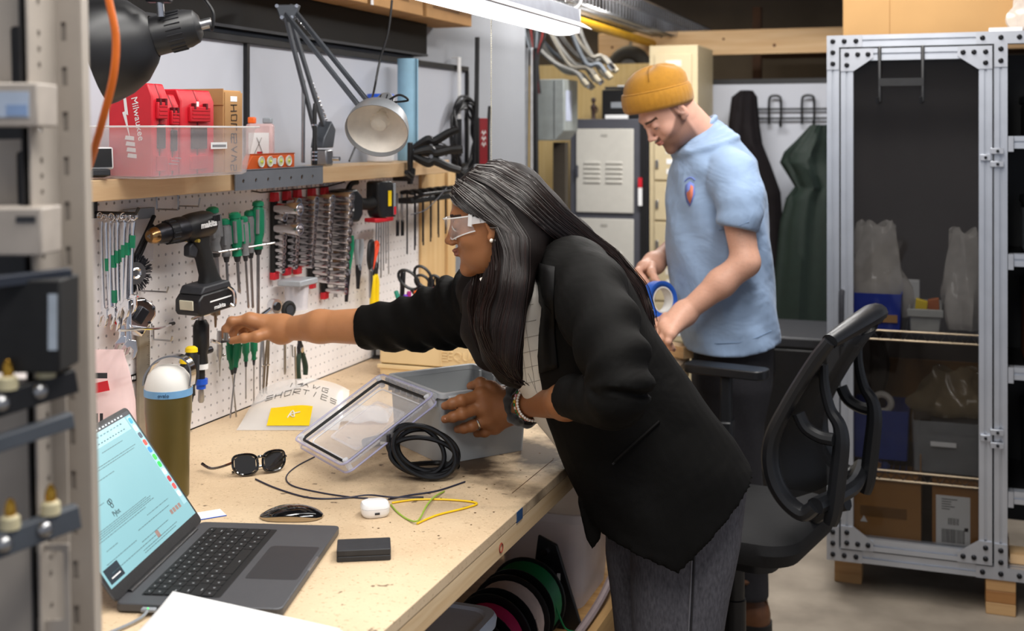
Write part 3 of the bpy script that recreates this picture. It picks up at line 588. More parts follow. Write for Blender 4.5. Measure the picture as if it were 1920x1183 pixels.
t = thing('long_wire_hook', 'long bright wire hook sticking out below the tape measure', 'hook', (0, 0, 0)); part('wire', MB().tube([px(326, 606, x=.0), px(314, 611, x=.03), px(296, 616, x=.055), px(264, 617, x=.085), px(224, 620, x=.11)], .0028, 8, smooth=5), CHROME, t); part('tip', MB().cyl(px(326, 606, x=.004), px(319, 608, x=.016), .004, n=8), RUBBER, t)
# steel rule
a = wl(272, 800, .012); b = wl(272, 612, .012)
t = thing('steel_rule', 'worn steel rule hanging upright beside the olive bottle', 'ruler', (.010, a.y, BZ + .012), WALL); h = b.z - BZ - .012
part('blade', MB().box(-.019, .019, -.0007, .0007, 0, h), mat('rule_steel', '#a79f92', .42, .7, var=.1), t)
tk = MB()
for k in range(60): tk.box(.019 - (.010 if k % 5 == 0 else .005), .0188, -.0009, -.0006, .006 + k * h / 62, .0066 + k * h / 62)
part('graduation_marks', tk, INK, t, kind='stuff'); part('edge', MB().box(-.026, -.0195, -.002, .001, 0, h), mat('rule_edge', '#8f8778', .5, .5), t)
t = thing('name_plate', 'small black sticker with white letters on the lower pegboard', 'sticker', wl(238, 712, .004), WALL); part('plate', MB().box(-.045, .045, -.001, .0, -.008, .008), BLACKP, t); s_ = MB(); [s_.box(-.022 + .0075 * k, -.0172 + .0075 * k, -.0014, -.0009, -.004 + .001 * (k % 2), .004) for k in range(7)]; part('lettering', s_, WINK, t, kind='stuff')
# ------------------------------------------------------------------ drill
t = thing('power_drill', 'black cordless drill hanging on the pegboard with its battery down', 'drill', wl(362, 425, .085), (0, R(-5), R(82)))
bodyM = Matrix.Rotation(R(90), 4, 'Y')
part('motor_housing', MB().lathe([(.0, -.030), (.022, -.030), (.030, -.018), (.0315, .0), (.0315, .035), (.027, .052), (.012, .058), (0, .058)], 28, bodyM), BLACKP, t)
part('gear_case', MB().lathe([(.0, -.062), (.026, -.062), (.0285, -.056), (.0285, -.038), (.0265, -.036), (.0265, -.0305), (0, -.0305)], 28, bodyM), DSTEEL, t)
cr = part('torque_collar', MB().lathe([(.0, -.084), (.0245, -.084), (.026, -.080), (.026, -.0625), (0, -.0625)], 20, bodyM), BLACKP, t)
for k in range(16): part('collar_rib', MB().bar((-.083, .0252 * math.cos(k * PI / 8), .0252 * math.sin(k * PI / 8)), (-.064, .0262 * math.cos(k * PI / 8), .0262 * math.sin(k * PI / 8)), .0035, .0025), DARKP, cr)
part('chuck', MB().lathe([(.0, -.122), (.013, -.122), (.0175, -.118), (.0215, -.102), (.0225, -.0845), (0, -.0845)], 24, bodyM), DSTEEL, t)
part('chuck_nose', MB().lathe([(.0065, -.133), (.012, -.1335), (.016, -.128), (.0185, -.119), (.0185, -.116), (.0065, -.116)], 24, bodyM), mat('chuck_gold', '#a9865c', .25, 1), t)
for k in range(3): part('chuck_jaw', MB().bar((-.134, .003 * math.cos(k * 2.09), .003 * math.sin(k * 2.09)), (-.118, .005 * math.cos(k * 2.09), .005 * math.sin(k * 2.09)), .004, .004), STEEL, t)
hp = MB(); hp.rings([[(x0 + p[0], p[1], z) for p in rrect(-w, w, -.017, .017, .012, 4)] for z, x0, w in ((-.02, .012, .030), (-.045, .018, .022), (-.08, .030, .019), (-.115, .040, .021), (-.135, .043, .030))])
part('handle', hp, RUBBER, t)
part('trigger', MB().prism([(-.012, -.034), (-.024, -.040), (-.026, -.062), (-.006, -.070), (.004, -.05)], -.010, .010), DARKP, t, .003)
part('direction_switch', MB().cyl((-.006, -.021, -.030), (-.006, .021, -.030), .0042, n=12), mat('switch_brass', '#b9a04a', .4, .5), t)
b = part('battery', MB().prism([(-.020, -.148), (.075, -.148), (.082, -.155), (.085, -.185), (.078, -.196), (-.030, -.196), (-.036, -.186), (-.034, -.160)], -.036, .036), BLACKP, t, .004)
part('battery_foot', MB().prism([(-.012, -.132), (.07, -.132), (.078, -.149), (-.024, -.149)], -.034, .034), DARKP, t, .004)
part('release_button', MB().box(-.0375, -.034, -.020, .020, -.182, -.160), mat('button_cream', '#c9c4ae', .5), b, .002)
part('stripe', MB().box(.0, .07, -.0372, -.0362, -.170, -.167), WINK, b); part('belt_clip', MB().tube([(.06, -.038, -.145), (.07, -.046, -.16), (.068, -.046, -.19), (.060, -.040, -.186)], .004, 6, smooth=4), CHROME, t)
text('lettering', 'makita', .019, WINK, t, (.016, -.0322, .004), (R(90), 0, 0), .0008, .15, bold=.0006); text('lettering', 'makita', .014, WINK, b, (.03, -.0368, -.184), (R(90), 0, 0), .0008, .15)
vs = MB()
for k in range(5): vs.box(.034 + .0045 * k, .036 + .0045 * k, -.0318, -.028, .006, .020)
part('vent_grille', vs, INK, t, kind='stuff')
# ------------------------------------------------------------------ screwdrivers
def driver(lab, loc, hl, hr, sl, sr, core, grip, cap, tilt=0, lean=0, group='screwdrivers in the wire rail'):
    t = thing('screwdriver', lab, 'screwdriver', loc, (R(lean), R(tilt), R(90)), group)
    part('handle', MB().lathe([(0, 0), (hr * .55, 0), (hr * .6, -.004), (hr, -hl * .18), (hr, -hl * .62), (hr * .66, -hl * .82), (hr * .75, -hl), (0, -hl)], 12), core, t)
    g = MB()
    for k in range(4):
        a = k * PI / 2 + .5
        g.tube([(hr * .9 * math.cos(a), hr * .9 * math.sin(a), z) for z in (-hl * .14, -hl * .3, -hl * .66)], hr * .30, 6)
    part('grip', g, grip, t, kind='stuff')
    part('cap', MB().lathe([(0, .005), (hr * .5, .005), (hr * .85, .001), (hr * .9, -.008), (0, -.008)], 12), cap, t)
    part('ferrule', MB().lathe([(0, -hl), (sr * 2.4, -hl), (sr * 1.6, -hl - .014), (0, -hl - .014)], 10), DARKP, t)
    part('shaft', MB().lathe([(0, -hl - .01), (sr, -hl - .01), (sr, -hl - sl + .01), (sr * 1.1, -hl - sl + .004), (sr * .5, -hl - sl), (0, -hl - sl)], 10), STEEL, t)
    return t
dz = lambda u, v, d: wl(u, v, d)
driver('large nut driver with green top and grey sides at the drill end of the rail', dz(398, 392, .055), .10, .017, .11, .0055, GGRIP, GGRIP, GREEN, -8)
driver('grey and green screwdriver, second from the drill', dz(421, 414, .06), .085, .014, .11, .0035, GGRIP, GGRIP, GREEN, -5)
driver('thick green and grey screwdriver in the middle of the rail', dz(440, 402, .075), .10, .0165, .09, .004, GREEN, GGRIP, GREEN, -6)
driver('slim green screwdriver in front of the thick one', dz(456, 409, .085), .09, .0125, .13, .003, GGRIP, GREEN, GREEN, -6)
driver('grey screwdriver with green collar behind the slim green one', dz(467, 398, .05), .10, .014, .14, .0035, GGRIP, GGRIP, GREEN, -4)
driver('tallest bright green screwdriver at the socket end of the rail', dz(484, 380, .065), .115, .0165, .17, .0042, GREEN, GGRIP, GREEN, 0)
a = dz(384, 472, .05); b = dz(492, 455, .05)
t = thing('wire_rail', 'steel wire rail with loops holding the green and grey screwdrivers', 'rack', (0, 0, 0))
for d in (.035, .085): part('rail', MB().cyl((d, a.y, a.z), (d, b.y, a.z), .0025, n=6), STEEL, t)
for k in range(7): y = a.y + (b.y - a.y) * k / 6; part('cross_wire', MB().tube([(.0, y, a.z + .012), (.004, y, a.z), (.088, y, a.z)], .002, 5), STEEL, t)
# small green drivers and tools low on the wall
G2 = 'small green screwdrivers low on the wall'
SG = mat('small_grip_green', '#0b6b47', .35)
driver('small green screwdriver crossing its twin, left one', dz(430, 640, .03), .07, .0085, .13, .002, SG, SG, SG, -9, group=G2); driver('small green screwdriver crossing its twin, right one', dz(447, 638, .052), .065, .0085, .12, .002, SG, SG, SG, 11, group=G2)
driver('small green screwdriver hanging upright, left of the last', dz(461, 632, .03), .06, .008, .095, .0018, SG, SG, SG, 0, group=G2); driver('small green screwdriver nearest the long tweezers', dz(476, 628, .03), .062, .008, .12, .0018, SG, SG, SG, 0, group=G2)
t = thing('tap_wrench', 'black handled driver with chrome T bar and blue collar', 'tool', wl(377, 600, .055), WALL, None)
part('grip', MB().lathe([(0, 0), (.012, 0), (.0185, -.012), (.0185, -.062), (.014, -.078), (.016, -.10), (0, -.10)], 20), BLACKP, t); part('cross_bar', MB().cyl((-.034, -.0, .008), (.034, .0, .010), .0035, n=8), CHROME, t); part('top_nut', MB().cyl((0, 0, .0), (0, 0, .014), .007, n=8), STEEL, t)
part('knob', MB().cyl((.012, 0, -.075), (.034, -.004, -.073), .008, n=12), DSTEEL, t); part('ring', MB().lathe([(0, -.10), (.0165, -.10), (.0165, -.112), (0, -.112)], 20), WINK, t)
part('shank', MB().cyl((0, 0, -.112), (0, 0, -.145), .009), RUBBER, t); part('collar', MB().lathe([(0, -.135), (.0155, -.135), (.0155, -.147), (.011, -.15), (.011, -.158), (0, -.158)], 16), BLUE, t); part('tip', MB().lathe([(0, -.158), (.006, -.158), (.0075, -.185), (.005, -.19), (0, -.19)], 12), STEEL, t)
driver('black screwdriver with yellow cap behind the olive bottle', wl(359, 653, .07), .105, .016, .06, .004, BLACKP, DARKP, YELLOW, 3, group='black and yellow screwdrivers'); driver('second black screwdriver with yellow cap half hidden by the bottle lid', wl(349, 674, .085), .10, .016, .06, .004, BLACKP, DARKP, YELLOW, 3, group='black and yellow screwdrivers')
t = thing('scriber', 'slim steel scriber hanging under the pinching hand', 'scriber', wl(412, 620, .025), WALL); part('body', MB().lathe([(0, 0), (.006, 0), (.007, -.01), (.007, -.06), (.004, -.066), (.0025, -.075), (.0012, -.11), (0, -.11)], 12), STEEL, t); part('clip', MB().cyl((.006, -.006, -.06), (.011, -.006, -.06), .003), CHROME, t)
t = thing('t_bit', 'loose bit with brass head on the pegboard below the drill battery', 'bit', wl(404, 590, .03), WALL); part('bit', MB().lathe([(0, .02), (.012, .02), (.012, .0), (.004, -.004), (.0025, -.03), (0, -.031)], 10), mat('bit_bronze', '#8f7d66', .3, .9), t)
# long tweezers, flat bars, small pliers
def strip_tool(name, lab, cat, u0, v0, v1, w, d, tilt=0, m=STEEL, gap=0):
    a = wl(u0, v0, d); b = wl(u0, v1, d); h = a.z - b.z; t = thing(name, lab, cat, a, (0, R(tilt), R(90)))
    if gap:
        for s in (-1, 1): part('arm', MB().tube([(s * .002, 0, 0), (s * gap, 0, -h * .5), (s * gap * .8, 0, -h)], [w, w * .9, w * .55], 6, smooth=4, flat=.5), m, t)
        part('pin', MB().cyl((-gap, -.004, -h * .5), (gap, -.004, -h * .5), .0025), CHROME, t)
    else: part('bar', MB().rings([[(p[0], p[1], z) for p in rrect(-w * q, w * q, -.0015, .0015, .001, 1)] for z, q in ((0, .8), (-.01, 1), (-h + .01, .9), (-h, .5))]), m, t)
    return t
strip_tool('tweezers', 'long steel tweezers hanging left of the flat bars', 'tweezers', 492, 632, 738, .004, .03, 2, gap=.008); strip_tool('tweezers', 'long bronze tinted tweezers hanging crooked by the steel pair', 'tweezers', 503, 630, 736, .004, .035, 7, mat('bronze_steel', '#9c8a72', .35, .9), gap=.007)
strip_tool('flat_bar', 'short flat steel bar hanging under the forearm', 'bar', 534, 625, 702, .006, .03); strip_tool('flat_bar', 'narrow steel bar with notched foot behind the small pliers', 'bar', 553, 650, 732, .004, .045, -3)
def pliers(lab, loc, L1, L2, g1, g2, sp, tilt, group=None, nose=.4, jm=DSTEEL, up=True):
    t = thing('pliers', lab, 'pliers', loc, (0, R(tilt), R(90)), group); s0 = 1 if up else -1
    for s, g in ((-1, g1), (1, g2)):
        part('handle', MB().tube([(s * .004, 0, 0), (s * sp * .7, 0, s0 * L1 * .35), (s * sp, 0, s0 * L1 * .7), (s * sp * .85, 0, s0 * L1)], [.006, .0075, .0085, .007], 8, smooth=5, flat=.8), g, t)
        part('jaw', MB().rings([[(s * x0 + p[0], p[1], z) for p in rrect(-w, w, -.0045, .0045, .002, 2)] for z, x0, w in ((s0 * .012, .004, .008), (s0 * -.01, .0055, .006), (s0 * -L2 * .5, .0035, .0035), (s0 * -L2, .0016, .0016))]), jm, t)
    part('pivot', MB().cyl((0, -.007, 0), (0, .006, 0), .0075, n=14), CHROME, t)
    return t
pliers('small pliers with dark green curved grips hanging under the sleeve', wl(563, 656, .04), .075, .03, mat('dkgreen', '#23382c', .5), mat('dkgreen', '#23382c'), .020, -8, None, up=False); 
# ------------------------------------------------------------------ socket rails
def socket(r, ln): 
    m = MB(); m.lathe([(0, 0), (r * .78, 0), (r * .84, ln * .12), (r * .84, ln * .45), (r, ln * .62), (r, ln - .0015), (r * .94, ln), (r * .70, ln), (r * .66, ln - .012), (0, ln - .012)], 14, Matrix.Rotation(R(90), 4, 'X') @ Matrix.Rotation(R(0), 4, 'Z'))
    return m
SOCK = mat('socket_chrome', '#c9c6c8', .2, 1, var=.05, scale=30)
rails = [(520, 375, 513, 11, .0095, .026, 'first'), (543, 372, 505, 11, .0095, .030, 'second'), (563, 368, 503, 12, .0090, .050, 'third'), (590, 366, 530, 12, .0105, .055, 'fourth'), (614, 362, 550, 12, .0110, .075, 'fifth')]
nms = ['top', 'second', 'third', 'fourth', 'fifth', 'sixth', 'seventh', 'eighth', 'ninth', 'tenth', 'eleventh', 'lowest']
sock_cache = {}
for u, v0, v1, n, r, ln, nm in rails:
    a = wl(u - 6, v0, .012); b = wl(u - 6, v1, .012); hgt = a.z - b.z
    t = thing('socket_rail', 'black and red socket rail, the %s from the screwdrivers' % nm, 'rail', (.012, a.y, a.z), WALL, 'socket rails on the pegboard')
    part('channel', MB().box(-.011, .011, -.006, .006, -hgt, 0), RUBBER, t, .002); part('end_cap', MB().box(-.013, .013, -.009, .007, -hgt - .016, -hgt + .004), RED, t, .003); part('hanger', MB().prism([(-.013, -.004), (.013, -.004), (.010, .02), (-.010, .02)], -.009, .007), RED, t, .002)
    part('wire_loop', MB().cyl((0, 0, .02), (0, 0, .06), .0016, n=6), STEEL, t)
    for k in range(n):
        z = a.z - .010 - (hgt - .02) * k / (n - 1); big = (nm == 'first' and k in (0, 3)); rr = r * (1.35 - .5 * k / n); L_ = ln * (1.15 - .3 * k / n)
        if big: rr, L_ = .0165, .075
        key = (round(rr, 3), round(L_, 3))
        if key not in sock_cache: sock_cache[key] = socket(*key).mesh('socket')
        me = sock_cache[key]
        if not me.materials: me.materials.append(SOCK)
        o = bpy.data.objects.new('socket', me); COL.objects.link(o); o.location = (.0185, a.y, z - (.012 if big else 0)); o.rotation_euler = (0, 0, R(90 - 4))
        props(o, '%schrome socket, %s down on the %s rail from the screwdrivers' % ('large deep ' if big else '', nms[min(k, 11)] if k < n - 1 else 'lowest', nm), 'socket', 'chrome sockets on the rails')
a = wl(497, 366, .02); b = wl(600, 352, .02)
solo('rail_wire', MB().tube([(0.0, a.y - .03, a.z + .012), (.02, a.y - .02, a.z + .008), (.02, b.y + .04, a.z + .008), (.05, b.y + .09, a.z + .02)], .002, 6), DSTEEL, 'thin dark wire rod along the tops of the socket rails', 'rod')
# clear cup with brushes, ratchet heads
p = wl(556, 580, .05)
t = thing('clear_cup', 'clear plastic cup with grey lid hung below the first socket rails', 'cup', p); part('cup', MB().lathe([(.0, 0), (.030, 0), (.034, .07), (.0335, .07), (.029, .002), (0, .002)], 20), mat('pack_clear', '#e9e6ec'), t); part('lid', MB().box(-.03, .04, -.048, .045, .066, .082), mat('lid_grey', '#a6abb0', .3, alpha=.8), t, .003)
for k in range(4): part('bit', MB().cyl((.012 * math.cos(k * 1.6), .012 * math.sin(k * 1.6), .004), (.016 * math.cos(k * 1.6 + .4), .016 * math.sin(k * 1.6 + .4), .06), .005, n=8), STEEL, t)
t = thing('ratchet', 'chrome ratchet with round head hanging just above the forearm', 'ratchet', wl(514, 574, .05), (0, R(70), R(80))); part('head', MB().cyl((0, .008, 0), (0, -.010, 0), .019, n=20), CHROME, t); part('selector', MB().cyl((0, -.010, 0), (0, -.014, 0), .011, n=14), DSTEEL, t); part('handle', MB().tube([(0, 0, -.015), (0, 0, -.06), (0, 0, -.09), (0, 0, -.14)], [.007, .006, .010, .010], 10, smooth=4), CHROME, t)
t = thing('wheel_driver', 'small black rimmed wheel tool hanging beside the chrome ratchet', 'tool', wl(541, 580, .06), (0, 0, R(70))); part('tyre', MB().torus((0, 0, 0), (0, 1, 0), .017, .006, 20, 8), RUBBER, t); part('hub', MB().cyl((0, .005, 0), (0, -.006, 0), .012, n=16), CHROME, t); part('stem', MB().cyl((0, .004, -.012), (0, .004, -.07), .005), CHROME, t)
# ------------------------------------------------------------------ black power tool lying sideways
t = thing('impact_driver', 'black power tool hung sideways with yellow label and red trigger end', 'power tool', wl(692, 380, .075), (0, 0, R(74)))
part('body', MB().rings([[(p[0] + x, p[1], z) for p in rrect(-w, w, -.028, .028, .012, 3)] for z, x, w in ((.062, .045, .026), (.058, .045, .034), (.02, .050, .040), (-.03, .055, .040), (-.045, .058, .034))]), BLACKP, t, .003)
part('neck', MB().tube([(-.06, 0, .006), (-.02, 0, -.004), (.02, 0, .0)], [.020, .017, .022], 14, smooth=4), RUBBER, t)
bt = part('battery', MB().prism([(-.15, .04), (-.085, .045), (-.06, .02), (-.06, -.03), (-.075, -.05), (-.13, -.05), (-.155, -.03)], -.034, .032), BLACKP, t, .006)
part('belt_hook', MB().tube([(-.09, 0, .04), (-.075, 0, .058), (-.05, 0, .062)], .008, 8, smooth=4), BLACKP, t)
part('yellow_label', MB().box(.052, .066, -.0295, -.0282, -.012, .034), YELLOW, t); part('side_strip', MB().box(.076, .086, -.0292, -.02, -.04, .055), GREYP, t, .002); part('red_switch', MB().box(.077, .085, -.0305, -.029, -.038, -.014), RED, t)
part('trigger', MB().box(.0, .055, -.024, .02, -.058, -.046), RED, t, .003); s_ = MB(); [s_.box(-.124 + .014 * c, -.114 + .014 * c, -.0348, -.0338, -.018 + .011 * k, -.010 + .011 * k) for k in range(4) for c in range(2) if (k + c) % 3]; part('lettering', s_, WINK, bt, kind='stuff')
t = thing('hex_key_holder', 'red holder with straight hex keys hanging under the black power tool', 'holder', wl(718, 412, .05), WALL)
part('holder', MB().box(-.05, .05, -.012, .008, -.006, .008), RED, t, .002)
a = wl(718, 412, .05)
for k in range(6):
    ln = (.16, .14, .17, .15, .13, .165)[k]; solo('hex_key', MB().cyl((0, 0, 0), (.002 * (k - 3), 0, -ln), .0028 - .0002 * k, n=6), STEEL, 'straight steel hex key below the red holder, %s from the left' % nms[k].replace('top', 'first'), 'hex key', 'hex keys in the red holder', loc=(.048, a.y - .04 + .016 * k, a.z - .0065), rot=WALL)
for k in range(2):
    t = thing('chisel', 'small dark chisel hanging right of the red hex key holder, %s of two' % ('left', 'right')[k], 'chisel', wl(744 + 9 * k, 380, .05), WALL); part('shank', MB().tube([(0, 0, .03), (0, 0, -.03), (.006, 0, -.06)], .004, 8), STEEL, t); part('blade', MB().box(-.002, .014, -.002, .002, -.105, -.055), DSTEEL, t)
# pliers, scissors, cutters
pliers('needle nose pliers with green and grey grips and yellow tip', wl(652, 510, .05), .105, .085, GGRIP, GREEN, .016, 6, 'pliers on the pegboard', jm=DSTEEL)
q = wl(637, 446, .05); solo('grip_cap', MB().lathe([(0, 0), (.009, 0), (.011, .006), (.010, .016), (0, .019)], 12), YELLOW, 'yellow plastic end cap on top of the needle nose pliers', 'cap', loc=(.05, q.y + .006, q.z - .012), rot=(R(12), 0, 0))
pliers('snap ring pliers with pale grey grips and green collars', wl(672, 503, .05), .085, .06, mat('light_grip', '#8d9094', .45), mat('light_grip', '#8d9094'), .017, 3, 'pliers on the pegboard')
pliers('slim pliers with brown grips between sockets and needle nose pliers', wl(630, 520, .045), .08, .055, mat('brown_grip', '#8a6a4c', .5), mat('brown_grip', '#8a6a4c'), .010, 4, 'pliers on the pegboard', jm=STEEL)
t = thing('snips', 'tin snips with black and orange red looped handles above yellow cutters', 'snips', wl(695, 505, .06), (0, R(6), R(90)))
part('black_handle', MB().tube([(0, 0, 0), (-.016, 0, .03), (-.014, 0, .075), (.002, 0, .082), (.008, 0, .05), (.004, 0, .01)], .0065, 8, smooth=6, closed=True), BLACKP, t, label='black loop handle'); part('orange_handle', MB().tube([(.004, 0, 0), (.020, 0, .03), (.038, 0, .068), (.028, 0, .080), (.016, 0, .05)], .0065, 8, smooth=6, closed=True), mat('snip_orange', '#e04a26', .4), t, label='orange red loop handle')
part('blade', MB().prism([(-.008, .008), (.008, .008), (.012, -.03), (.003, -.085), (-.004, -.03)], -.003, .003), STEEL, t); part('pivot', MB().cyl((0, -.006, 0), (0, .006, 0), .007), CHROME, t)
t = thing('yellow_cutters', 'yellow handled cutters hanging below the tin snips', 'cutters', wl(702, 512, .045), WALL)
for s in (-1, 1): part('handle', MB().tube([(s * .004, 0, -.004), (s * .013, 0, -.03), (s * .012, 0, -.11)], [.008, .010, .009], 8, smooth=4), YELLOW, t)
part('head', MB().prism([(-.014, -.006), (.014, -.006), (.018, .022), (.006, .034), (0, .012), (-.006, .034), (-.018, .022)], -.006, .006), RUBBER, t, .002)
# rack of T handle hex keys
t = thing('t_handle_rack', 'black plastic rack holding a row of T handle hex keys', 'rack', wl(795, 372, .05), WALL)
part('rail', MB().box(-.20, .17, -.05, .0, -.006, .012), BLACKP, t, .003); part('rail', MB().box(-.20, .17, -.09, -.08, .02, .03), BLACKP, t, .003)
for k in range(3): part('arm', MB().bar((-.18 + .17 * k, -.045, .01), (-.18 + .17 * k, -.085, .025), .012, .010), BLACKP, t)
a = wl(795, 372, .05)
for k in range(12):
    ln = .17 - .006 * (k % 4) - .004 * k; q = thing('t_handle_key', 'black T handle hex key in the rack, %s from its near end' % nms[k].replace('top', 'first').replace('lowest', 'twelfth'), 'hex key', (.075 + .012 * (k % 2), a.y - .185 + .031 * k, a.z + .005), WALL, 'T handle hex keys in the rack')
    part('handle', MB().tube([(-.013, -.026, .022), (0, 0, .026), (.013, .026, .022)], .0065, 8, smooth=3), RUBBER, q); part('shaft', MB().cyl((0, 0, .02), (0, 0, -ln), .0028, n=6), DSTEEL, q)
solo('rack_wire', MB().tube([px(770, 402, x=.10), px(800, 392, x=.13), px(838, 352, x=.16)], .0016, 6, smooth=5), DSTEEL, 'bent steel wire slanting across the T handle keys', 'wire')
# ================================================================== things on the workbench
Z = BZ + .0005
# ------------------------------------------------------------------ laptop (local: +x towards its user, y along its width)
LAPM = mat('laptop_graphite', '#58595d', .45, .45, var=.03); KEYM = mat('key_black', '#17181a', .5, var=.08)
LAPTOP_ROW = 0; lap = thing('laptop', 'open dark grey laptop showing a pale web page at the near end of the bench', 'laptop', (.6015, 1.63, Z), (0, 0, R(15)))
hx, hy = .124, .181
b = part('base', MB().slab(rrect(-hx, hx, -hy, hy, .010, 5), .0018, .0142), LAPM, lap, .0018)
part('foot_rail', MB().box(-.10, .10, -.15, .15, 0, .0019), RUBBER, lap)
part('keyboard_well', MB().slab(rrect(-.098, .022, -.150, .150, .004, 3), .0142, .0145), KEYM, lap)
rows = [14, 14, 14, 13, 12]
kb = MB()
def key(x0, x1, y0, y1): return MB().slab(rrect(x0, x1, y0, y1, .0018, 2), .0146, .0158)
kx = -.096
leg = MB()
for r in range(6):
    h = .0125 if r == 0 else .0185; n = [14, 14, 14, 13, 12, 9][r]; y = -.148; tot = .296
    ws = [1] * n
    if r == 1: ws[-1] = 1.6
    if r == 2: ws[0] = 1.6
    if r == 3: ws[0] = 1.8; ws[-1] = 1.8
    if r == 4: ws[0] = 2.3; ws[-1] = 2.3
    if r == 5: ws = [1, 1, 1, 1.25, 5.2, 1.25, 1, 1, 1.6]
    s_ = tot / sum(ws)
    for w in ws:
        part('key', key(kx + .0008, kx + h - .0008, y + .0008, y + w * s_ - .0008), KEYM, lap)
        cy = y + w * s_ / 2
        if w < 1.3: leg.box(kx + h * .42, kx + h * .58, cy - .0016, cy + .0016, .0158, .01595)
        else: leg.box(kx + h * .62, kx + h * .72, cy - .004, cy + .003, .0158, .01595)
        y += w * s_
    kx += h + .0005
part('key_legends', leg, mat('legend_grey', '#8b8d90', .6), lap, kind='stuff')
part('trackpad', MB().slab(rrect(.034, .116, -.072, .072, .006, 3), .0142, .0144), mat('trackpad_grey', '#3d3e42', .35, .4, var=.02), lap)
part('finger_notch', MB().box(hx - .004, hx + .0004, -.03, .03, .0105, .0144), mat('notch_pale', '#7c7d82', .3, .6), lap, .001)
part('hinge', MB().cyl((-hx + .004, -.14, .012), (-hx + .004, .14, .012), .0062, n=14), BLACKP, lap)
for x in (-.05, -.022, .012): part('port', MB().slab(rrect(x - .005, x + .005, -hy - .0003, -hy + .002, .001, 2), .0065, .0095), INK, lap)
part('magnetic_plug', MB().box(-.082, -.060, -hy - .010, -hy - .0005, .005, .011), GREYP, lap, .002); part('charge_light', MB().ball((-.071, -hy - .008, .0112), .0012, 6, 4), mat('charge_green', '#35e05a', .3, emit=3), lap)
part('charging_cable', MB().tube([(-.071, -hy - .010, .008), (-.075, -hy - .03, .005), (-.095, -hy - .07, .004), (-.13, -hy - .12, .004)], .0022, 6, smooth=6), GREYP, lap)
# the lid leans back 35 degrees; local frame: u across the screen, w up the screen, n out of it
TL = R(35); LM = Matrix.Translation((-hx + .003, 0, .0145)) @ Matrix(((0, -math.sin(TL), math.cos(TL), 0), (1, 0, 0, 0), (0, math.cos(TL), math.sin(TL), 0), (0, 0, 0, 1)))
part('lid', MB().slab(rrect(-hy, hy, .001, .243, .010, 5), -.0045, -.0002, LM), LAPM, lap, .001)
part('bezel', MB().slab(rrect(-hy + .001, hy - .001, .002, .242, .009, 5), -.0002, .0003, LM), BLACKP, lap)
SCR = mat('screen_page', '#6f969d', .25, emit=.75, var=.03, scale=6)
scr = part('screen', MB().slab([(-.174, .020), (.174, .020), (.174, .236), (.012, .236), (.012, .232), (-.012, .232), (-.012, .236), (-.174, .236)], .0003, .0006, LM), SCR, lap)
def on(mb, u0, u1, w0, w1, d=.0007): return mb.box(u0, u1, w0, w1, .0006, d, LM)
part('menu_bar', on(MB(), -.174, .174, .2285, .236), mat('menu_dark', '#2b2f36', .3, emit=.2), scr)
mi = MB()
for k in range(26): on(mi, -.165 + .0122 * k, -.160 + .0122 * k + random.uniform(0, .003), .2312, .2338, .0008)
part('menu_items', mi, mat('menu_text', '#c8d6d8', .4, emit=.4), scr, kind='stuff')
part('toolbar', on(MB(), -.174, .150, .205, .2285), mat('tool_pale', '#86abb3', .3, emit=.75), scr)
tx = MB()
for k in range(22): on(tx, -.15 + .013 * k, -.146 + .013 * k + random.uniform(0, .004), .220, .2225)
for k in range(14): on(tx, -.02 + .011 * k, -.014 + .011 * k, .2095, .2115)
for w, a, b_ in ((.195, .02, .10), (.190, -.14, -.10), (.178, -.14, .13), (.174, -.14, .12), (.160, -.14, .02), (.128, -.15, -.06), (.095, -.15, .06), (.092, -.15, .075), (.089, -.15, .07), (.086, -.15, .08), (.082, -.15, .04), (.070, .03, .12), (.066, -.13, -.09), (.06, -.02, .11), (.050, -.15, -.04), (.042, -.03, .08), (.036, -.15, .02), (.030, -.04, .10), (.026, -.04, .09)):
    x = a
    while x < b_: q = random.uniform(.003, .010); on(tx, x, min(x + q, b_), w, w + .0013); x += q + .0015
part('page_text', tx, mat('text_teal', '#4f7076', .5), scr, kind='stuff')
lg = MB(); 
for k, (du, dw) in enumerate(((-.003, .004), (.003, .005), (.0, -.002))): lg.torus(LM @ Vector((-.045 + du, .120 + dw, .0008)), (LM.to_3x3() @ Vector((0, 0, 1))), .0038, .0007, 14, 4)
part('page_logo', lg, mat('logo_dark', '#23343a', .5), scr)
text('lettering', 'Pylot', .012, MATS['logo_dark'], scr, LM @ Vector((-.045, .105, .0009)), LM.to_euler(), .0001)
part('dock', on(MB(), .156, .171, .045, .226), mat('dock_teal', '#8fb4bd', .3, emit=.4), scr)
ic = [('#2f8fe8', 0), ('#e8e8ea', 0), ('#404a58', 0), ('#d8483c', 0), ('#2f7fe0', 0), ('#38b04a', 0), ('#1fb84a', 0), ('#e4dde4', 0), ('#a0222e', 0), ('#cf4a4a', 0), ('#e9eef4', 0)]
for k, (c, _) in enumerate(ic): part('dock_icon', MB().slab(rrect(.158, .169, .212 - .0152 * k, .223 - .0152 * k, .003, 2), .0007, .0011, LM), mat('icon%d' % k, c, .4, emit=.5, var=.02), scr)
ths = MB(); [on(ths, .10 + .012 * k, .109 + .012 * k, .045, .053) for k in range(4)]
part('thumbnails', ths, mat('thumb_brown', '#8a6f68', .5, emit=.2), scr, kind='stuff')
part('video_tile', on(MB(), -.168, -.120, .024, .048), mat('tile_dark', '#10222e', .4), scr); part('video_bar', on(MB(), -.158, -.128, .030, .032, .0009), WINK, scr); part('video_mark', on(MB(), .02, .032, .030, .042), mat('thumb_brown', '#8a6f68'), scr)
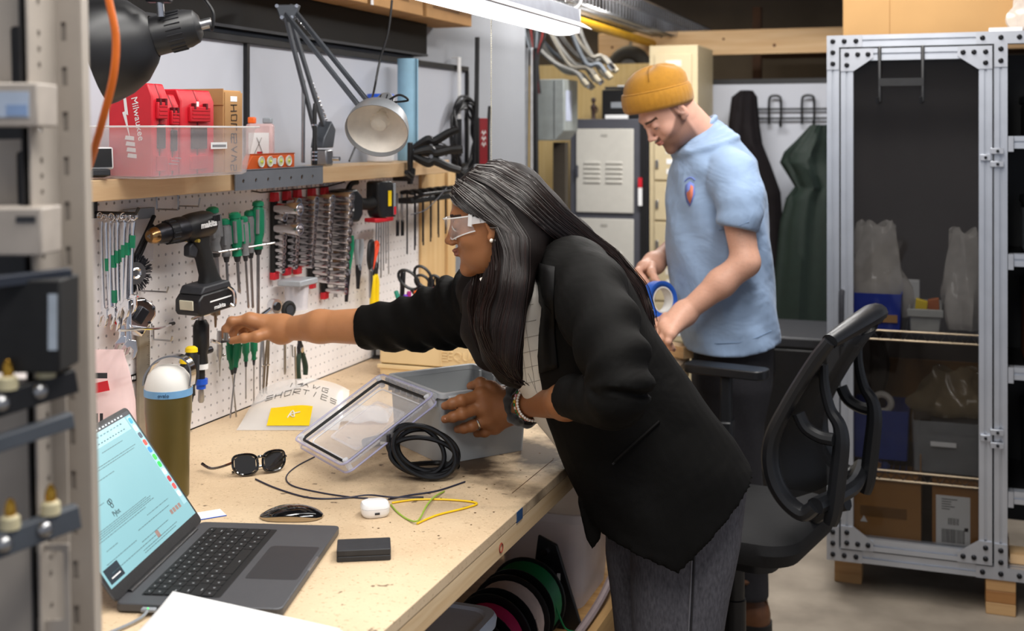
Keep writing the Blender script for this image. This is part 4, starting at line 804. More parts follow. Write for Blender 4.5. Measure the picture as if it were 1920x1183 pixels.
# ------------------------------------------------------------------ bottle
t = thing('drink_bottle', 'tall olive steel bottle with white domed lid and blue band', 'bottle', (.262, 1.915, Z), (0, 0, R(12)))
part('body', MB().lathe([(0, 0), (.036, 0), (.039, .003), (.0395, .07), (.041, .13), (.044, .165), (.0445, .195), (0, .195)], 40), mat('olive_enamel', '#5c4f26', .32, .25, var=.05), t)
part('band', MB().lathe([(.0440, .195), (.0455, .195), (.0455, .2085), (.0440, .2085)], 40), mat('band_blue', '#6f9fc9', .5), t)
part('lid', MB().lathe([(.0, .2085), (.0448, .2085), (.0440, .216), (.039, .232), (.030, .243), (.018, .250), (0, .252)], 40), mat('lid_white', '#d9d6d0', .45, var=.02), t)
hd = [(-.046, 0, .212), (-.042, 0, .232), (-.024, 0, .256), (.0, 0, .268), (.026, 0, .268), (.044, 0, .256), (.049, 0, .236), (.0465, 0, .214)]
hp_ = MB(); P_, _ = spline([Vector(p) for p in hd], [1] * 8, 6)
hp_.rings([[p + Vector((0, w * .011, 0)) + (Vector((p.x, 0, p.z - .21)).normalized() * o) for w, o in ((-1, -.001), (1, -.001), (1, .0025), (-1, .0025))] for p in P_])
part('handle', hp_, CHROME, t)
text('lettering', 'ovalo', .010, mat('band_ink', '#3c5876', .6), t, (.010, -.0448, .2015), (R(90), 0, R(12)), .0006)
# ------------------------------------------------------------------ bag of parts behind the laptop
a = px(200, 785, z=BZ)
a = px(224, 740, x=.10); t = thing('parts_bag', 'crumpled pink white plastic parts bag with red print behind the laptop', 'bag', (.10, a.y, Z), (0, 0, HEAD))
bm = MB(); rg = []
for i in range(11):
    f = i / 10; w = .070 - .022 * f ** 2; d = .034 * (1 - f) ** .7 + .003; x0 = -.020 - .03 * f
    rg.append([(x0 + w * math.cos(a_) * (1 + .06 * math.sin(5 * a_ + i)), .030 * f + d * math.sin(a_) * (1 + .25 * math.sin(3 * a_ + 2 * i)), .255 * f) for a_ in np.linspace(0, 2 * PI, 25)[:-1]])
bm.rings(rg); part('sack', bm, mat('bag_pink', '#f2d4d2', .18, var=.05, alpha=.66), t)
part('red_print', MB().box(-.010, .022, -.012, -.0105, .180, .200, Matrix.Rotation(R(-12), 4, 'Y')), RED, t); s_ = MB()
for k in range(4): s_.box(-.060 + .010 * k, -.054 + .010 * k, -.028, -.0265, .125 - .003 * k, .138)
part('lettering', s_, INK, t, kind='stuff'); part('orange_part', MB().tube([(-.05, 0, .03), (-.02, -.012, .075), (.016, 0, .11)], .014, 8, smooth=4), ORANGE, t); part('grey_print', MB().box(-.045, -.020, -.0145, -.013, .205, .216), DARKP, t)
part('red_tick', MB().bar((-.055, -.029, .108), (-.035, -.029, .112), .001, .005), RED, t)
# ------------------------------------------------------------------ mouse, earbud case, small box, papers
t = thing('mouse', 'black low arched computer mouse with aluminium base beside the laptop', 'mouse', px(547, 970, z=BZ) + Vector((0, 0, .0005)), (0, 0, HEAD + R(-1)))
bt = MB(); top = MB()
def arch(x): return .0075 + .0125 * math.cos(PI * (x / .0565) / 2) ** .8
rb_ = []; rt_ = []
for i in range(15):
    x = -.0565 + .113 * i / 14; w = .0285 * (1 - abs(x / .0575) ** 3.2) ** .5 + .001; zt = .004 + .0165 * max(0, 1 - (abs(x) / .0575) ** 2.2); zm = .0015 + (zt - .0015) * .45
    rb_.append([(x, -w, .001), (x, w, .001), (x, w, zm), (x, -w, zm)])
    rt_.append([(x, w * math.cos(a_), zm + .0004 + (zt - zm) * math.sin(a_)) for a_ in np.linspace(0, PI, 11)] )
bt.rings(rb_); top.rings(rt_)
part('base', bt, mat('mouse_alu', '#b5a58d', .3, .9), t); part('shell', top, mat('gloss_black', '#0e0e10', .08, coat=1), t)
t = thing('earbud_case', 'small glossy white earbud case lying by the yellow wire', 'case', px(703, 966, z=BZ) + Vector((0, 0, .0003)), (0, 0, HEAD + R(18)))
m = MB(); cs = rrect(-.026, .026, -.022, .022, .016, 6)
m.rings([[(p[0] * s, p[1] * s, z) for p in cs] for z, s in ((0, .80), (.002, .90), (.007, .985), (.0155, 1.0))]); part('case', m, mat('gloss_white', '#f4f4f6', .12, var=.01), t)
m = MB(); m.rings([[(p[0] * s, p[1] * s, z) for p in cs] for z, s in ((.0160, 1.0), (.020, .985), (.0245, .90), (.0265, .74))]); part('lid', m, MATS['gloss_white'], t); part('port', MB().slab(rrect(-.0045, .0045, -.0228, -.0215, .001, 2), .007, .0105), DARKP, t)
t = thing('drive_box', 'small black rectangular drive lying right of the laptop', 'drive', px(676, 1046, z=BZ) + Vector((0, .012, .0002)), (0, 0, HEAD + R(7)))
part('shell', MB().slab(rrect(-.044, .044, -.028, .028, .003, 2), 0, .0085), DARKP, t, .001); part('shell', MB().slab(rrect(-.044, .044, -.028, .028, .003, 2), .0095, .019), DARKP, t, .001); part('seam', MB().slab(rrect(-.043, .043, -.027, .027, .003, 2), .0084, .0096), INK, t)
t = thing('paper_pad', 'white handwritten paper sheets at the near corner of the bench', 'paper', (.765, 1.313, Z), (0, 0, R(6)))
for k in range(3):
    g = MB(); n = 14; vs_ = []; fs = []; x0, x1, y0, y1 = -.135 + .004 * k, .135 - .003 * k, -.165, .135 - .003 * k
    for i in range(n + 1):
        for j in range(n + 1):
            u, v = i / n, j / n; x = x0 + (x1 - x0) * u; y = y0 + (y1 - y0) * v
            vs_.append((x, y, .002 + .004 * k + .022 * v ** 3 * (1 - .8 * u) + .010 * (1 - u) * v ** 2))
    for i in range(n):
        for j in range(n): q = i * (n + 1) + j; fs.append((q, q + n + 1, q + n + 2, q + 1))
    g.add(vs_, fs); part('sheet', g, PAPER, t, solid=.0006)
s_ = MB()
def psurf(x, y):
    u = (x + .135) / .27; v = (y + .165) / .30; return .0112 + .022 * v ** 3 * (1 - .8 * u) + .010 * (1 - u) * v ** 2
for ln in range(2):
    for k in range(11):
        x = -.06 + .0085 * k; y = .095 - .026 * ln; P3 = [(x + random.uniform(-.003, .004), y + random.uniform(-.006, .007)) for _ in range(4)]
        s_.tube([(p[0], p[1], psurf(*p)) for p in P3], .0005, 4)
part('handwriting', s_, mat('pencil', '#b9bcc6', .8), t)
t = thing('paper_slip', 'small white slip with blue edge peeking out behind the laptop hinge', 'paper', px(388, 966, z=BZ) + Vector((0, 0, .0006)), (0, 0, R(50))); part('slip', MB().box(-.03, .03, -.02, .02, 0, .0008), PAPER, t); part('blue_edge', MB().box(-.03, .03, -.0225, -.0202, 0, .0009), BLUE, t)
# ------------------------------------------------------------------ sunglasses
t = thing('sunglasses', 'folded black sunglasses standing on their lenses on the bench', 'sunglasses', px(488, 890, z=BZ), (0, 0, HEAD + R(28)))
SG_ = mat('sunglass_lens', '#1f1b15', .05, coat=1); FRM = mat('gloss_black', '#0e0e10')
lens = [(-.024, .010), (-.023, .032), (-.010, .040), (.012, .040), (.024, .034), (.023, .014), (.010, .002), (-.010, .001)]
for s, cx in ((-1, -.031), (1, .031)):
    Mq = Matrix.Translation((cx, 0, .003)) @ Matrix.Rotation(R(12 * s), 4, 'Z') @ Matrix.Rotation(R(-14), 4, 'X')
    part('lens', MB().prism([(p[0] * s * .9, p[1] * .95 + .001) for p in lens], -.001, .001, Mq), SG_, t)
    P_, _ = spline([Vector((p[0] * s, 0, p[1])) for p in lens], [1] * 8, 4, True); part('rim', MB().tube([Mq @ p for p in P_], .0028, 6, closed=True), FRM, t)
part('bridge', MB().tube([(-.010, .001, .034), (0, -.001, .038), (.010, .001, .034)], .003, 6, smooth=4), FRM, t)
part('temple', MB().tube([(-.056, .006, .030), (-.075, .03, .018), (-.088, .06, .010), (-.098, .085, .014)], [.003, .0026, .0028, .0034], 6, smooth=5), FRM, t); part('temple', MB().tube([(.056, .006, .030), (.03, .03, .012), (-.01, .036, .005), (-.05, .03, .004)], .0027, 6, smooth=5), FRM, t)
# ------------------------------------------------------------------ zip bag
t = thing('zip_bag', 'clear zip bag of wire pieces with yellow label and black marker writing', 'bag', px(535, 806, z=BZ) + Vector((0, .03, .0005)), (0, 0, HEAD))
def zb(u, v): u = min(1, max(0, u)); v = min(1, max(0, v)); return .022 * math.sin(PI * u) ** .7 * math.sin(PI * v) + .080 * v ** 1.05 * math.sin(PI * (.10 + .80 * u)) ** .4 + .003 * math.sin(9 * u + 5 * v) * math.sin(PI * u) * math.sin(PI * v)
vs_ = []; fs = []; n, m_ = 26, 16
for lay in (0, 1):
    for i in range(n + 1):
        for j in range(m_ + 1):
            u, v = i / n, j / m_; x = -.118 + .232 * u + .012 * (v - .5) * (1 - u); y = -.035 + .20 * v
            hgt = zb(u, v)
            vs_.append((x, y, max(.0006, hgt if lay else hgt * .86 - .004 * math.sin(PI * u))))
    o_ = lay * (n + 1) * (m_ + 1)
    for i in range(n):
        for j in range(m_): q = o_ + i * (m_ + 1) + j; fs.append((q, q + m_ + 1, q + m_ + 2, q + 1))
ZM = mat('zip_clear', '#f2f1f0', .16, alpha=.42, var=.01)
part('film', MB().add(vs_, fs), ZM, t)
def zs(x, y):
    return zb((x + .118) / .232, (y + .035) / .20) + .0012
part('yellow_label', MB().rings([[(x, y, zs(x, y) + .0008) for y in (-.024, -.012, .0, .014, .028)] + [(x, y, zs(x, y) + .0002) for y in (.028, .014, .0, -.012, -.024)] for x in np.linspace(-.055, .045, 9)]), YELLOW, t)
s_ = MB(); s_.tube([(-.01, -.005, zs(-.01, -.005) + .002), (.0, .012, zs(.0, .012) + .003), (.006, -.004, zs(.006, -.004) + .003), (-.004, .002, zs(-.004, .002) + .003), (.018, .008, zs(.018, .008) + .003)], .0014, 5, smooth=4); part('wire_tie', s_, WINK, t)
s_ = MB()
def wr(txt, x, y, sz):
    q = MB(); scrawl(q, txt, sz, (0, 0, 0), (1, 0, 0), (0, 1, 0), .0008, 1.55, .1, .75)
    s_.add([(x + p[0], y + p[1], zs(x + p[0], y + p[1]) + .0006 + p[2]) for p in q.v], q.f)
wr('14', -.030, .098, .020); wr('AWG', .008, .098, .020); wr('SHORTIES', -.075, .062, .019)
part('marker_writing', s_, INK, t)
for k in range(16):
    c = ['#7a2d22', '#3c3f44', '#8a8d90', '#31584a', '#b7a08a'][k % 5]; y = random.uniform(-.02, .05); x = random.uniform(-.08, .0); l = random.uniform(.06, .13)
    part('wire_piece', MB().tube([(x, y, .006 + .001 * (k % 4)), (x + l * .5, y + random.uniform(-.015, .015), .008 + .001 * (k % 5)), (min(x + l, .1), y + random.uniform(-.02, .02), .006)], .0016, 5, smooth=4), mat('wire_c%d' % (k % 5), c, .5), t)
t = thing('second_zip_bag', 'empty clear plastic bag lying behind the clear enclosure lid', 'bag', px(668, 790, z=BZ) + Vector((0, .03, .0008)), (0, 0, HEAD))
vs_ = []; fs = []
for i in range(13):
    for j in range(11): u, v = i / 12, j / 10; vs_.append((-.06 + .13 * u, -.06 + .15 * v, .002 + .022 * math.sin(PI * u) * math.sin(PI * v) + .006 * math.sin(7 * u + 4 * v) ** 2))
for i in range(12):
    for j in range(10): q = i * 11 + j; fs.append((q, q + 11, q + 12, q + 1))
part('film', MB().add(vs_, fs), ZM, t, solid=.0004)
# ------------------------------------------------------------------ enclosure with hinged clear lid (local x along its hinge side, y away from the lid)
P0 = Vector((.483, 2.425, 0)); P1 = Vector((.676, 2.28, 0)); exd = (P1 - P0).normalized(); ang = math.atan2(exd.y, exd.x)
ENC = mat('enclosure_grey', '#a3a6a8', .38, var=.03, scale=8)
t = thing('enclosure_box', 'open grey plastic enclosure with hinged clear lid that her hand rests on', 'enclosure', (P0.x, P0.y, Z), (0, 0, ang))
W_, D_, H_ = (P1 - P0).length, .222, .150
wall_ = MB(); o4 = [(.008, .003), (W_ - .008, .003), (W_ - .012, D_ - .008), (.012, D_ - .008)]
ro = lambda x0, x1, y0, y1, r, z: [(p[0], p[1], z) for p in rrect(x0, x1, y0, y1, r, 4)]
wall_.rings([ro(.010, W_ - .010, .006, D_ - .008, .012, 0), ro(.010, W_ - .010, .006, D_ - .008, .012, .001), ro(.0, W_, .0, D_, .012, H_), ro(.004, W_ - .004, .004, D_ - .004, .010, H_), ro(.014, W_ - .014, .010, D_ - .012, .010, .004)], cap=True)
part('tub', wall_, ENC, t)
part('rim', MB().frame(rrect(-.004, W_ + .004, -.004, D_ + .004, .014, 4), rrect(.005, W_ - .005, .005, D_ - .005, .010, 4), H_ - .010, H_ + .002), mat('enclosure_rim', '#b4b7ba', .32, var=.02), t, .001)
for k in range(8): x = .022 + (W_ - .044) * k / 7; part('hinge_knuckle', MB().tube([(x - .008, -.010, H_ - .006), (x + .008, -.010, H_ - .006)], .0072, 10), MATS['enclosure_rim'], t); part('hinge_rib', MB().box(x - .002, x + .002, -.012, .0, H_ - .030, H_ - .008), ENC, t)
part('latch', MB().box(W_ + .003, W_ + .012, .012, .034, H_ - .024, H_ - .004), MATS['enclosure_rim'], t, .002)
for x in (.05, .11): part('inner_rib', MB().box(x, x + .006, D_ - .016, D_ - .010, .006, H_ - .004), ENC, t)
part('purple_sticker', MB().box(W_ - .0002, W_ + .0012, .118, .150, .078, .092, ), mat('sticker_purple', '#6d3f9c', .5), t)
hg = Vector((0, -.012, H_ - .006)); fall = math.asin((H_ - .030) / .245); LMx = Matrix.Translation(hg) @ Matrix(((1, 0, 0, 0), (0, -math.cos(fall), -math.sin(fall), 0), (0, -math.sin(fall), math.cos(fall), 0), (0, 0, 0, 1)))   # y runs down the lid
lid = MB(); lw = W_ + .010
lid.rings([[LMx @ Vector((p[0], p[1], z)) for p in rrect(a0, lw - .005 - a0, a0 + .002, .242 - a0, .016, 5)] for z, a0 in ((-.010, .004), (-.004, .0), (.014, .0), (.014, .005), (.003, .007), (.003, .019), (-.008, .023), (-.008, .06))], cap=False)
lid.slab(rrect(.055, lw - .06, .057, .187, .010, 5), -.0088, -.0078, LMx)
CLR = mat('lid_clear', '#f4f4fb', .05, alpha=.16, var=.01, spec=.8)
part('lid', lid, CLR, t, solid=.0018)
gk = [Vector((p[0], p[1], .0065)) for p in rrect(.013, lw - .018, .015, .229, .012, 5)]
part('gasket', MB().tube([LMx @ p for p in gk], .0032, 6, closed=True), RUBBER, t)
for r_, z_, m_ in ((.0, .013, CLR), (.001, -.008, CLR)):
    part('lid_edge', MB().tube([LMx @ Vector((p[0], p[1], z_)) for p in rrect(r_, lw - .005 - r_, r_ + .002, .242 - r_, .016, 5)], .0022, 6, closed=True), mat('edge_violet', '#b9b8da', .1, alpha=.55), t)
part('lid_edge', MB().tube([LMx @ Vector((p[0], p[1], -.006)) for p in rrect(.024, lw - .029, .026, .218, .012, 5)], .0016, 6, closed=True), mat('edge_pale', '#eef0f8', .08, alpha=.6), t)
for x, y in ((.012, .016), (lw - .017, .016), (.012, .228), (lw - .017, .228)): part('corner_screw', MB().cyl(LMx @ Vector((x, y, -.010)), LMx @ Vector((x, y, .016)), .006, n=12), mat('edge_pale', '#eef0f8'), t)
# a connector and label lying under the lid
t = thing('cable_plug', 'grey moulded connector with white tag seen through the clear lid', 'connector', px(715, 835, z=BZ) + Vector((0, 0, .012)), (0, 0, HEAD + R(38)))
part('body', MB().tube([(-.045, 0, 0), (.0, 0, .001), (.045, 0, .004)], [.010, .012, .009], 10, smooth=3), mat('plug_grey', '#4a4e58', .5), t); part('tag', MB().box(-.01, .012, -.0135, -.0115, -.006, .008), WINK, t); part('tail', MB().tube([(.045, 0, .004), (.075, .002, .006), (.10, .0, .008)], .006, 8, smooth=3), mat('plug_grey', '#4a4e58'), t)
# coil of black cable
cc = px(792, 893, z=BZ)
t = thing('black_cable_coil', 'loose coil of thick black cable leaning on the enclosure beside its lid', 'cable', (cc.x, cc.y, Z))
for k in range(5):
    rx, rz = .060 + .008 * math.sin(k * 2.1), .054 + .009 * math.cos(k * 2.7); c = FW * (.0098 * k - .022) + RT * (.012 * math.sin(k * 2.3 + .5))
    P_ = []
    for a_ in np.linspace(0, 2 * PI, 17)[:-1]:
        p = RT * (rx * math.cos(a_) - .30 * rz * math.sin(a_)) + FW * (rz * .22 * math.sin(a_)) + Vector((0, 0, .0065 + rz * .78 * (1 + math.sin(a_)) + .001 * k)); P_.append(c + p)
    part('loop', MB().tube(P_, .0052, 8, smooth=4, closed=True), mat('cable_gloss', '#111113', .28, var=.1), t)
part('tie_clip', MB().box(-.082, -.060, -.03, -.01, .070, .086), BLACKP, t, .002)
part('tail', MB().tube([Vector((-.05, .03, .01)), Vector((.0, .08, .006)), Vector((.05, .07, .006))], .0052, 8, smooth=4), MATS['cable_gloss'], t)
# loose wires
def wire_on(pts, r, m, lab, h=.0):
    return solo('loose_wire', MB().tube([px(u, v, z=BZ) + Vector((0, 0, r + .0004 + (q[0] if q else h))) for u, v, *q in pts], r, 6, smooth=6), m, lab, 'wire')
NAVY = mat('wire_navy', '#23253a', .45)
wire_on([(590, 858), (556, 876), (537, 895), (548, 912), (600, 925), (660, 934), (690, 936)], .0014, NAVY, 'dark wire curling out from under the clear lid to the earbud case')
wire_on([(479, 900), (520, 918), (580, 935), (640, 936), (690, 933, .003), (735, 938, .004), (794, 934)], .0016, NAVY, 'dark wire running straight past the front of the sunglasses')
wire_on([(728, 938), (770, 930), (820, 922), (872, 905)], .0016, NAVY, 'short dark wire right of the earbud case ending by the worn patch')
YW = mat('wire_yellow', '#e8c015', .4); YG = mat('wire_green_yellow', '#8fae3a', .4)
wire_on([(735, 945), (780, 939), (840, 939), (893, 945), (875, 954), (820, 968), (782, 984)], .0019, YW, 'yellow wire bent into a kinked loop beside the earbud case')
wire_on([(733, 948), (745, 962), (765, 976), (784, 982, .004), (800, 955, .005), (815, 937, .004), (833, 923)], .0016, YG, 'thin green and yellow wire crossing over the yellow wire')
# ------------------------------------------------------------------ beige bins, pens and scissors at the far end
bx = px(710, 704, z=BZ); FY = bx.y
def beige_bin(z0, h, lab):
    t = thing('organizer_bin', lab, 'bin', (bx.x, FY, z0), group='beige organizer bins')
    m = MB(); r1 = lambda a0, z: [(p[0], p[1], z) for p in rrect(a0, .44 - a0, a0, .30 - a0, .012, 3)]
    m.rings([r1(.006, 0), r1(.0, .004), r1(.0, h), r1(.006, h), r1(.010, .006)], cap=True); part('tub', m, BEIGE, t)
    part('lip', MB().box(-.003, .443, -.005, .004, h - .012, h), BEIGE, t, .002); part('divider_line', MB().box(.193, .197, -.0022, .0, .006, h - .014), BEIGE, t)
    return t
beige_bin(Z, .034, 'lower beige plastic bin under its twin behind the grey enclosure')
t = beige_bin(Z + .035, .13, 'upper beige plastic bin with raised lettering behind the grey enclosure')
text('lettering', 'EQUAL', .034, BEIGE, t, (.268, -.0012, .034), (R(90), 0, 0), .0018); e_ = MB()
for k in range(4): e_.box(.200, .218 - .004 * (k % 2), -.003, 0, .020 + .008 * k, .024 + .008 * k)
part('raised_emblem', e_, BEIGE, t)
ct = Z + .035 + .13
t = thing('pen_tray', 'white tray of markers and pens standing in the upper beige bin', 'tray', (bx.x + .03, FY + .06, ct - .05))
tr = MB(); q = lambda a0, z: [(p[0], p[1], z) for p in rrect(a0, .26 - a0, a0, .12 - a0, .008, 2)]
tr.rings([q(.002, 0), q(0, .085), q(.003, .085), q(.004, .003)]); part('tray', tr, WHITE, t)
zt = ct - .045
def pen(u, v, tu, tv, r, m, cap, lab, Y=3.48):
    a = px(u, v, Y=Y); b = px(tu, tv, Y=Y); d = (a - b).normalized(); b2 = a - d * .13; t = thing('pen', lab, 'pen', a)
    part('barrel', MB().cyl(b2 - a, -d * .04, r, n=10), m, t); part('cap', MB().lathe([(0, 0), (r * .8, 0), (r * 1.15, -.004), (r * 1.15, -.042), (0, -.042)], 12, d.to_track_quat('Z', 'Y').to_matrix().to_4x4()), cap, t)
pen(742, 545, 752, 575, .006, WINK, mat('teal', '#1c8a72', .4), 'green capped marker at the left of the pen tray')
pen(756, 508, 752, 590, .007, BLACKP, BLACKP, 'tall black pen standing in the pen tray', 3.5); pen(760, 552, 762, 590, .006, WINK, mat('purple', '#6b2fb5', .4), 'purple capped marker in the pen tray', 3.46); pen(767, 546, 766, 590, .006, WINK, mat('magenta', '#d63a9a', .4), 'pink capped marker in the pen tray', 3.5)
pen(782, 545, 782, 590, .009, WINK, ORANGE, 'orange capped marker in the pen tray', 3.46); pen(796, 540, 800, 590, .010, WINK, BLUE, 'thick blue marker in the pen tray', 3.46); pen(806, 545, 806, 590, .010, WINK, BLUE, 'second blue marker near the red brush in the pen tray', 3.5)
def scissors(u, v, lab, rot):
    c = px(u, v, Y=3.47); t = thing('scissors', lab, 'scissors', c, (0, R(rot), HEAD), 'scissors in the pen tray')
    part('handle', MB().torus((-.017, 0, .018), (0, 1, 0), .021, .0048, 20, 6, 1.7), BLACKP, t); part('handle', MB().torus((.022, .004, .008), (0, 1, 0), .017, .0045, 18, 6, 1.4), BLACKP, t); part('blade', MB().bar((-.004, 0, -.012), (.004, 0, -.09), .012, .002), STEEL, t); part('pivot_arm', MB().bar((-.012, 0, -.012), (.006, 0, -.04), .012, .006), BLACKP, t)
scissors(778, 535, 'black handled scissors, left pair in the pen tray', -4); scissors(802, 533, 'black handled scissors, right pair in the pen tray', 12)
t = thing('red_brush', 'red brush with black bristles standing at the right of the pen tray', 'brush', px(816, 548, Y=3.48), (0, R(-8), HEAD)); part('block', MB().slab(rrect(-.022, .022, -.012, .012, .005, 3), -.07, .016), RED, t, .004)
bb = MB(); [bb.bar((x, 0, .015), (x + random.uniform(-.006, .010), random.uniform(-.008, .008), .034 + random.uniform(0, .012)), .003, .003) for x in np.linspace(-.02, .022, 16)]
part('bristles', bb, RUBBER, t, kind='stuff')
t = thing('black_speaker', 'small black boxy device on the bench at the far end of the pegboard', 'device', px(690, 672, z=BZ) + Vector((.04, .03, 0)), (0, 0, HEAD)); part('body', MB().box(-.03, .03, -.02, .03, 0.002, .07), BLACKP, t, .006); part('front', MB().box(-.022, .004, -.0212, -.0195, .012, .05), GREYP, t); part('base', MB().box(-.034, .034, -.024, .034, 0, .006), DARKP, t)
# ------------------------------------------------------------------ under the bench: wire spools, tubs
def spool(y, m, lab, rw=.072):
    t = thing('wire_spool', lab, 'spool', (.69, y, LS + .102), (R(90), 0, 0), 'wire spools under the bench')
    for s in (-1, 1): part('flange', MB().lathe([(.016, s * .040), (.098, s * .040), (.1, s * .042), (.1, s * .044), (.016, s * .046)], 36), mat('spool_black', '#0f0f11', .4), t)
    part('hub', MB().lathe([(0, -.047), (.016, -.047), (.016, .047), (0, .047)], 18), BLACKP, t)
    w = MB(); prof = []
    for k in range(13): prof += [(rw, -.039 + .006 * k), (rw + .0025, -.036 + .006 * k)]
    w.lathe([(.018, -.039)] + prof + [(.018, .039)], 30); part('wire_winding', w, m, t)
    part('spoke_slot', MB().bar((.02, 0, -.0472), (.085, .02, -.0472), .006, .001), DSTEEL, t); return t
spool(2.74, mat('wire_green', '#0c6b3c', .35), 'wire spool wound with green wire under the bench', .090); spool(2.615, mat('wire_white', '#cdb9b0', .4), 'wire spool wound with pale white wire under the bench', .086)
t = spool(2.49, mat('wire_pink', '#c2265e', .35), 'wire spool wound with pink wire under the bench', .080); part('label', MB().box(.04, .065, -.01, .02, -.0480, -.0473), PAPER, t)
spool(2.365, mat('wire_black', '#141416', .35), 'wire spool wound with black wire nearest the white tub', .08)
for y, m, lab, dx in ((2.60, MATS['wire_white'], 'loose pale wire end trailing down from the white spool', .06), (2.48, MATS['wire_pink'], 'loose pink wire end hanging down from the pink spool', .04), (2.73, MATS['wire_green'], 'loose green wire end curling from the green spool', .03)):
    solo('wire_end', MB().tube([(.69 + .085, y, LS + .13), (.80, y + .01, LS + .06), (.79 + dx, y + .05, LS + .03), (.76 + dx, y - .02, LS + .004)], .0022, 6, smooth=6), m, lab, 'wire')
TUB = mat('tub_translucent', '#d9cfcf', .3, alpha=.62, var=.03)
t = thing('storage_tub', 'translucent plastic tub with rounded rim on the shelf under the bench', 'tub', (.66, 3.12, LS + .001))
m = MB(); rr_ = lambda a0, b0, z: [(p[0], p[1], z) for p in rrect(-a0, a0, -b0, b0, .045, 4)]
m.rings([rr_(.105, .14, 0), rr_(.125, .165, .235), rr_(.138, .178, .24), rr_(.138, .178, .262), rr_(.128, .168, .262), rr_(.122, .162, .24), rr_(.102, .137, .004)]); part('tub', m, TUB, t)
part('red_contents', MB().tube([(.0, -.05, .06), (.05, -.09, .08), (.06, .02, .05), (-.03, .06, .09)], .035, 10, smooth=4), mat('dull_red', '#a84a38', .6), t)
t = thing('white_lid_tub', 'white lidded plastic tub at the near end under the bench', 'tub', (.735, 2.165, LS + .001))
m = MB(); rr_ = lambda a0, z: [(p[0], p[1], z) for p in rrect(-a0, a0, -a0, a0, min(.04, a0 * .8), 5)]
m.rings([rr_(.062, 0), rr_(.076, .27), rr_(.0, .271)][:2]); part('tub', m, mat('tub_grey', '#aab2bd', .4), t); m = MB(); m.rings([rr_(.085, .268), rr_(.087, .285), rr_(.083, .294), rr_(.070, .294), rr_(.066, .288), rr_(.02, .288)]); part('lid', m, mat('tub_lid', '#cfd9ea', .35, var=.02), t)
t = thing('cable_reel_bracket', 'black bracket with chrome bolts standing between spools and tub', 'bracket', (.72, 2.87, LS + .001)); part('plate', MB().prism([(-.06, 0), (.09, 0), (.02, .21), (-.03, .23)], -.006, .006), BLACKP, t, .003)
for k in range(3): part('bolt', MB().cyl((-.01 + .01 * k, -.014, .19 - .05 * k), (-.01 + .01 * k, -.006, .19 - .05 * k), .009, n=10), CHROME, t)
part('strip', MB().box(.022, .030, -.008, -.0062, .08, .14), WINK, t)
solo('grey_hose', MB().tube([(.803, 2.25, LS + .012), (.806, 2.6, LS + .012), (.812, 2.95, LS + .020), (.818, 3.12, LS + .06), (.815, 3.30, LS + .12), (.80, 3.40, LS + .03)], .0105, 8, smooth=8), mat('hose_grey', '#7d6f70', .5), 'grey hose looping over the shelf beside the translucent tub', 'hose')
solo('dark_hose', MB().tube([(.826, 2.2, LS + .009), (.828, 2.55, LS + .009), (.826, 2.80, LS + .009)], .009, 8, smooth=6), mat('hose_dark', '#4a4a50', .5), 'dark grey hose lying straight along the shelf front', 'hose')
# ================================================================== aluminium cabinet on the right
def extr(a, b, w=.040, m=ALU, name='post', parent=None, up=(0, 1, 0)):
    a = Vector(a); b = Vector(b); d = (b - a).normalized(); u = Vector(up); sd = d.cross(u).normalized(); u = sd.cross(d); h = w / 2; s = .0042; k = .009
    q = [(-h, -h), (-s, -h), (-s, -h + k), (s, -h + k), (s, -h), (h, -h), (h, -s), (h - k, -s), (h - k, s), (h, s), (h, h), (s, h), (s, h - k), (-s, h - k), (-s, h), (-h, h), (-h, s), (-h + k, s), (-h + k, -s), (-h, -s)]
    return part(name, MB().rings([[p + sd * x + u * y for x, y in q] for p in (a, b)]), m, parent)
BOLT = mat('bolt_black', '#232326', .35, .6)
def bolts(pts, y, par, r=.0085):
    for x, z in pts:
        q = part('bolt', MB().lathe([(0, .007), (r * .45, .007), (r * .45, .004), (r * .55, .0075), (r * .85, .006), (r, .002), (r, 0), (0, 0)], 14, Matrix.Translation((x, y, z)) @ Matrix.Rotation(R(90), 4, 'X')), BOLT, par)
FY_, XL, XR, ZB, ZT, DP = 4.13, 1.293, 1.857, .116, 1.884, .52
PLT = mat('plate_aluminium', '#b3b6bd', .4, .7, var=.04)
t = thing('display_cabinet', 'tall aluminium extrusion cabinet frame standing on wood blocks', 'cabinet', (XL, FY_, ZB)); W = XR - XL; H = ZT - ZB
for y in (.02, DP): 
    for x in (.02, W - .02): extr((x, y, .04), (x, y, H - .04), parent=t)
    for z in (.02, H - .02): extr((.0, y, z), (W, y, z), name='rail', parent=t, up=(0, 1, 0))
for x in (.02, W - .02):
    for z in (.02, H - .02): extr((x, .04, z), (x, DP - .02, z), name='side_rail', parent=t, up=(0, 0, 1))
Lp = lambda sx, sz, L_=.115, w=.04: [(0, 0), (sx * L_, 0), (sx * L_, sz * w), (sx * w, sz * w), (sx * w, sz * L_), (0, sz * L_)]
for x0, z0, sx, sz in ((.0, H, 1, -1), (.0, 0, 1, 1)):
    p = part('corner_plate', MB().prism([(x0 + a, z0 + b) for a, b in Lp(sx, sz)][::1], -.006, -.0005), PLT, t); bolts([(x0 + sx * .02, z0 + sz * q) for q in (.02, .057, .095)] + [(x0 + sx * q, z0 + sz * .02) for q in (.057, .095)], -.006, p)
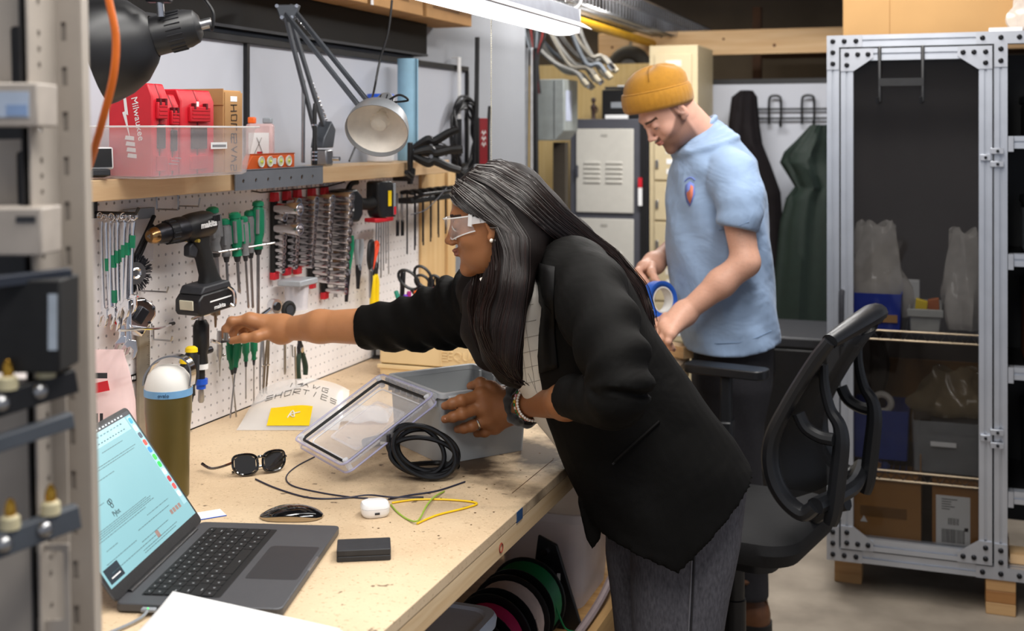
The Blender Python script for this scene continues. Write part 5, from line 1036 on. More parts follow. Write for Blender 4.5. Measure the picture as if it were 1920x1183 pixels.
for z0, sz in ((H, -1), (0, 1)):
    p = part('tee_plate', MB().prism([(W - .095, z0), (W + .055, z0), (W + .055, z0 + sz * .04), (W, z0 + sz * .04), (W, z0 + sz * .115), (W - .04, z0 + sz * .115), (W - .04, z0 + sz * .04), (W - .095, z0 + sz * .04)], -.006, -.0005), PLT, t); bolts([(W - .075, z0 + sz * .02), (W - .02, z0 + sz * .02), (W + .035, z0 + sz * .02), (W - .02, z0 + sz * .057), (W - .02, z0 + sz * .095)], -.006, p)
part('back_panel', MB().box(.04, W - .04, DP - .005, DP + .004, .04, H - .04), mat('panel_grey', '#5d5857', .45, var=.05), t); part('side_panel', MB().box(.002, .008, .04, DP - .02, .04, H - .04), mat('panel_dark', '#1f2023', .5), t); part('divider_panel', MB().box(W - .022, W - .016, .04, DP - .02, .04, H - .04), mat('panel_dark', '#1f2023'), t)
part('floor_panel', MB().box(.03, W - .03, .03, DP, .030, .044), mat('panel_dark', '#1f2023'), t)
# glazed door
dr = bpy.data.objects.new('door', None); COL.objects.link(dr); dr.parent = t; dr.location = (.046, 0, .046); dr.empty_display_size = .02; dr['label'] = 'framed smoked glass door'; dw, dh = W - .092, H - .092
for x in (.02, dw - .02): extr((x, .012, 0), (x, .012, dh), parent=dr, name='stile')
for z in (.02, dh - .02): extr((.04, .012, z), (dw - .04, .012, z), parent=dr, name='rail')
part('glass', MB().box(.034, dw - .034, .012, .017, .034, dh - .034), mat('smoked_glass', '#120e0c', .04, alpha=.34, var=.02, spec=.6), dr)
for x0, z0, sx, sz in ((0, dh, 1, -1), (dw, dh, -1, -1), (0, 0, 1, 1), (dw, 0, -1, 1)):
    p = part('corner_plate', MB().prism([(x0, z0), (x0 + sx * .105, z0), (x0 + sx * .105, z0 + sz * .032), (x0 + sx * .042, z0 + sz * .075), (x0, z0 + sz * .075)], -.014, -.0085), PLT, dr); bolts([(x0 + sx * .02, z0 + sz * .02), (x0 + sx * .055, z0 + sz * .02), (x0 + sx * .088, z0 + sz * .02), (x0 + sx * .02, z0 + sz * .055)], -.014, dr)
for z in (.41, 1.315):
    p = part('hinge', MB().box(dw - .036, dw - .004, -.020, -.008, z - .010, z + .010), PLT, dr, .001); part('hinge_leaf', MB().box(dw - .006, dw + .034, -.020, -.008, z - .030, z - .012), PLT, dr, .001); part('hinge_leaf', MB().box(dw - .006, dw + .034, -.020, -.008, z + .012, z + .030), PLT, dr, .001)
    bolts([(dw - .02, z), (dw + .016, z - .021), (dw + .016, z + .021)], -.020, dr, .005)
part('handle', MB().tube([(.004, -.008, .86), (.004, -.035, .85), (.004, -.035, .70), (.004, -.008, .69)], .009, 8, smooth=3), DARKP, dr)
t = thing('over_door_hook', 'black double over the door hanger on the cabinet door', 'hook', (XL + .046 + .125, FY_ - .012, ZB + .046 + dh + .001))
for x in (0, .135): part('strap', MB().tube([(x, .03, .002), (x, -.004, .002), (x, -.008, -.01), (x, -.008, -.18), (x - .004, -.026, -.185), (x - .006, -.032, -.165)], .0058, 6, flat=.6), BLACKP, t)
part('cross_strap', MB().box(-.002, .137, -.012, -.006, -.128, -.102), BLACKP, t)
# inside the cabinet
CZ = lambda z: z
def wire_shelf(z, lab):
    t = thing('wire_shelf', lab, 'shelf', (XL + .05, FY_ + .045, z)); m = MB(); w, d = W - .10, .43
    for k in range(24): m.cyl((w * k / 23, 0, 0), (w * k / 23, d, 0), .0018, n=5)
    part('shelf_wires', m, CHROME, t, kind='stuff'); part('edge_wire', MB().cyl((0, 0, .006), (w, 0, .006), .004, n=6), mat('shelf_wire', '#c9b59a', .3, .7), t); part('edge_wire', MB().cyl((0, 0, -.024), (w, 0, -.024), .004, n=6), MATS['shelf_wire'], t)
    part('truss_wire', MB().tube([(w * k / 24, -.001, .004 if k % 2 else -.022) for k in range(25)], .0022, 5), CHROME, t)
    part('end_beam', MB().box(-.004, .0, 0, d, -.02, .0), STEEL, t)
wire_shelf(.885, 'upper chrome wire shelf behind the smoked glass door'); wire_shelf(.415, 'lower chrome wire shelf behind the smoked glass door')
def open_bin(name, lab, cat, x, y, z, w, d, h, m, flare=.006, rz=0, group=None):
    t = thing(name, lab, cat, (x, y, z), (0, 0, rz), group); b = MB(); q = lambda a0, zz: [(p[0], p[1], zz) for p in rrect(a0, w - a0, a0, d - a0, .01, 2)]
    b.rings([q(flare, 0), q(0, h), q(.004, h), q(flare + .004, .004)]); part('tub', b, m, t); return t
BB = mat('bin_blue', '#2440b0', .4)
z0 = .8935
t = open_bin('parts_bin', 'blue parts bin heaped with clear bags on the upper cabinet shelf', 'bin', XL + .075, FY_ + .05, z0, .165, .30, .12, BB); part('label_holder', MB().box(.02, .15, -.003, .004, .025, .05), CARD, t)
t = open_bin('parts_bin', 'grey parts bin with yellow items on the upper cabinet shelf', 'bin', XL + .26, FY_ + .05, z0, .105, .25, .075, mat('bin_grey', '#b8b8b4', .4)); part('lip', MB().box(-.004, .11, -.008, .0, .05, .075), mat('bin_grey', '#b8b8b4'), t, .002)
solo('yellow_pack', MB().prism([(-.02, 0), (.02, 0), (.026, .09), (-.012, .10)], -.012, .012), YELLOW, 'yellow packet standing in the grey parts bin', 'packet', loc=(XL + .295, FY_ + .10, z0 + .006), bevel=.004); solo('orange_pack', MB().prism([(-.022, 0), (.024, 0), (.02, .10), (-.016, .092)], -.012, .012), mat('pack_orange', '#b5622a', .5), 'orange brown packet beside the yellow one in the grey bin', 'packet', loc=(XL + .336, FY_ + .13, z0 + .006), bevel=.004)
BAGM = mat('bag_film', '#d9d3cd', .15, alpha=.40, var=.1, scale=30)
def bag(lab, x, y, z, w, d, h, seed, m=BAGM, lump=.16):
    rs = random.Random(seed); t = thing('plastic_bag', lab, 'bag', (x, y, z)); rg = []; ph = [rs.uniform(0, 6) for _ in range(6)]
    for i in range(13):
        f = i / 12; s = (1 - .50 * max(0, f - .35) ** 1.0) * (.86 + .14 * math.sin(PI * min(1, f * 2)))
        rg.append([(w / 2 * s * math.cos(a) * (1 + lump * math.sin(3 * a + ph[0] + 4 * f) + lump * .7 * math.sin(7 * a + ph[1] - 5 * f)), d / 2 * s * math.sin(a) * (1 - .75 * f) * (1 + lump * math.sin(5 * a + ph[2] + 3 * f)), h * f + .012 * math.sin(4 * a + ph[3]) * f) for a in np.linspace(0, 2 * PI, 37)[:-1]])
    m_ = MB(); m_.rings(rg, cap=False); part('film', m_, m, t, solid=.0006, sharp=20); return t
t = bag('crumpled clear bag of white parts heaped over the blue bin', XL + .155, FY_ + .17, z0 + .03, .20, .18, .32, 3); part('white_parts', MB().tube([(-.04, 0, .06), (.03, 0, .12), (-.01, 0, .20)], [.05, .045, .03], 10, smooth=4), mat('dull_white', '#b9b4ae', .6), t)
bag('big clear bag standing at the right of the upper shelf', XL + .44, FY_ + .20, z0, .15, .20, .33, 8)
solo('white_carton', MB().box(-.05, .03, 0, .06, 0, .13), PAPER, 'small white carton behind the bags on the upper shelf', 'box', loc=(XL + .26, FY_ + .36, z0), bevel=.002)
z1 = .4235
t = open_bin('parts_bin', 'blue bin of tape and cable on the lower cabinet shelf', 'bin', XL + .07, FY_ + .17, z1, .19, .24, .17, mat('bin_blue2', '#23408f', .45)); part('tape_core', MB().torus((.10, .03, .19), (0.2, 1, 0), .030, .012, 20, 8), mat('dull_white', '#b9b4ae'), t); part('cable_wrap', MB().torus((.06, .03, .12), (.3, 1, .2), .05, .012, 20, 6), BLACKP, t)
t = open_bin('clear_box', 'clear box of dark parts on the lower cabinet shelf', 'box', XL + .27, FY_ + .06, z1, .23, .30, .17, mat('box_clear', '#a9adb2', .2, alpha=.35)); part('dark_parts', MB().box(.02, .21, .02, .26, .006, .12), mat('dark_parts', '#3a3634', .6, var=.4, scale=60), t, .01); part('top_tray', MB().box(.06, .22, .02, .27, .13, .168), DARKP, t, .004); part('label', MB().box(.06, .14, -.003, -.001, .09, .105), PAPER, t)
bag('crinkled amber tinted bag on top of the clear parts box', XL + .40, FY_ + .20, z1 + .175, .24, .20, .15, 5, mat('bag_amber', '#8a7a60', .12, alpha=.45, var=.2), .2)
solo('amber_board', MB().box(0, .36, 0, .02, 0, .30), mat('amber_board', '#8c6334', .6), 'brown board standing at the back of the lower cabinet shelf', 'board', loc=(XL + .16, FY_ + .46, z1))
t = thing('hanging_strap', 'dark bundle hanging in the cabinet below the upper shelf', 'cable', (XL + .14, FY_ + .25, .86)); part('strap', MB().tube([(0, 0, 0), (.02, 0, -.12), (.0, 0, -.24), (-.02, 0, -.25)], [.02, .035, .025, .01], 8, smooth=4), RUBBER, t)
z2 = ZB + .0445
def open_carton(lab, x, y, w, d, h, rz, flaps, c='#a87843'):
    t = thing('carton', lab, 'box', (x, y, z2), (0, 0, rz)); m = mat('carton_' + c[1:], c, .8, var=.06, scale=10); q = lambda z, a0: [(a0, a0, z), (w - a0, a0, z), (w - a0, d - a0, z), (a0, d - a0, z)]
    b = MB(); b.rings([q(0, 0), q(h, 0), q(h, .004), q(.004, .004)]); part('body', b, m, t, sharp=20)
    if flaps:
        part('flap', MB().prism([(0, h), (w, h), (w - .01, h + .05), (.01, h + .05)], .0, .003, Matrix.Translation((0, 0, 0))), m, t); part('flap', MB().box(w - .003, w, .0, d * .9, h, h + .12), m, t); part('flap', MB().box(.0, .003, .0, d * .9, h, h + .09), m, t)
    return t
t = open_carton('open brown carton holding a roll of blue tape at the cabinet bottom', XL + .055, FY_ + .05, .245, .30, .20, 0, True); part('packing_tape', MB().box(.05, .20, -.0008, .0, .10, .135), mat('tape_brown', '#7d5830', .4), t); part('arrow_mark', MB().prism([(.05, .08), (.062, .10), (.074, .08)], -.0009, -.0002), PAPER, t)
t = thing('tape_roll', 'roll of dark blue tape poking out of the open carton', 'tape', (XL + .14, FY_ + .16, z2 + .15), (R(8), 0, 0)); part('tape', MB().lathe([(.032, 0), (.058, 0), (.058, .10), (.032, .10)], 28, cap=False), mat('tape_navy', '#1c2f66', .5), t); part('core', MB().lathe([(.030, 0), (.032, 0), (.032, .1005), (.030, .1005)], 24, cap=False), CARD, t)
t = open_carton('brown carton with white shipping label at the cabinet bottom', XL + .335, FY_ + .05, .17, .30, .235, 0, False, '#9c6c3a'); part('flap', MB().box(.0, .17, 0, .15, .236, .239), mat('carton_9c6c3a', '#9c6c3a'), t); part('shipping_label', MB().box(.012, .118, -.0012, .0, .025, .195), PAPER, t)
bc = MB(); x = .03
for k in range(18): w_ = random.choice((.0012, .002, .003)); bc.box(x, x + w_, -.0016, -.0011, .04, .085); x += w_ + .0018
for k in range(5): bc.box(.03, .03 + random.uniform(.02, .05), -.0016, -.0011, .150 + .008 * k, .1525 + .008 * k)
x = .05
for k in range(10): w_ = random.choice((.0012, .0022)); bc.box(x, x + w_, -.0016, -.0011, .10, .122); x += w_ + .0018
bc.box(.10, .112, -.0016, -.0011, .082, .094); part('label_print', bc, INK, t, kind='stuff')
# blocks, box on top, right hand bay
BW = [wood('block_pine%d' % k, a, b, 0) for k, (a, b) in enumerate((('#a67c4e', '#c29a69'), ('#8d5f33', '#ad7c48'), ('#b08a5c', '#c9a577')))]
for k in range(3): solo('wood_block', MB().box(-.045, .045, -.0, .14, 0, .0382), BW[2 - k], 'short lumber block under the cabinet corner, %s of the stack of three' % ('lowest', 'middle', 'top')[k], 'block', 'stacked blocks under the cabinet', loc=(XR - .02, FY_ + .0, .0002 + .0385 * k), bevel=.002)
for x, y, n in ((XL + .04, FY_ + .40, 'back left'), (XR - .02, FY_ + .42, 'back right'), (XL + .06, FY_ + .12, 'front left')): solo('wood_block', MB().box(-.045, .045, 0, .1, 0, .1155), BW[0], 'lumber block under the %s foot of the cabinet' % n, 'block', loc=(x, y, .0002))
t = thing('large_carton', 'large plain brown carton lying on top of the aluminium cabinet', 'box', (px(1580, 30, y=FY_ + .15).x, FY_ + .15, ZT + .001)); part('body', MB().box(0, .70, 0, .36, 0, .36), mat('carton_big', '#c49a66', .85, var=.04, scale=6), t, .004); part('seam', MB().box(.155, .158, -.0012, -.0002, 0, .36), mat('carton_seam', '#a98050', .85), t)
t = bag('clear plastic wrap bunched beside the large carton', XR + .085, FY_ + .07, ZT + .002, .14, .09, .16, 12, mat('wrap', '#e6dcd2', .1, alpha=.45), .2); solo('white_strip', MB().box(-.05, .05, -.02, .02, 0, .012), WHITE, 'white plastic strip lying at the edge of the cabinet top', 'strip', loc=(XR - .005, FY_ + .03, ZT + .001))
t = thing('shelving_bay', 'open aluminium shelving bay right of the smoked glass cabinet', 'shelving', (XR, FY_, ZB)); 
for k, z in enumerate((1.41, 1.03, .665, .265)):
    extr((.02, .03, z), (.88, .03, z), name='shelf_rail', parent=t); part('shelf_tray', MB().box(.01, .88, .055, .48, z - .01, z + .004), mat('tray_black', '#18181a', .4), t)
    part('end_profile', MB().torus((.0185, .03, z), (1, 0, 0), .010, .003, 4, 4), PLT, t); part('bracket', MB().box(.002, .018, .0, .05, z - .03, z + .02), PLT, t)
[extr((.0, .02, z), (.9, .02, z), name='rail', parent=t) for z in (.02, 1.748)]
part('back_panel', MB().box(0, .88, .49, .5, .05, 1.72), mat('panel_dark', '#1f2023'), t); part('end_post', MB().box(.88, .92, 0, .04, 0, 1.77), ALU, t)
for k, (z, h, c, nm) in enumerate(((1.416, .12, '#19191b', 'black tool case on the top shelf of the open bay'), (1.036, .16, '#8f969c', 'grey instrument case on the second shelf of the open bay'), (.671, .24, '#6e3c22', 'brown leather bag on the third shelf of the open bay'), (.271, .22, '#131315', 'black box on the lowest shelf of the open bay'))):
    t = thing('equipment_case', nm, 'case', (XR + .06, FY_ + .08, ZB + z)); m = mat('case%d' % k, c, .45); part('body', MB().box(0, .30, 0, .3, 0, h), m, t, .012); part('lid', MB().box(-.004, .304, -.004, .304, h + .0005, h + .03), BLACKP, t, .006); part('latch', MB().box(.03, .06, -.012, -.001, h * .6, h + .01), STEEL, t, .002); part('handle', MB().tube([(.10, .15, h + .03), (.11, .15, h + .055), (.19, .15, h + .055), (.2, .15, h + .03)], .007, 6), BLACKP, t)
solo('shipping_pallet_board', MB().box(0, .8, 0, .09, 0, .03), PINEX, 'pine board lying at the bottom of the open bay', 'board', loc=(XR + .01, FY_ + .045, ZB + .041))
# ================================================================== lockers at the back
LF = mat('locker_frame', '#4c4d55', .45, var=.05); LD = mat('locker_door', '#c6c3bb', .5, var=.03); LBG = mat('locker_beige', '#c4b492', .5, var=.03)
t = thing('grey_locker', 'charcoal framed locker with pale grey louvred doors', 'locker', (-.133, 5.80, 0)); lw_, lh = .405, 1.625
part('carcass', MB().box(0, lw_, .012, .45, 0, lh), LF, t, .003)
for k in range(3):
    z = 1.15 - .455 * k; d = part('door', MB().box(.035, .335, .0, .011, z, z + .425), LD, t, .003)
    for c in range(2):
        for r in range(5): part('louvre', MB().prism([(.075 + .115 * c, z + .15 + .024 * r), (.165 + .115 * c, z + .15 + .024 * r), (.160 + .115 * c, z + .163 + .024 * r), (.08 + .115 * c, z + .163 + .024 * r)], -.007, .001), LD, d, .003)
    part('handle', MB().box(.036, .048, -.012, 0, z + .18, z + .24), LF, d, .002); part('number_plate', MB().box(.165, .20, -.002, .0, z + .385, z + .398), mat('plate_dull', '#a9a69f', .5), d)
part('side_rail', MB().box(.37, .405, .002, .0115, 0, lh), BLACKP, t)
t = thing('locker_tag', 'red and white tag hanging on the charcoal locker edge', 'tag', (-.133 + .372, 5.789, 1.19)); part('tag', MB().box(-.010, .010, 0, .003, 0, .09), PAPER, t); part('red_top', MB().box(-.010, .010, -.001, .004, .0905, .14), RED, t)
t = thing('beige_locker', 'tall beige box locker with many small doors behind the man', 'locker', (.281, 5.80, 0)); part('carcass', MB().box(0, .243, .012, .43, 0, 1.99), LBG, t, .003)
for k in range(8):
    z0, z1_ = (1.72, 1.945) if k == 0 else (1.72 - .20 * k, 1.72 - .20 * k + .19); d = part('door', MB().box(.028, .215, 0, .011, z0, z1_), LBG, t, .003)
    part('number_plate', MB().box(.085, .165, -.002, 0, z1_ - .06, z1_ - .03), mat('plate_pale', '#d9d2c4', .5), d); part('latch', MB().box(.036, .05, -.010, 0, z0 + .06, z0 + .10), STEEL, d, .002)
    for s in range(2): part('card_slot', MB().box(.09, .18, -.002, 0, z0 + .03 + .05 * s, z0 + .055 + .05 * s), WINK, d)
# things on the charcoal locker
t = thing('printer', 'black printer with grey panel standing on the charcoal locker', 'printer', (.02, 5.86, 1.6265)); part('body', MB().box(0, .25, 0, .3, 0, .15), BLACKP, t, .008); part('lid', MB().box(.01, .25, .02, .3, .1505, .165), DARKP, t, .004); part('panel', MB().box(.05, .11, -.003, 0, .055, .085), GREYP, t); part('slot', MB().box(.02, .14, -.004, .001, .0, .020), PAPER, t); part('paper', MB().box(.07, .22, .05, .28, .1655, .172), PAPER, t)
t = thing('figurine', 'small dark figurine standing on the charcoal locker left of the printer', 'figurine', (-.02, 5.85, 1.6265)); part('figure', MB().lathe([(0, 0), (.013, 0), (.010, .012), (.012, .04), (.016, .06), (.008, .075), (.006, .08), (.013, .092), (.011, .106), (0, .11)], 14), mat('figurine_brown', '#3b2a24', .5, var=.4, scale=60), t); part('arm', MB().tube([(.014, 0, .062), (.022, -.004, .045), (.016, -.008, .03)], .004, 6, smooth=3), MATS['figurine_brown'], t)
t = thing('hand_truck_wheel', 'rubber hand truck wheel hanging under the partition beam', 'wheel', px(1180, 130, y=6.33) , (R(0), 0, R(-6))); part('tyre', MB().torus((0, 0, 0), (0, 1, 0), .092, .040, 28, 12), mat('tyre_dull', '#37342f', .8), t); part('rim', MB().cyl((0, .02, 0), (0, -.022, 0), .055, n=24), mat('rim_grey', '#6c6a68', .5, .3), t); part('axle', MB().cyl((0, .04, 0), (0, -.04, 0), .018, n=12), STEEL, t); part('hanger', MB().bar((0, .0, .09), (0, .05, .20), .012, .006), STEEL, t)
# ================================================================== electrical box, conduits, cable bundle
t = thing('electrical_box', 'grey wall mounted electrical box with sloping bottom past the whiteboard', 'box', (-.095, 5.15, 1.52))
part('body', MB().prism([(0, 0), (.095, 0), (.135, .045), (.135, .28), (0, .28)], 0, .22), mat('box_grey', '#8f9594', .45, .2), t, .003); part('door_seam', MB().box(.088, .091, -.001, .0, .01, .275), DARKP, t); part('side_label', MB().box(.1352, .1362, .03, .12, .09, .23), mat('label_grey', '#a9b0c4', .5), t); part('mount_strip', MB().box(-.03, .0, .01, .04, -.6, .3), DARKP, t)
solo('support_strut', MB().box(-.04, .02, 0, .05, 0, 1.51), mat('strut_dark', '#3c352c', .6), 'dark steel strut standing under the electrical box', 'strut', loc=(-.02, 5.30, 0))
cdm = mat('conduit_grey', '#8d8f93', .4, .5)
for k, (u, r, c, nm) in enumerate(((988, .010, cdm, 'leftmost'), (997, .007, mat('conduit_pale', '#d9dade', .4), 'pale middle'), (1004, .010, BLACKP, 'black rightmost'))):
    a = px(u, 700, y=5.08); b = px(u - 2, 90, y=5.08); m_ = MB().tube([(0, 0, 0), (0, 0, .5), (.008 * (k - 1), 0, .65), (0, 0, b.z - .3)], r, 8, smooth=3); solo('wall_conduit', m_, c, '%s of three upright conduits at the end of the grey wall' % nm, 'conduit', 'conduits at the wall end', loc=(a.x, 5.08, .3))
FLX = [mat('flex_%d' % k, c, .4, .4) for k, c in enumerate(('#8f8e8b', '#7f7d7b', '#a5a39d', '#6f757c', '#858076'))]
for k in range(11):
    su = 965 + 11 * k; y_ = 5.22 + .03 * (k % 4); eu = 1092 + 5.5 * k; ev = 150 - 3.2 * k + 6 * (k % 3)
    P_ = [px(su, -5 + 4 * (k % 3), y=y_), px(su + 10 + 4 * k % 9, 52 + 5 * (k % 4), y=y_), px(su * .45 + eu * .55, 104 + 7 * (k % 3) + 10 * (k < 5), y=y_), px(eu - 14, ev - 16, y=y_), px(eu, ev, y=y_)]
    t = thing('flexible_conduit', 'flexible conduit in the sagging bundle over the electrical box, %s from the left' % nms[min(k, 10)].replace('top', 'first'), 'conduit', P_[0], None or (0, 0, 0), 'flexible conduits in the bundle'); o0 = P_[0]
    pts, _ = spline([p - o0 for p in P_], [1] * 5, 22); rr = [.0105 * (1 + .10 * (i % 2)) for i in range(len(pts))]
    part('hose', MB().tube(pts, rr, 8), FLX[k % 5], t); d = (P_[4] - P_[3]).normalized(); part('connector', MB().cyl(P_[4] - o0, P_[4] - o0 + d * .035, .015, n=10), CHROME if k % 2 else mat('connector_cream', '#8d8574', .45), t)
t = thing('cable_bundle', 'dark tangle of cables behind the flexible conduits at the wall end', 'cables', px(1000, 110, y=5.12))
for k in range(9): part('cable', MB().tube([(-.10 + .02 * k, .02 * (k % 3), .30), (-.06 + .014 * k, .02, .12), (-.01 + .004 * k, .0, .0), (.0 + .004 * k, .0, -.16)], .006, 6, smooth=5), (BLACKP, FLX[3], DARKP, mat('cable_red', '#7d2420', .5))[k % 4], t)
# ================================================================== coat panel, coats, black box below
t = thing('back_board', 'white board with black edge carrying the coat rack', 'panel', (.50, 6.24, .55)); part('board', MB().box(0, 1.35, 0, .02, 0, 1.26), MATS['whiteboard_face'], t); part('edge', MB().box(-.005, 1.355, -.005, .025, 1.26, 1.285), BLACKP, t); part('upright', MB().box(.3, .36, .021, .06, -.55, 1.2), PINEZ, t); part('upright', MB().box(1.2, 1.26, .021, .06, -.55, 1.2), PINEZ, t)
t = thing('coat_rack', 'black wire coat rack with looped hooks on the white board', 'rack', (0, 6.232, 0)); a = px(1390, 205, y=6.23); b = px(1600, 205, y=6.23); z_ = px(1453, 222, y=6.23).z
for z in (a.z, z_): part('rail', MB().cyl((a.x, -.02, z), (b.x, -.02, z), .0055, n=8), BLACKP, t)
for u in (1385, 1453, 1515, 1565):
    c = px(u, 200, y=6.2); part('hook', MB().tube([(c.x - .030, -.03, z_ - .03), (c.x - .030, -.028, a.z + .04), (c.x - .018, -.028, a.z + .066), (c.x + .018, -.028, a.z + .066), (c.x + .030, -.028, a.z + .04), (c.x + .030, -.03, z_ - .03), (c.x + .030, -.055, z_ - .035), (c.x + .030, -.06, z_ - .01)], .0065, 8, smooth=4), BLACKP, t)
def coat(lab, name, outline, y, m, dep, seed):
    rs = random.Random(seed); rg = []; rows = []
    for v, u0, u1 in outline: rows.append((px(u0, v, y=y), px(u1, v, y=y)))
    rows2 = []
    for i in range(len(rows) - 1):
        for k in range(6): f = k / 6; rows2.append((rows[i][0].lerp(rows[i + 1][0], f), rows[i][1].lerp(rows[i + 1][1], f)))
    rows2.append(rows[-1]); c0 = rows2[0][0]
    for i, (a, b) in enumerate(rows2):
        c = (a + b) / 2; w = (b - a).length / 2; ff = i / len(rows2); ring = []
        for th in np.linspace(0, 2 * PI, 41)[:-1]:
            fold = 1 + .16 * math.sin(6 * th + 1.3 * math.sin(4 * ff + seed) + seed) * min(1, ff * 3) + .07 * math.sin(13 * th + 6 * ff)
            ring.append(Vector((c.x + w * math.cos(th), y + dep * math.sin(th) * fold * (1 if math.sin(th) < 0 else .5), c.z)) - c0)
        rg.append(ring)
    t = thing(name, lab, 'coat', c0); part('cloth', MB().rings(rg), m, t, sharp=60); return t
coat('long black coat hanging on the rack just right of the man', 'black_coat', [(170, 1388, 1412), (182, 1372, 1420), (230, 1366, 1424), (270, 1366, 1430), (310, 1378, 1446), (360, 1385, 1464), (420, 1392, 1468), (500, 1392, 1470), (600, 1390, 1470), (700, 1392, 1470)], 6.08, mat('coat_black', '#151113', .75, var=.12, bump=.2, bscale=120, spec=.2), .07, 2)
t = coat('dark green hooded parka hanging beside the aluminium cabinet', 'green_parka', [(234, 1520, 1556), (262, 1494, 1565), (285, 1470, 1566), (305, 1462, 1566), (330, 1478, 1570), (350, 1490, 1572), (372, 1474, 1574), (420, 1462, 1576), (520, 1452, 1580), (600, 1446, 1580), (640, 1446, 1580)], 6.02, mat('parka_green', '#16231d', .6, var=.12, bump=.2, bscale=120), .10, 5)
t = thing('tall_black_box', 'tall black box standing on the floor under the hanging coats', 'chest', (.72, 4.80, 0)); part('body', MB().box(0, .56, 0, .45, .02, .70), BLACKP, t, .01); part('lid', MB().box(-.006, .566, -.006, .456, .702, .745), DARKP, t, .008); part('foot', MB().box(.02, .08, .02, .43, 0, .02), RUBBER, t); part('foot', MB().box(.48, .54, .02, .43, 0, .02), RUBBER, t); part('latch', MB().box(.25, .31, -.012, 0, .60, .70), DSTEEL, t)  # black box set in to fill the dark area below the coats
# ================================================================== office chair
CH = mat('chair_plastic', '#17181b', .38, var=.1, spec=.5); CF = mat('chair_fabric', '#161618', .8, var=.15, scale=200, bump=.15, bscale=500)
cz = px(1378, 932, Y=3.2); CX, CY, SZ_ = cz.x, cz.y, .555; FA = Vector((-math.cos(R(12)), math.sin(R(12)), 0)); WA = Vector((math.sin(R(12)), math.cos(R(12)), 0))
c0 = Vector((CX, CY, 0)); t = thing('office_chair', 'black office chair with open loop backrest between the woman and the cabinet', 'chair', c0)
Lc = lambda f, w, z: FA * f + WA * w + Vector((0, 0, z))
sm = MB(); sm.rings([[Lc(p[0] * s, p[1] * s, z - .02 * (p[0] / .24) ** 2 * (p[0] > 0)) for p in rrect(-.235, .235, -.235, .235, .09, 6)] for z, s in ((SZ_ - .085, .80), (SZ_ - .075, .93), (SZ_ - .04, 1.0), (SZ_ - .015, .985), (SZ_ - .002, .92), (SZ_ + .004, .6))]); part('seat', sm, CF, t)
part('seat_pan', MB().rings([[Lc(p[0], p[1], z) for p in rrect(-.15, .15, -.15, .15, .05, 4)] for z in (SZ_ - .12, SZ_ - .082)]), CH, t); part('gas_column', MB().tube([(0, 0, .10), (0, 0, .30), (0, 0, .302), (0, 0, SZ_ - .10)], [.030, .030, .026, .026], 16), CH, t)
for k in range(5):
    a = k * 2 * PI / 5 + .5; d = Vector((math.cos(a), math.sin(a), 0)); lg_ = part('base_leg', MB().tube([(0, 0, .115), tuple(d * .16 + Vector((0, 0, .105))), tuple(d * .31 + Vector((0, 0, .075)))], [.030, .024, .017], 8, smooth=3), CH, t)
    part('caster', MB().cyl(d * .31 + d.cross(Vector((0, 0, 1))) * .022 + Vector((0, 0, .0275)), d * .31 - d.cross(Vector((0, 0, 1))) * .022 + Vector((0, 0, .0275)), .0272, n=16), RUBBER, lg_)
NP = c0 - WA * .20
def cp(u, v, off=0.): return pxp(u, v, NP + WA * off, WA) - c0
rail_px = [(1556, 640), (1534, 668), (1505, 712), (1474, 765), (1450, 815), (1444, 858), (1452, 900), (1474, 938), (1505, 962), (1528, 950)]; rad = [.020, .022, .022, .023, .025, .027, .027, .026, .025, .022]
strut_px = [(1532, 690), (1534, 730), (1545, 775), (1562, 805), (1566, 840), (1560, 900), (1552, 965), (1545, 992)]; srad = [.012, .013, .014, .017, .021, .022, .022, .018]
cross_px = [(1492, 778), (1506, 805), (1532, 822), (1558, 828)]
for o_ in (0, .40):
    P_ = [cp(u, v) + WA * o_ for u, v in rail_px]; part('side_rail', MB().tube(P_, rad, 10, smooth=5, flat=.8), CH, t)
    part('rear_strut', MB().tube([cp(u, v) + WA * (.05 if o_ == 0 else .35) for u, v in strut_px], srad, 10, smooth=5), CH, t); part('cross_brace', MB().tube([cp(u, v) + WA * (.02 if o_ == 0 else .38) for u, v in cross_px], .016, 10, smooth=5), CH, t)
tp = [cp(1556, 640)] + [cp(1556, 640) + WA * (.40 * f) - FA * (.045 * math.sin(PI * f)) + Vector((0, 0, .035 * math.sin(PI * f) + .012 * f)) for f in (.15, .3, .5, .7, .85)] + [cp(1556, 640) + WA * .40]
part('top_rail', MB().tube(tp, [.022, .026, .030, .032, .030, .026, .022], 12, smooth=4, flat=.8), CH, t)
lo = cp(1528, 950); part('lower_rail', MB().tube([lo, lo + WA * .2 - FA * .03, lo + WA * .40], .022, 10, smooth=5), CH, t); part('back_bracket', MB().tube([cp(1545, 985) + WA * .2, cp(1500, 1000) + WA * .2, Vector((0, 0, SZ_ - .10)) - FA * .10], [.030, .03, .03], 8, smooth=4, flat=.6), CH, t)
ms = MB(); A_ = [cp(u, v) for u, v in rail_px[:8]]; B_ = [p + WA * .40 for p in A_]; vs_ = []; fs = []
for i in range(8):
    for j in range(9): f = j / 8; vs_.append(A_[i].lerp(B_[i], f) - FA * (.05 * math.sin(PI * f)))
for i in range(7):
    for j in range(8): q = i * 9 + j; fs.append((q, q + 1, q + 10, q + 9))
part('mesh_back', MB().add(vs_, fs), mat('chair_mesh', '#0f0f11', .6, alpha=.72), t, solid=.002)
ap = px(1362, 692, Y=3.46) - c0
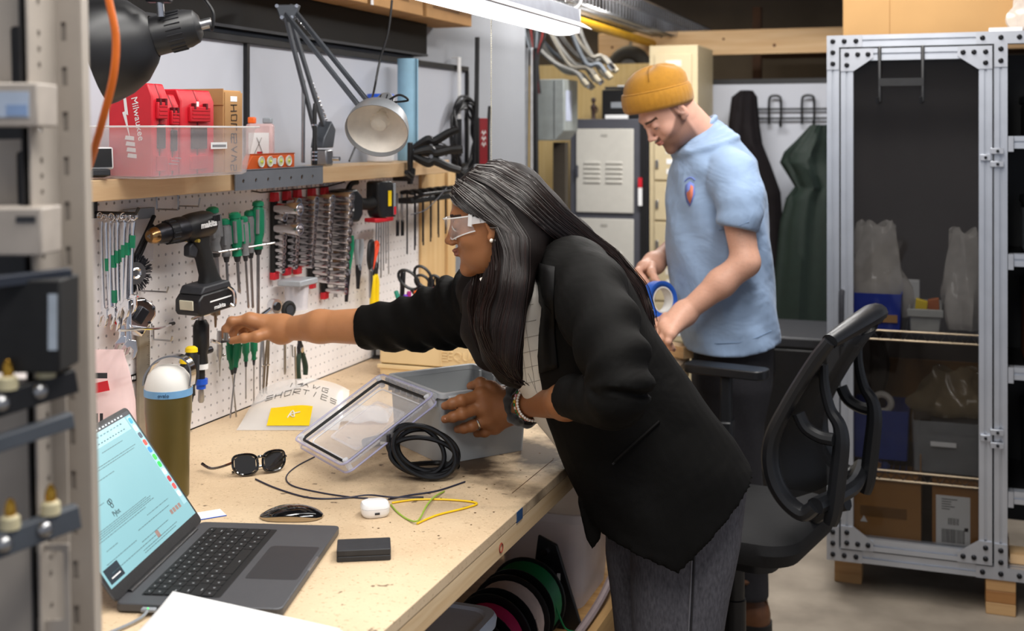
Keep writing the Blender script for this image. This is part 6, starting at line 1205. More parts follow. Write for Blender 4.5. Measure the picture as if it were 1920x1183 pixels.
am = MB(); am.rings([[ap + FA * p[0] + WA * p[1] + Vector((0, 0, z)) for p in rrect(-.125, .125, -.042, .042, .03, 5)] for z in (-.016, -.008, .004, .010)]); part('arm_pad', am, CH, t, .003); part('arm_post', MB().bar(ap + Vector((0, 0, -.016)), Vector((ap.x, ap.y, SZ_ - .09)), .05, .03), CH, t, .006); part('arm_sleeve', MB().bar(Vector((ap.x, ap.y, .72)), Vector((ap.x, ap.y, SZ_ - .10)), .064, .042), CH, t, .006); part('arm_bracket', MB().bar(Vector((ap.x, ap.y, SZ_ - .10)), Vector((0, 0, SZ_ - .10)), .06, .016), CH, t)
# ================================================================== steel rack in the foreground
RK = mat('rack_beige', '#a89f95', .5, .15, var=.04); RX = Matrix.Translation(CAMP) @ Matrix.Rotation(HEAD, 4, 'Z')     # local: x right, y away, z up, from the lens height
def rk(u, v, Y): return Vector(((u - 960) / FPX * Y, Y, -(v - HORIZ) / FPX * Y))
t = thing('steel_rack', 'blurred beige slotted steel rack post at the left edge of the frame', 'rack', CAMP, (0, R(-1.3), HEAD)); YR = 1.2
x0, x1 = rk(108, 0, YR).x, rk(155, 0, YR).x; pl = MB(); p_ = .0454; pc = (x0 + x1) / 2 - .004
for k in range(-24, 20):
    z = -.08 - p_ * k + .01
    pl.frame([(x1, z + p_ / 2), (x0, z + p_ / 2), (x0, z - p_ / 2), (x1, z - p_ / 2)], [(pc + .0028, z + .0095), (pc - .0028, z + .0095), (pc - .0028, z - .0095), (pc + .0028, z - .0095)], -.0012, .0012, Matrix(((1, 0, 0, 0), (0, 0, 1, YR), (0, 1, 0, 0), (0, 0, 0, 1))))
part('slotted_face', pl, RK, t)
sp_ = MB(); q_ = .0155
for k in range(-60, 52):
    z = -.08 - q_ * k; yc = YR - .045
    hole = k % 4 != 3
    o8 = [(YR, z + q_ / 2), (yc, z + q_ / 2), (YR - .07, z + q_ / 2), (YR - .07, z), (YR - .07, z - q_ / 2), (yc, z - q_ / 2), (YR, z - q_ / 2), (YR, z)]; r_ = .0038 if hole else .0004; i8 = [(yc + r_ * math.cos(R(45 + 45 * j)), z + r_ * math.sin(R(45 + 45 * j))) for j in range(8)]
    sp_.frame(o8, i8, x0 - .0012, x0 + .0012, Matrix(((0, 0, 1, 0), (1, 0, 0, 0), (0, 1, 0, 0), (0, 0, 0, 1))))
part('perforated_flange', sp_, RK, t); part('inner_channel', MB().box(x0 + .003, x1 - .003, YR + .0016, YR + .003, -1, 1), mat('channel_dull', '#8f877f', .6), t); part('inner_channel', MB().box(x0 - .008, x0 - .006, YR - .07, YR, -1, 1), mat('channel_dark', '#2a2828', .6), t); part('return_lip', MB().box(x1 - .0012, x1 + .0012, YR, YR + .02, -1.0, 1.0), RK, t)
for v in (170, 228, 395, 455): part('bolt', MB().ball(Vector((x0 - .004, YR - .045, rk(0, v, YR - .045).z)), .0052, 10, 6), STEEL, t)
bx_ = lambda m, u0, u1, v0, v1, Y0, d: m.box(rk(u0, 0, Y0).x, rk(u1, 0, Y0).x, Y0, Y0 + d, rk(0, v1, Y0).z, rk(0, v0, Y0).z)
def panel_hole(u0, u1, v0, v1, hu0, hu1, hv0, hv1, Y0, nm, par):
    a = rk(u0, v1, Y0); b = rk(u1, v0, Y0); c = rk(hu0, hv1, Y0); d = rk(hu1, hv0, Y0)
    return part(nm, MB().frame(rrect(a.x, b.x, a.z, b.z, .002, 3), rrect(c.x, d.x, c.z, d.z, .004, 3), -.001, .001, Matrix(((1, 0, 0, 0), (0, 0, 1, Y0), (0, 1, 0, 0), (0, 0, 0, 1)))), RK, par)
panel_hole(-60, 74, -40, 155, 24, 66, 28, 148, 1.16, 'end_plate', t); panel_hole(-60, 78, 240, 388, 30, 76, 262, 380, 1.16, 'end_plate', t); panel_hole(-60, 112, 1000, 1260, 50, 102, 1012, 1142, 1.14, 'end_plate', t)
part('dark_backing', bx_(MB(), -120, 90, -60, 500, 1.24, .01), BLACKP, t); part('lower_plate', bx_(MB(), -80, 112, 690, 1015, 1.165, .003), RK, t)
def module(nm, lab, u0, u1, v0, v1, Y0, d, m, par=RX):
    a = rk(u0, v1, Y0); o = thing(nm, lab, 'module', RX @ a, (0, 0, HEAD)); w = rk(u1, 0, Y0).x - a.x; h = rk(0, v0, Y0).z - a.z; part('body', MB().box(0, w, 0, d, 0, h), m, o, .002); return o, w, h
MGR = mat('module_beige', '#a59c93', .5)
o, w, h = module('rack_module', 'beige rack module with pale blue label, upper one at the left edge', -80, 70, 155, 238, 1.10, .05, MGR); part('label', MB().box(w * .1, w * .90, -.0012, -.0001, h * .22, h * .80), mat('label_blue', '#a9b6c9', .6), o); part('blue_field', MB().box(w * .62, w * .88, -.0018, -.0013, h * .26, h * .5), mat('label_blue_deep', '#8098bd', .6), o)
o, w, h = module('rack_module', 'beige rack module with small black print, lower one at the left edge', -80, 78, 390, 480, 1.10, .05, MGR); part('print', MB().box(w * .7, w * .93, -.0012, -.0001, h * .70, h * .83), DARKP, o)
o, w, h = module('connector_block', 'large black connector block with pale strip at the left edge', -80, 112, 525, 700, 1.09, .05, RUBBER); part('label_strip', MB().box(w * .89, w * .975, -.0012, -.0001, h * .25, h * .85), mat('strip_pale', '#aab4bf', .5), o)
def bar_thing(nm, lab, pts, wv, m, kn, Y0=1.06, Y1=1.125, label=None):
    a = RX @ rk(*pts[0], Y0); b = RX @ rk(*pts[1], Y1); o = thing(nm, lab, 'terminal bar', a); part('bar', MB().bar(Vector((0, 0, 0)), b - a, .014, wv), m, o, .001)
    if label: part('orange_print', MB().bar((b - a) * .74 - Vector(RT) * 0 - FW * .0078, (b - a) * .96 - FW * .0078, .0008, wv * .5), label, o)
    for f in kn:
        p = (b - a) * f + Vector((0, 0, wv / 2)); s_ = part('insulator', MB().lathe([(0, 0), (.0095, 0), (.0085, .010), (.006, .012), (0, .012)], 14, Matrix.Translation(p)), mat('insulator_cream', '#bdb391', .5), o); part('brass_stud', MB().lathe([(0, .012), (.0048, .012), (.0055, .016), (.0046, .022), (.002, .027), (0, .027)], 10, Matrix.Translation(p)), BRASS, o)
        part('screw_head', MB().ball(p + Vector((0, 0, -wv / 2)) - FW * .010 - RT * .002, .008, 10, 6), STEEL, o)
bar_thing('terminal_bar', 'black terminal bar with two brass studs, upper one at the left edge', ((-60, 775), (140, 712)), .022, BLACKP, (.36, .72), label=mat('label_orange', '#a8623a', .5)); bar_thing('terminal_bar', 'grey terminal bar with two brass studs, lower one at the left edge', ((-60, 1042), (146, 966)), .022, mat('bar_grey', '#4d5259', .45), (.37, .74))
bar_thing('cross_rail', 'plain dark grey rail between the two brass stud bars', ((-60, 850), (134, 786)), .014, mat('bar_grey', '#4d5259'), ()); bar_thing('cross_rail', 'dark navy rail above the large black connector block', ((-60, 535), (130, 512)), .010, mat('bar_navy', '#262b36', .5), ())
# ================================================================== people: distance-field bodies, lofted clothes
from mathutils.bvhtree import BVHTree
class Field:
    def __init__(s, lo, hi, res):
        s.lo = np.array(lo, np.float32); s.res = res; s.n = np.ceil((np.array(hi) - s.lo) / res).astype(int) + 1; s.f = np.full(s.n, 1.0, np.float32)
    def _sub(s, lo, hi):
        a = np.clip(np.floor((np.array(lo) - s.lo) / s.res).astype(int), 0, s.n); b = np.clip(np.ceil((np.array(hi) - s.lo) / s.res).astype(int) + 1, 0, s.n)
        if (b <= a).any(): return None, None
        g = np.meshgrid(*[s.lo[i] + s.res * np.arange(a[i], b[i], dtype=np.float32) for i in range(3)], indexing='ij')
        return tuple(slice(a[i], b[i]) for i in range(3)), g
    def _put(s, sl, d, k, cut=False):
        f = s.f[sl]
        if cut: f, d = -f, d
        h = np.maximum(k - np.abs(f - d), 0) / max(k, 1e-6); r = np.minimum(f, d) - h * h * k / 4
        s.f[sl] = -r if cut else r
    def cap(s, a, b, ra, rb=None, k=.012, cut=False):
        rb = ra if rb is None else rb; a = np.array(a, float); b = np.array(b, float); m = max(ra, rb) + k + 4 * s.res
        sl, g = s._sub(np.minimum(a, b) - m, np.maximum(a, b) + m)
        if sl is None: return s
        d = b - a; L2 = max((d * d).sum(), 1e-12); p = [g[i] - a[i] for i in range(3)]
        t = np.clip((p[0] * d[0] + p[1] * d[1] + p[2] * d[2]) / L2, 0, 1)
        q = np.sqrt(sum((p[i] - t * d[i]) ** 2 for i in range(3))) - (ra + (rb - ra) * t)
        s._put(sl, q.astype(np.float32), k, cut); return s
    def chain(s, pts, rr, k=.012):
        for i in range(len(pts) - 1): s.cap(pts[i], pts[i + 1], rr[i], rr[i + 1], k)
        return s
    def ell(s, c, r, k=.012, cut=False, ry=0., rz=0.):
        c = np.array(c, float); r = np.array(r, float); m = r.max() + k + 4 * s.res; sl, g = s._sub(c - m, c + m)
        if sl is None: return s
        p = [g[i] - c[i] for i in range(3)]
        if ry: ca, sa = math.cos(ry), math.sin(ry); p = [ca * p[0] + sa * p[2], p[1], -sa * p[0] + ca * p[2]]
        if rz: ca, sa = math.cos(rz), math.sin(rz); p = [ca * p[0] + sa * p[1], -sa * p[0] + ca * p[1], p[2]]
        k0 = np.sqrt(sum((p[i] / r[i]) ** 2 for i in range(3))); k1 = np.sqrt(sum((p[i] / r[i] ** 2) ** 2 for i in range(3)))
        s._put(sl, (k0 * (k0 - 1) / np.maximum(k1, 1e-6)).astype(np.float32), k, cut); return s
    def mesh(s):
        f = s.f; n = s.n; ins = f < 0; m = [x - 1 for x in n]
        cnt = np.zeros(m, np.int8)
        offs = [(i, j, k) for i in (0, 1) for j in (0, 1) for k in (0, 1)]
        for o in offs: cnt += ins[o[0]:o[0] + m[0], o[1]:o[1] + m[1], o[2]:o[2] + m[2]]
        idx = np.argwhere((cnt > 0) & (cnt < 8)); vid = np.full(m, -1, np.int64); vid[tuple(idx.T)] = np.arange(len(idx))
        cv = np.stack([f[idx[:, 0] + o[0], idx[:, 1] + o[1], idx[:, 2] + o[2]] for o in offs], 1); acc = np.zeros((len(idx), 3)); c = np.zeros(len(idx))
        for a in range(8):
            for b in range(a + 1, 8):
                oa, ob = np.array(offs[a]), np.array(offs[b])
                if abs(oa - ob).sum() != 1: continue
                va, vb = cv[:, a], cv[:, b]; x = (va < 0) != (vb < 0); t = np.where(x, va / np.where(x, va - vb, 1), 0)
                acc += np.where(x[:, None], oa + (ob - oa) * t[:, None], 0); c += x
        V = s.lo + s.res * (idx + acc / c[:, None]); F = []
        for ax in range(3):
            e = [0, 0, 0]; e[ax] = 1; A = ins[:n[0] - e[0], :n[1] - e[1], :n[2] - e[2]]; B = ins[e[0]:, e[1]:, e[2]:]
            q = np.argwhere(A != B); o1, o2 = [(1, 2), (2, 0), (0, 1)][ax]; q = q[(q[:, o1] > 0) & (q[:, o2] > 0) & (q[:, o1] < m[o1]) & (q[:, o2] < m[o2])]
            fl = A[tuple(q.T)]; d1 = np.zeros(3, int); d1[o1] = 1; d2 = np.zeros(3, int); d2[o2] = 1
            Q = np.stack([vid[tuple((q - d).T)] for d in (d1 + d2, d2, 0 * d1, d1)], 1); Q = np.where(fl[:, None], Q, Q[:, ::-1]); F.append(Q)
        F = np.concatenate(F); return V, F[(F >= 0).all(1)]
def np_mesh(name, sets, cols=None):      # several vertex/face sets joined into one mesh, with a colour attribute
    V = []; F = []; C = []; n = 0
    for v, f, c in sets: V.append(v); F.append(f + n); C.append(c); n += len(v)
    V = np.concatenate(V); F = np.concatenate(F); C = np.concatenate(C); me = bpy.data.meshes.new(name)
    me.vertices.add(len(V)); me.vertices.foreach_set('co', V.astype(np.float32).ravel()); me.loops.add(F.size); me.loops.foreach_set('vertex_index', F.astype(np.int32).ravel())
    me.polygons.add(len(F)); me.polygons.foreach_set('loop_start', np.arange(0, F.size, 4, dtype=np.int32)); me.polygons.foreach_set('loop_total', np.full(len(F), 4, np.int32)); me.update(calc_edges=True); me.validate()
    a = me.color_attributes.new('Col', 'FLOAT_COLOR', 'POINT'); a.data.foreach_set('color', np.concatenate([C, np.ones((len(C), 1))], 1).astype(np.float32).ravel()); me.shade_smooth(); return me
def xf(M, V): A = np.array(M); return V @ A[:3, :3].T + A[:3, 3]
def bake(o):
    dg = bpy.context.evaluated_depsgraph_get(); me = bpy.data.meshes.new_from_object(o.evaluated_get(dg)); o.modifiers.clear(); mt = [m for m in o.data.materials]; o.data = me
    if not me.materials:
        for m in mt: me.materials.append(m)
    me.shade_smooth(); return o
def bvh(o): me = o.data; return BVHTree.FromPolygons([o.matrix_world @ v.co for v in me.vertices], [tuple(p.vertices) for p in me.polygons])
def hitn(tree, u, v, off):
    d = ray(u, v).normalized(); loc, nrm, i, dist = tree.ray_cast(CAMP, d)
    return None if loc is None else loc + (nrm if nrm.dot(d) < 0 else -nrm) * off - d * .0006
def hit(tree, u, v, off=.001, Y=None):
    d = ray(u, v).normalized(); loc, nrm, i, dist = tree.ray_cast(CAMP, d)
    if loc is None: return px(u, v, Y=Y) if Y else None
    return loc - d * off
def cloth(name, mb, m, par, vox=.006, smooth=5):
    o = part(name, mb, m, par); r = o.modifiers.new('r', 'REMESH'); r.mode = 'VOXEL'; r.voxel_size = vox; s_ = o.modifiers.new('s', 'SMOOTH'); s_.factor = .5; s_.iterations = smooth; return bake(o)
def loft_px(mb, st, Y, n=40, fold=0., seed=0, near=None, tuck=False):
    # st: ((u,v) front, (u,v) back, half width in depth, drop of the near side) ; rings between them, closed
    S = []
    for i in range(len(st) - 1):
        for k in range(4): f = k / 4; S.append([(Vector(a).lerp(Vector(b), f) if isinstance(a, tuple) else a + (b - a) * f) for a, b in zip(st[i], st[i + 1])])
    S.append([Vector(a) if isinstance(a, tuple) else a for a in st[-1]]); R_ = []
    for i, (fr, bk, hw, drop, yo) in enumerate(S):
        P, Q = px(fr[0], fr[1], Y=Y + yo), px(bk[0], bk[1], Y=Y + yo); C = (P + Q) / 2; A = (Q - P) / 2; ring = []
        for k in range(n):
            th = 2 * PI * k / n; ct, s_ = math.cos(th), math.sin(th); w = 1 + fold * math.sin(5 * th + .55 * i + seed) * math.sin(.35 * i + 2 * th + seed)
            sx = math.copysign(abs(ct) ** .85, ct); sy = math.copysign(abs(s_) ** .85, s_)
            ring.append(C + A * (sx * w) - FW * (hw * sy * w) + Vector((0, 0, -drop * (1 - abs(sx)) * (s_ > 0))))
        R_.append(ring)
    if tuck:
        C = sum(R_[-1], Vector()) / n; R_ += [[C + (p - C) * q + (Vector((0, 0, .8)) - RT * .6) * dz for p in R_[-1]] for q, dz in ((.94, .003), (.80, .022), (.4, .04))]
    mb.rings(R_); return R_
def sleeve(mb, pts, rr, folds=.06, freq=9, n=28, k=8, seed=0):
    P, Q = spline([Vector(p) for p in pts], rr, k); R_ = []; up = Vector((0, 0, 1))
    for i, p in enumerate(P):
        t = (P[min(i + 1, len(P) - 1)] - P[max(0, i - 1)]).normalized(); a = t.cross(up)
        if a.length < .1: a = t.cross(Vector((0, 1, 0)))
        a.normalize(); b = a.cross(t); f = i / (len(P) - 1); am = folds * (.35 + .65 * math.sin(PI * min(1, f * 1.05)))
        R_.append([p + a * (q * math.cos(th)) + b * (q * math.sin(th)) for th in [2 * PI * j / n for j in range(n)] for q in [Q[i] * (1 + am * math.sin(freq * f * 2 * PI + 1.6 * math.sin(th + seed) + 2 * th) * (.6 + .4 * math.sin(th * 2 + seed + 3 * f)))]])
    mb.rings(R_)
def head_field(sc=1., beard=False, fem=True):
    F = Field((-.16, -.12, -.24), (.16, .12, .17), .0026)
    F.ell((-.014, 0, .045), (.096, .075, .083), .01); F.ell((.025, 0, -.02), (.062, .062, .085), .03); F.ell((.030, 0, -.070), (.050, .050 if fem else .054, .040), .03)
    F.ell((.074, 0, -.098), (.017, .018, .015), .022); F.cap((.081, -.028, .026), (.081, .028, .026), .008 if fem else .011, None, .02)
    F.cap((.087, 0, .014), (.103, 0, -.026), .006, .0085, .012); F.ell((.106, 0, -.029), (.0095, .0095, .008), .006)
    for s in (-1, 1):
        F.ell((.097, s * .011, -.034), (.009, .007, .006), .006); F.ell((.092, s * .031, .004), (.013, .017, .010), .012, True); F.ell((.0755, s * .031, .003), (.0135, .0145, .0125), .003)
        F.ell((.052, s * .045, -.028), (.022, .016, .018), .02)
        F.ell((-.006, s * .073, -.004), (.017, .007, .031), .008, ry=-.25); F.ell((-.003, s * .079, .0), (.008, .005, .016), .004, True, ry=-.25); F.ell((.004, s * .073, -.030), (.008, .006, .009), .006)
    F.ell((.094, 0, -.0515), (.008, .021, .0045), .006); F.ell((.091, 0, -.0605), (.008, .018, .0052), .006); F.cap((.101, -.018, -.0558), (.101, .018, -.0558), .0016, None, .003, True)
    F.cap((-.03, 0, -.05), (-.045, 0, -.15) if fem else (-.035, 0, -.12), .050 if fem else .054, .046 if fem else .056, .03)
    return F
def head_cols(V, base, lip, brow, beard=None, lid=None):
    C = np.tile(np.array(base), (len(V), 1)); x, y, z = V.T
    def mix(m, c): m = np.clip(m, 0, 1)[:, None]; C[:] = C * (1 - m) + np.array(c) * m
    mix((x > .086) * (np.abs(z + .0555) < .0095 - .18 * np.abs(y) ** 1.0 * .9) * (np.abs(y) < .022) * .8, lip)
    by = np.abs(np.abs(y) - .031)
    if beard is not None:
        m = np.clip((.004 - .62 * x - z) / .010, 0, 1) * np.clip((x + .012) / .010, 0, 1) * np.clip((z + .118) / .012, 0, 1); m *= 1 - .85 * ((x > .082) * (np.abs(y) < .018) * (np.abs(z + .055) < .009)); m = np.maximum(m, (x > .085) * (np.abs(z + .0435) < .0055) * (np.abs(y) < .026) * .95); m = np.maximum(m, (np.abs(x - .005) < .014) * (z < .035) * (np.abs(y) > .055) * .8 * (x > -.004)); m *= .92 + .08 * np.sin(900 * x + 700 * z) * np.sin(800 * y + 600 * z); mix(m * .80, beard)
    mix((x > .062) * (np.abs(z - (.0255 - .25 * np.maximum(by - .006, 0))) < .0042) * (by < .019), brow)
    mix((x > .070) * (np.abs(z + .0035 - .06 * by) < .0016) * (by < .0125), (.03, .02, .02))
    if lid is not None: mix((x > .07) * (np.abs(z - .003) < .010) * (by < .015) * .35, lid)
    return C
def frame_from(pos, face, pitch, sc, roll=0.):
    f = Vector(face).normalized(); left = Vector((0, 0, 1)).cross(f).normalized(); M = Matrix((f, left, Vector((0, 0, 1)))).transposed().to_4x4()
    return Matrix.Translation(pos) @ M @ Matrix.Rotation(pitch, 4, 'Y') @ Matrix.Rotation(roll, 4, 'X') @ Matrix.Scale(sc, 4)
def hand(F, wrist, palm, fingers, thumb, wr=.026, k=.006, nails=None):
    for p, r in palm: F.cap(wrist, p, wr, r, .02)
    for i in range(len(palm) - 1): F.cap(palm[i][0], palm[i + 1][0], palm[i][1] * .95, palm[i + 1][1] * .95, .012)
    for ch, rr in fingers + thumb:
        F.chain(ch, rr, k)
        for j in range(1, len(ch) - 1): F.ell(ch[j], (rr[j] * 1.10,) * 3, .004)
    return F
def skin_mat(name, h, rough=.5): return mat(name, '#ffffff', rough, vcol='Col', var=.05, scale=60, sss=.12, bump=.06, bscale=420, spec=.4)
def srgb(h): return lin(h)[:3]
# ------------------------------------------------------------------ the woman
wroot = thing('person', 'woman in black blazer and safety glasses leaning over the workbench', 'person', px(1270, 900, Y=2.36) * 1.0)
wroot.location = (wroot.location.x, wroot.location.y, 0); bpy.context.view_layer.update()
def wpart(name, me, m, **k):
    o = part(name, me, m, None, **k); o.parent = wroot; o.matrix_parent_inverse = Matrix.Translation(-wroot.location); return o
WS = srgb('#97633f'); WS2 = srgb('#b27c55')
HC = px(926, 414, Y=2.42); HM = frame_from(HC, -RT * math.cos(R(5)) + FW * math.sin(R(5)), R(9), .925)
V, Fq = head_field().mesh(); C = head_cols(V, WS, srgb('#7f4a3e'), srgb('#2a1c16'), lid=srgb('#7a4d33')); sets = [(xf(HM, V), Fq, C)]
X3 = lambda u, v, Y: np.array(px(u, v, Y=Y))
# right arm and hand, reaching to the pegboard
F = Field(px(405, 560, Y=2.86) - Vector((.09, .22, .16)), px(720, 560, Y=2.7) + Vector((.10, .20, .10)), .0026)
rw = X3(528, 617, 2.83); re = X3(705, 612, 2.72)
F.cap(X3(600, 612, 2.78), re, .036, .044, .02); F.cap(rw, X3(600, 612, 2.78), .0255, .036, .02)
fr = lambda *p: [X3(*q) for q in p]
hand(F, rw, [(X3(468, 599, 2.825), .0155), (X3(473, 602, 2.85), .0155), (X3(479, 607, 2.875), .015), (X3(486, 613, 2.895), .014)],
     [(fr((466, 598, 2.825), (434, 602, 2.815), (423, 617, 2.815), (421, 631, 2.81)), [.0115, .0098, .0085, .007]), (fr((472, 600, 2.85), (444, 610, 2.85), (437, 624, 2.845), (438, 634, 2.84)), [.0115, .0100, .0088, .0075]),
      (fr((478, 606, 2.875), (454, 620, 2.875), (455, 632, 2.865), (462, 636, 2.86)), [.011, .0096, .0085, .0075]), (fr((485, 612, 2.895), (466, 626, 2.895), (468, 635, 2.885)), [.010, .0086, .0075])],
     [(fr((512, 622, 2.815), (482, 631, 2.80), (458, 634, 2.80), (434, 639, 2.805)), [.0165, .0125, .0105, .008])], .0265)
V, Fq = F.mesh(); C = np.tile(np.array(WS2) * .95, (len(V), 1)); sets.append((V, Fq, C))
# left arm and hand on the enclosure
PN = exd; PP = P1.copy()
def fp(u, v, off): return np.array(pxp(u, v, PP + PN * off, PN))
lw_ = fp(976, 757, .052); le = X3(1160, 748, 2.13)
bb_ = np.array([fp(820, 830, -.02), fp(820, 700, .09), fp(1000, 700, .0), fp(1000, 830, .09), le]); F = Field(bb_.min(0) - .07, bb_.max(0) + .07, .0026)
mid = lw_ * .5 + le * .5; F.cap(lw_, mid, .0265, .034, .02); F.cap(mid, le, .034, .042, .02)
hand(F, lw_, [(fp(903, 741, .032), .0165), (fp(906, 763, .037), .0165), (fp(912, 785, .035), .016), (fp(928, 800, .030), .0145)],
     [([fp(901, 741, .032), fp(864, 751, .034), fp(847, 757, .024), fp(834, 761, .010)], [.0128, .0112, .0098, .0085]), ([fp(904, 763, .038), fp(866, 776, .037), fp(849, 782, .025), fp(834, 786, .010)], [.0128, .0114, .0100, .0085]),
      ([fp(910, 787, .036), fp(884, 799, .034), fp(870, 803, .024), fp(858, 805, .010)], [.0122, .0108, .0096, .0082]), ([fp(927, 801, .030), fp(909, 810, .026), fp(894, 813, .011)], [.011, .0096, .0080])],
     [([fp(950, 745, .040), fp(922, 728, .034), fp(901, 719, .018), fp(883, 724, -.006)], [.0175, .0140, .0122, .0095])], .0285)
V, Fq = F.mesh(); tips = np.array([fp(833, 761, .010), fp(833, 786, .010), fp(857, 805, .010), fp(894, 813, .011), fp(882, 724, -.004)]); pips = np.array([fp(864, 751, .034), fp(866, 776, .037), fp(884, 799, .034), fp(847, 757, .026), fp(849, 782, .027)])
C = np.tile(np.array(WS) * 1.0, (len(V), 1))
dk = np.min(np.linalg.norm(V[:, None] - pips[None], axis=2), 1); C *= (1 - .35 * np.clip(1 - dk / .013, 0, 1))[:, None]; dt = np.min(np.linalg.norm(V[:, None] - tips[None], axis=2), 1); C = C * (1 - .4 * np.clip(1 - dt / .011, 0, 1)[:, None]) + np.array(srgb('#c48a70')) * (.4 * np.clip(1 - dt / .011, 0, 1)[:, None]); sets.append((V, Fq, C))
# trunk, upper arms and legs under the clothes
hipL, hipR = X3(1285, 930, 2.435), X3(1250, 930, 2.585); F = Field((.15, 1.85, -.01), (1.6, 2.85, 1.5), .011)
nb = np.array(px(1030, 505, Y=2.46)); ls, rs_ = X3(1085, 520, 2.36), X3(930, 590, 2.58); pel = (hipL + hipR) / 2
F.cap(nb, pel * .55 + nb * .45, .06, .075, .04); F.cap(pel * .5 + nb * .5, pel, .09, .085, .04); F.cap(ls, rs_, .04, .04, .03); F.cap(ls, le, .046, .038, .03); F.cap(rs_, re, .044, .038, .03)
anL, anR = np.array([hipL[0] + .0, hipL[1] - .02, .07]), np.array([hipR[0] - .03, hipR[1] + .02, .07])
for h, a in ((hipL, anL), (hipR, anR)): kn_ = h * .52 + a * .48; F.cap(h, kn_, .060, .050, .03); F.cap(kn_, a, .045, .032, .03)
V, Fq = F.mesh(); sets.append((V, Fq, np.tile(np.array(WS), (len(V), 1))))
body = wpart('body', np_mesh('body', sets), skin_mat('skin_brown', '#97633f', .42))
# nails and eyes
for p, d in ((fp(835, 760, .0165), 1), (fp(835, 785, .0165), 1), (fp(859, 804, .0165), 1)): wpart('fingernail', MB().ball(p, (.0045, .0028, .0035), 10, 6, Matrix.Rotation(ang, 3, 'Z')), mat('nail', '#d39b86', .25))
for s in (-1, 1): e = wpart('eye', MB().ball(HM @ Vector((.0795, s * .031, .001)), (.0098, .0098, .0098), 14, 10), mat('eye_white', '#e4ddd6', .2)); i_ = wpart('iris', MB().ball(HM @ Vector((.0865, s * .0315, -.0005)), (.0032, .0045, .0045), 10, 6), mat('iris_brown', '#1b100a', .1))
# trousers
DEN = mat('denim_grey', '#46454b', .8, col2='#626168', scale=220, bump=.15, bscale=500, stretch=(1, 1, .35))
tr = MB(); yl, yr = 2.42, 2.58
loft_px(tr, [((1185, 900), (1330, 830), .07, 0., 0.02), ((1182, 960), (1385, 872), .095, 0., 0.01), ((1182, 1000), (1399, 900), .10, 0., 0.), ((1183, 1060), (1388, 1010), .10, 0., 0.), ((1184, 1120), (1366, 1110), .10, 0., 0.), ((1188, 1250), (1345, 1240), .09, 0., 0.), ((1192, 1420), (1330, 1420), .075, 0., .0), ((1200, 1700), (1322, 1700), .065, 0., 0.), ((1205, 1795), (1318, 1795), .066, 0., 0.)], yl, fold=.012)
loft_px(tr, [((1150, 880), (1320, 840), .08, 0., 0.), ((1136, 960), (1360, 900), .10, 0., 0.), ((1136, 1040), (1300, 1020), .10, 0., 0.), ((1146, 1120), (1290, 1110), .09, 0., 0.), ((1160, 1250), (1290, 1250), .085, 0., 0.), ((1172, 1420), (1285, 1420), .072, 0., .0), ((1180, 1640), (1280, 1640), .062, 0., 0.), ((1182, 1690), (1280, 1690), .062, 0., 0.)], yr, fold=.012, seed=2)
trs = cloth('jeans', tr, DEN, None, .007, 3); trs.parent = wroot; trs.matrix_parent_inverse = Matrix.Translation(-wroot.location)
T = bvh(trs); sm_ = [hit(T, u, v, .0015) for u, v in ((1300, 985), (1298, 1030), (1296, 1075), (1294, 1120), (1292, 1160), (1290, 1200))]; wpart('side_seam', MB().tube([p for p in sm_ if p], .0016, 5), mat('seam_grey', '#77767c', .8)); wpart('side_seam', MB().tube([p + RT * .005 for p in sm_ if p], .0022, 5), mat('seam_dark', '#2a292d', .8))
pk = [hit(T, u, v, .0012) for u, v in ((1364, 922), (1376, 924), (1386, 922))]
if all(pk): wpart('pocket_stitching', MB().tube(pk, .0014, 5), MATS['seam_dark']); wpart('pocket_stitching', MB().tube([p + Vector((0, 0, -.008)) for p in pk], .0014, 5), MATS['seam_dark'])
for a in (anL, anR):
    m = MB(); b0 = Vector((a[0], a[1], 0)); m.rings([[b0 + Vector((p[0], p[1], z)) for p in rrect(-.17 + q, .055 - q, -.042 + q * .5, .042 - q * .5, .038, 5)] for z, q in ((.0, .004), (.02, .0), (.045, .004), (.07, .03))]); m.tube([b0 + Vector((0, 0, .06)), b0 + Vector((0, 0, .12))], .045, 14); wpart('shoe', m, RUBBER)
# shirt, blazer
SH = mat('shirt_white', '#d8d2c8', .8, var=.03, scale=30, bump=.1)
s_ = MB(); loft_px(s_, [((940, 505), (1020, 455), .095, 0., -.01), ((938, 560), (1060, 520), .125, 0., -.01), ((944, 640), (1120, 570), .11, 0., 0.), ((966, 712), (1180, 650), .105, 0., 0.), ((1003, 785), (1240, 720), .105, 0., 0.), ((1044, 838), (1290, 780), .11, 0., 0.), ((1060, 860), (1300, 800), .10, 0., 0.)], 2.47, fold=.015)
sh = cloth('shirt', s_, SH, None, .006, 3); sh.parent = wroot; sh.matrix_parent_inverse = Matrix.Translation(-wroot.location); T = bvh(sh); gl = MB()
for a, b in (((952, 640), (1010, 628)), ((955, 668), (1010, 655)), ((962, 695), (1020, 682)), ((975, 722), (1030, 708)), ((990, 760), (1050, 745)), ((950, 610), (1005, 600)), ((948, 580), (1000, 570)), ((966, 560), (988, 720)), ((978, 560), (1004, 730)), ((990, 700), (1050, 830))):
    P_ = [hit(T, a[0] + (b[0] - a[0]) * f, a[1] + (b[1] - a[1]) * f, .0006) for f in np.linspace(0, 1, 8)]; P_ = [p for p in P_ if p]
    if len(P_) > 2: gl.tube(P_, .0005, 4)
wpart('check_lines', gl, mat('check_grey', '#9a938a', .8), kind='stuff')
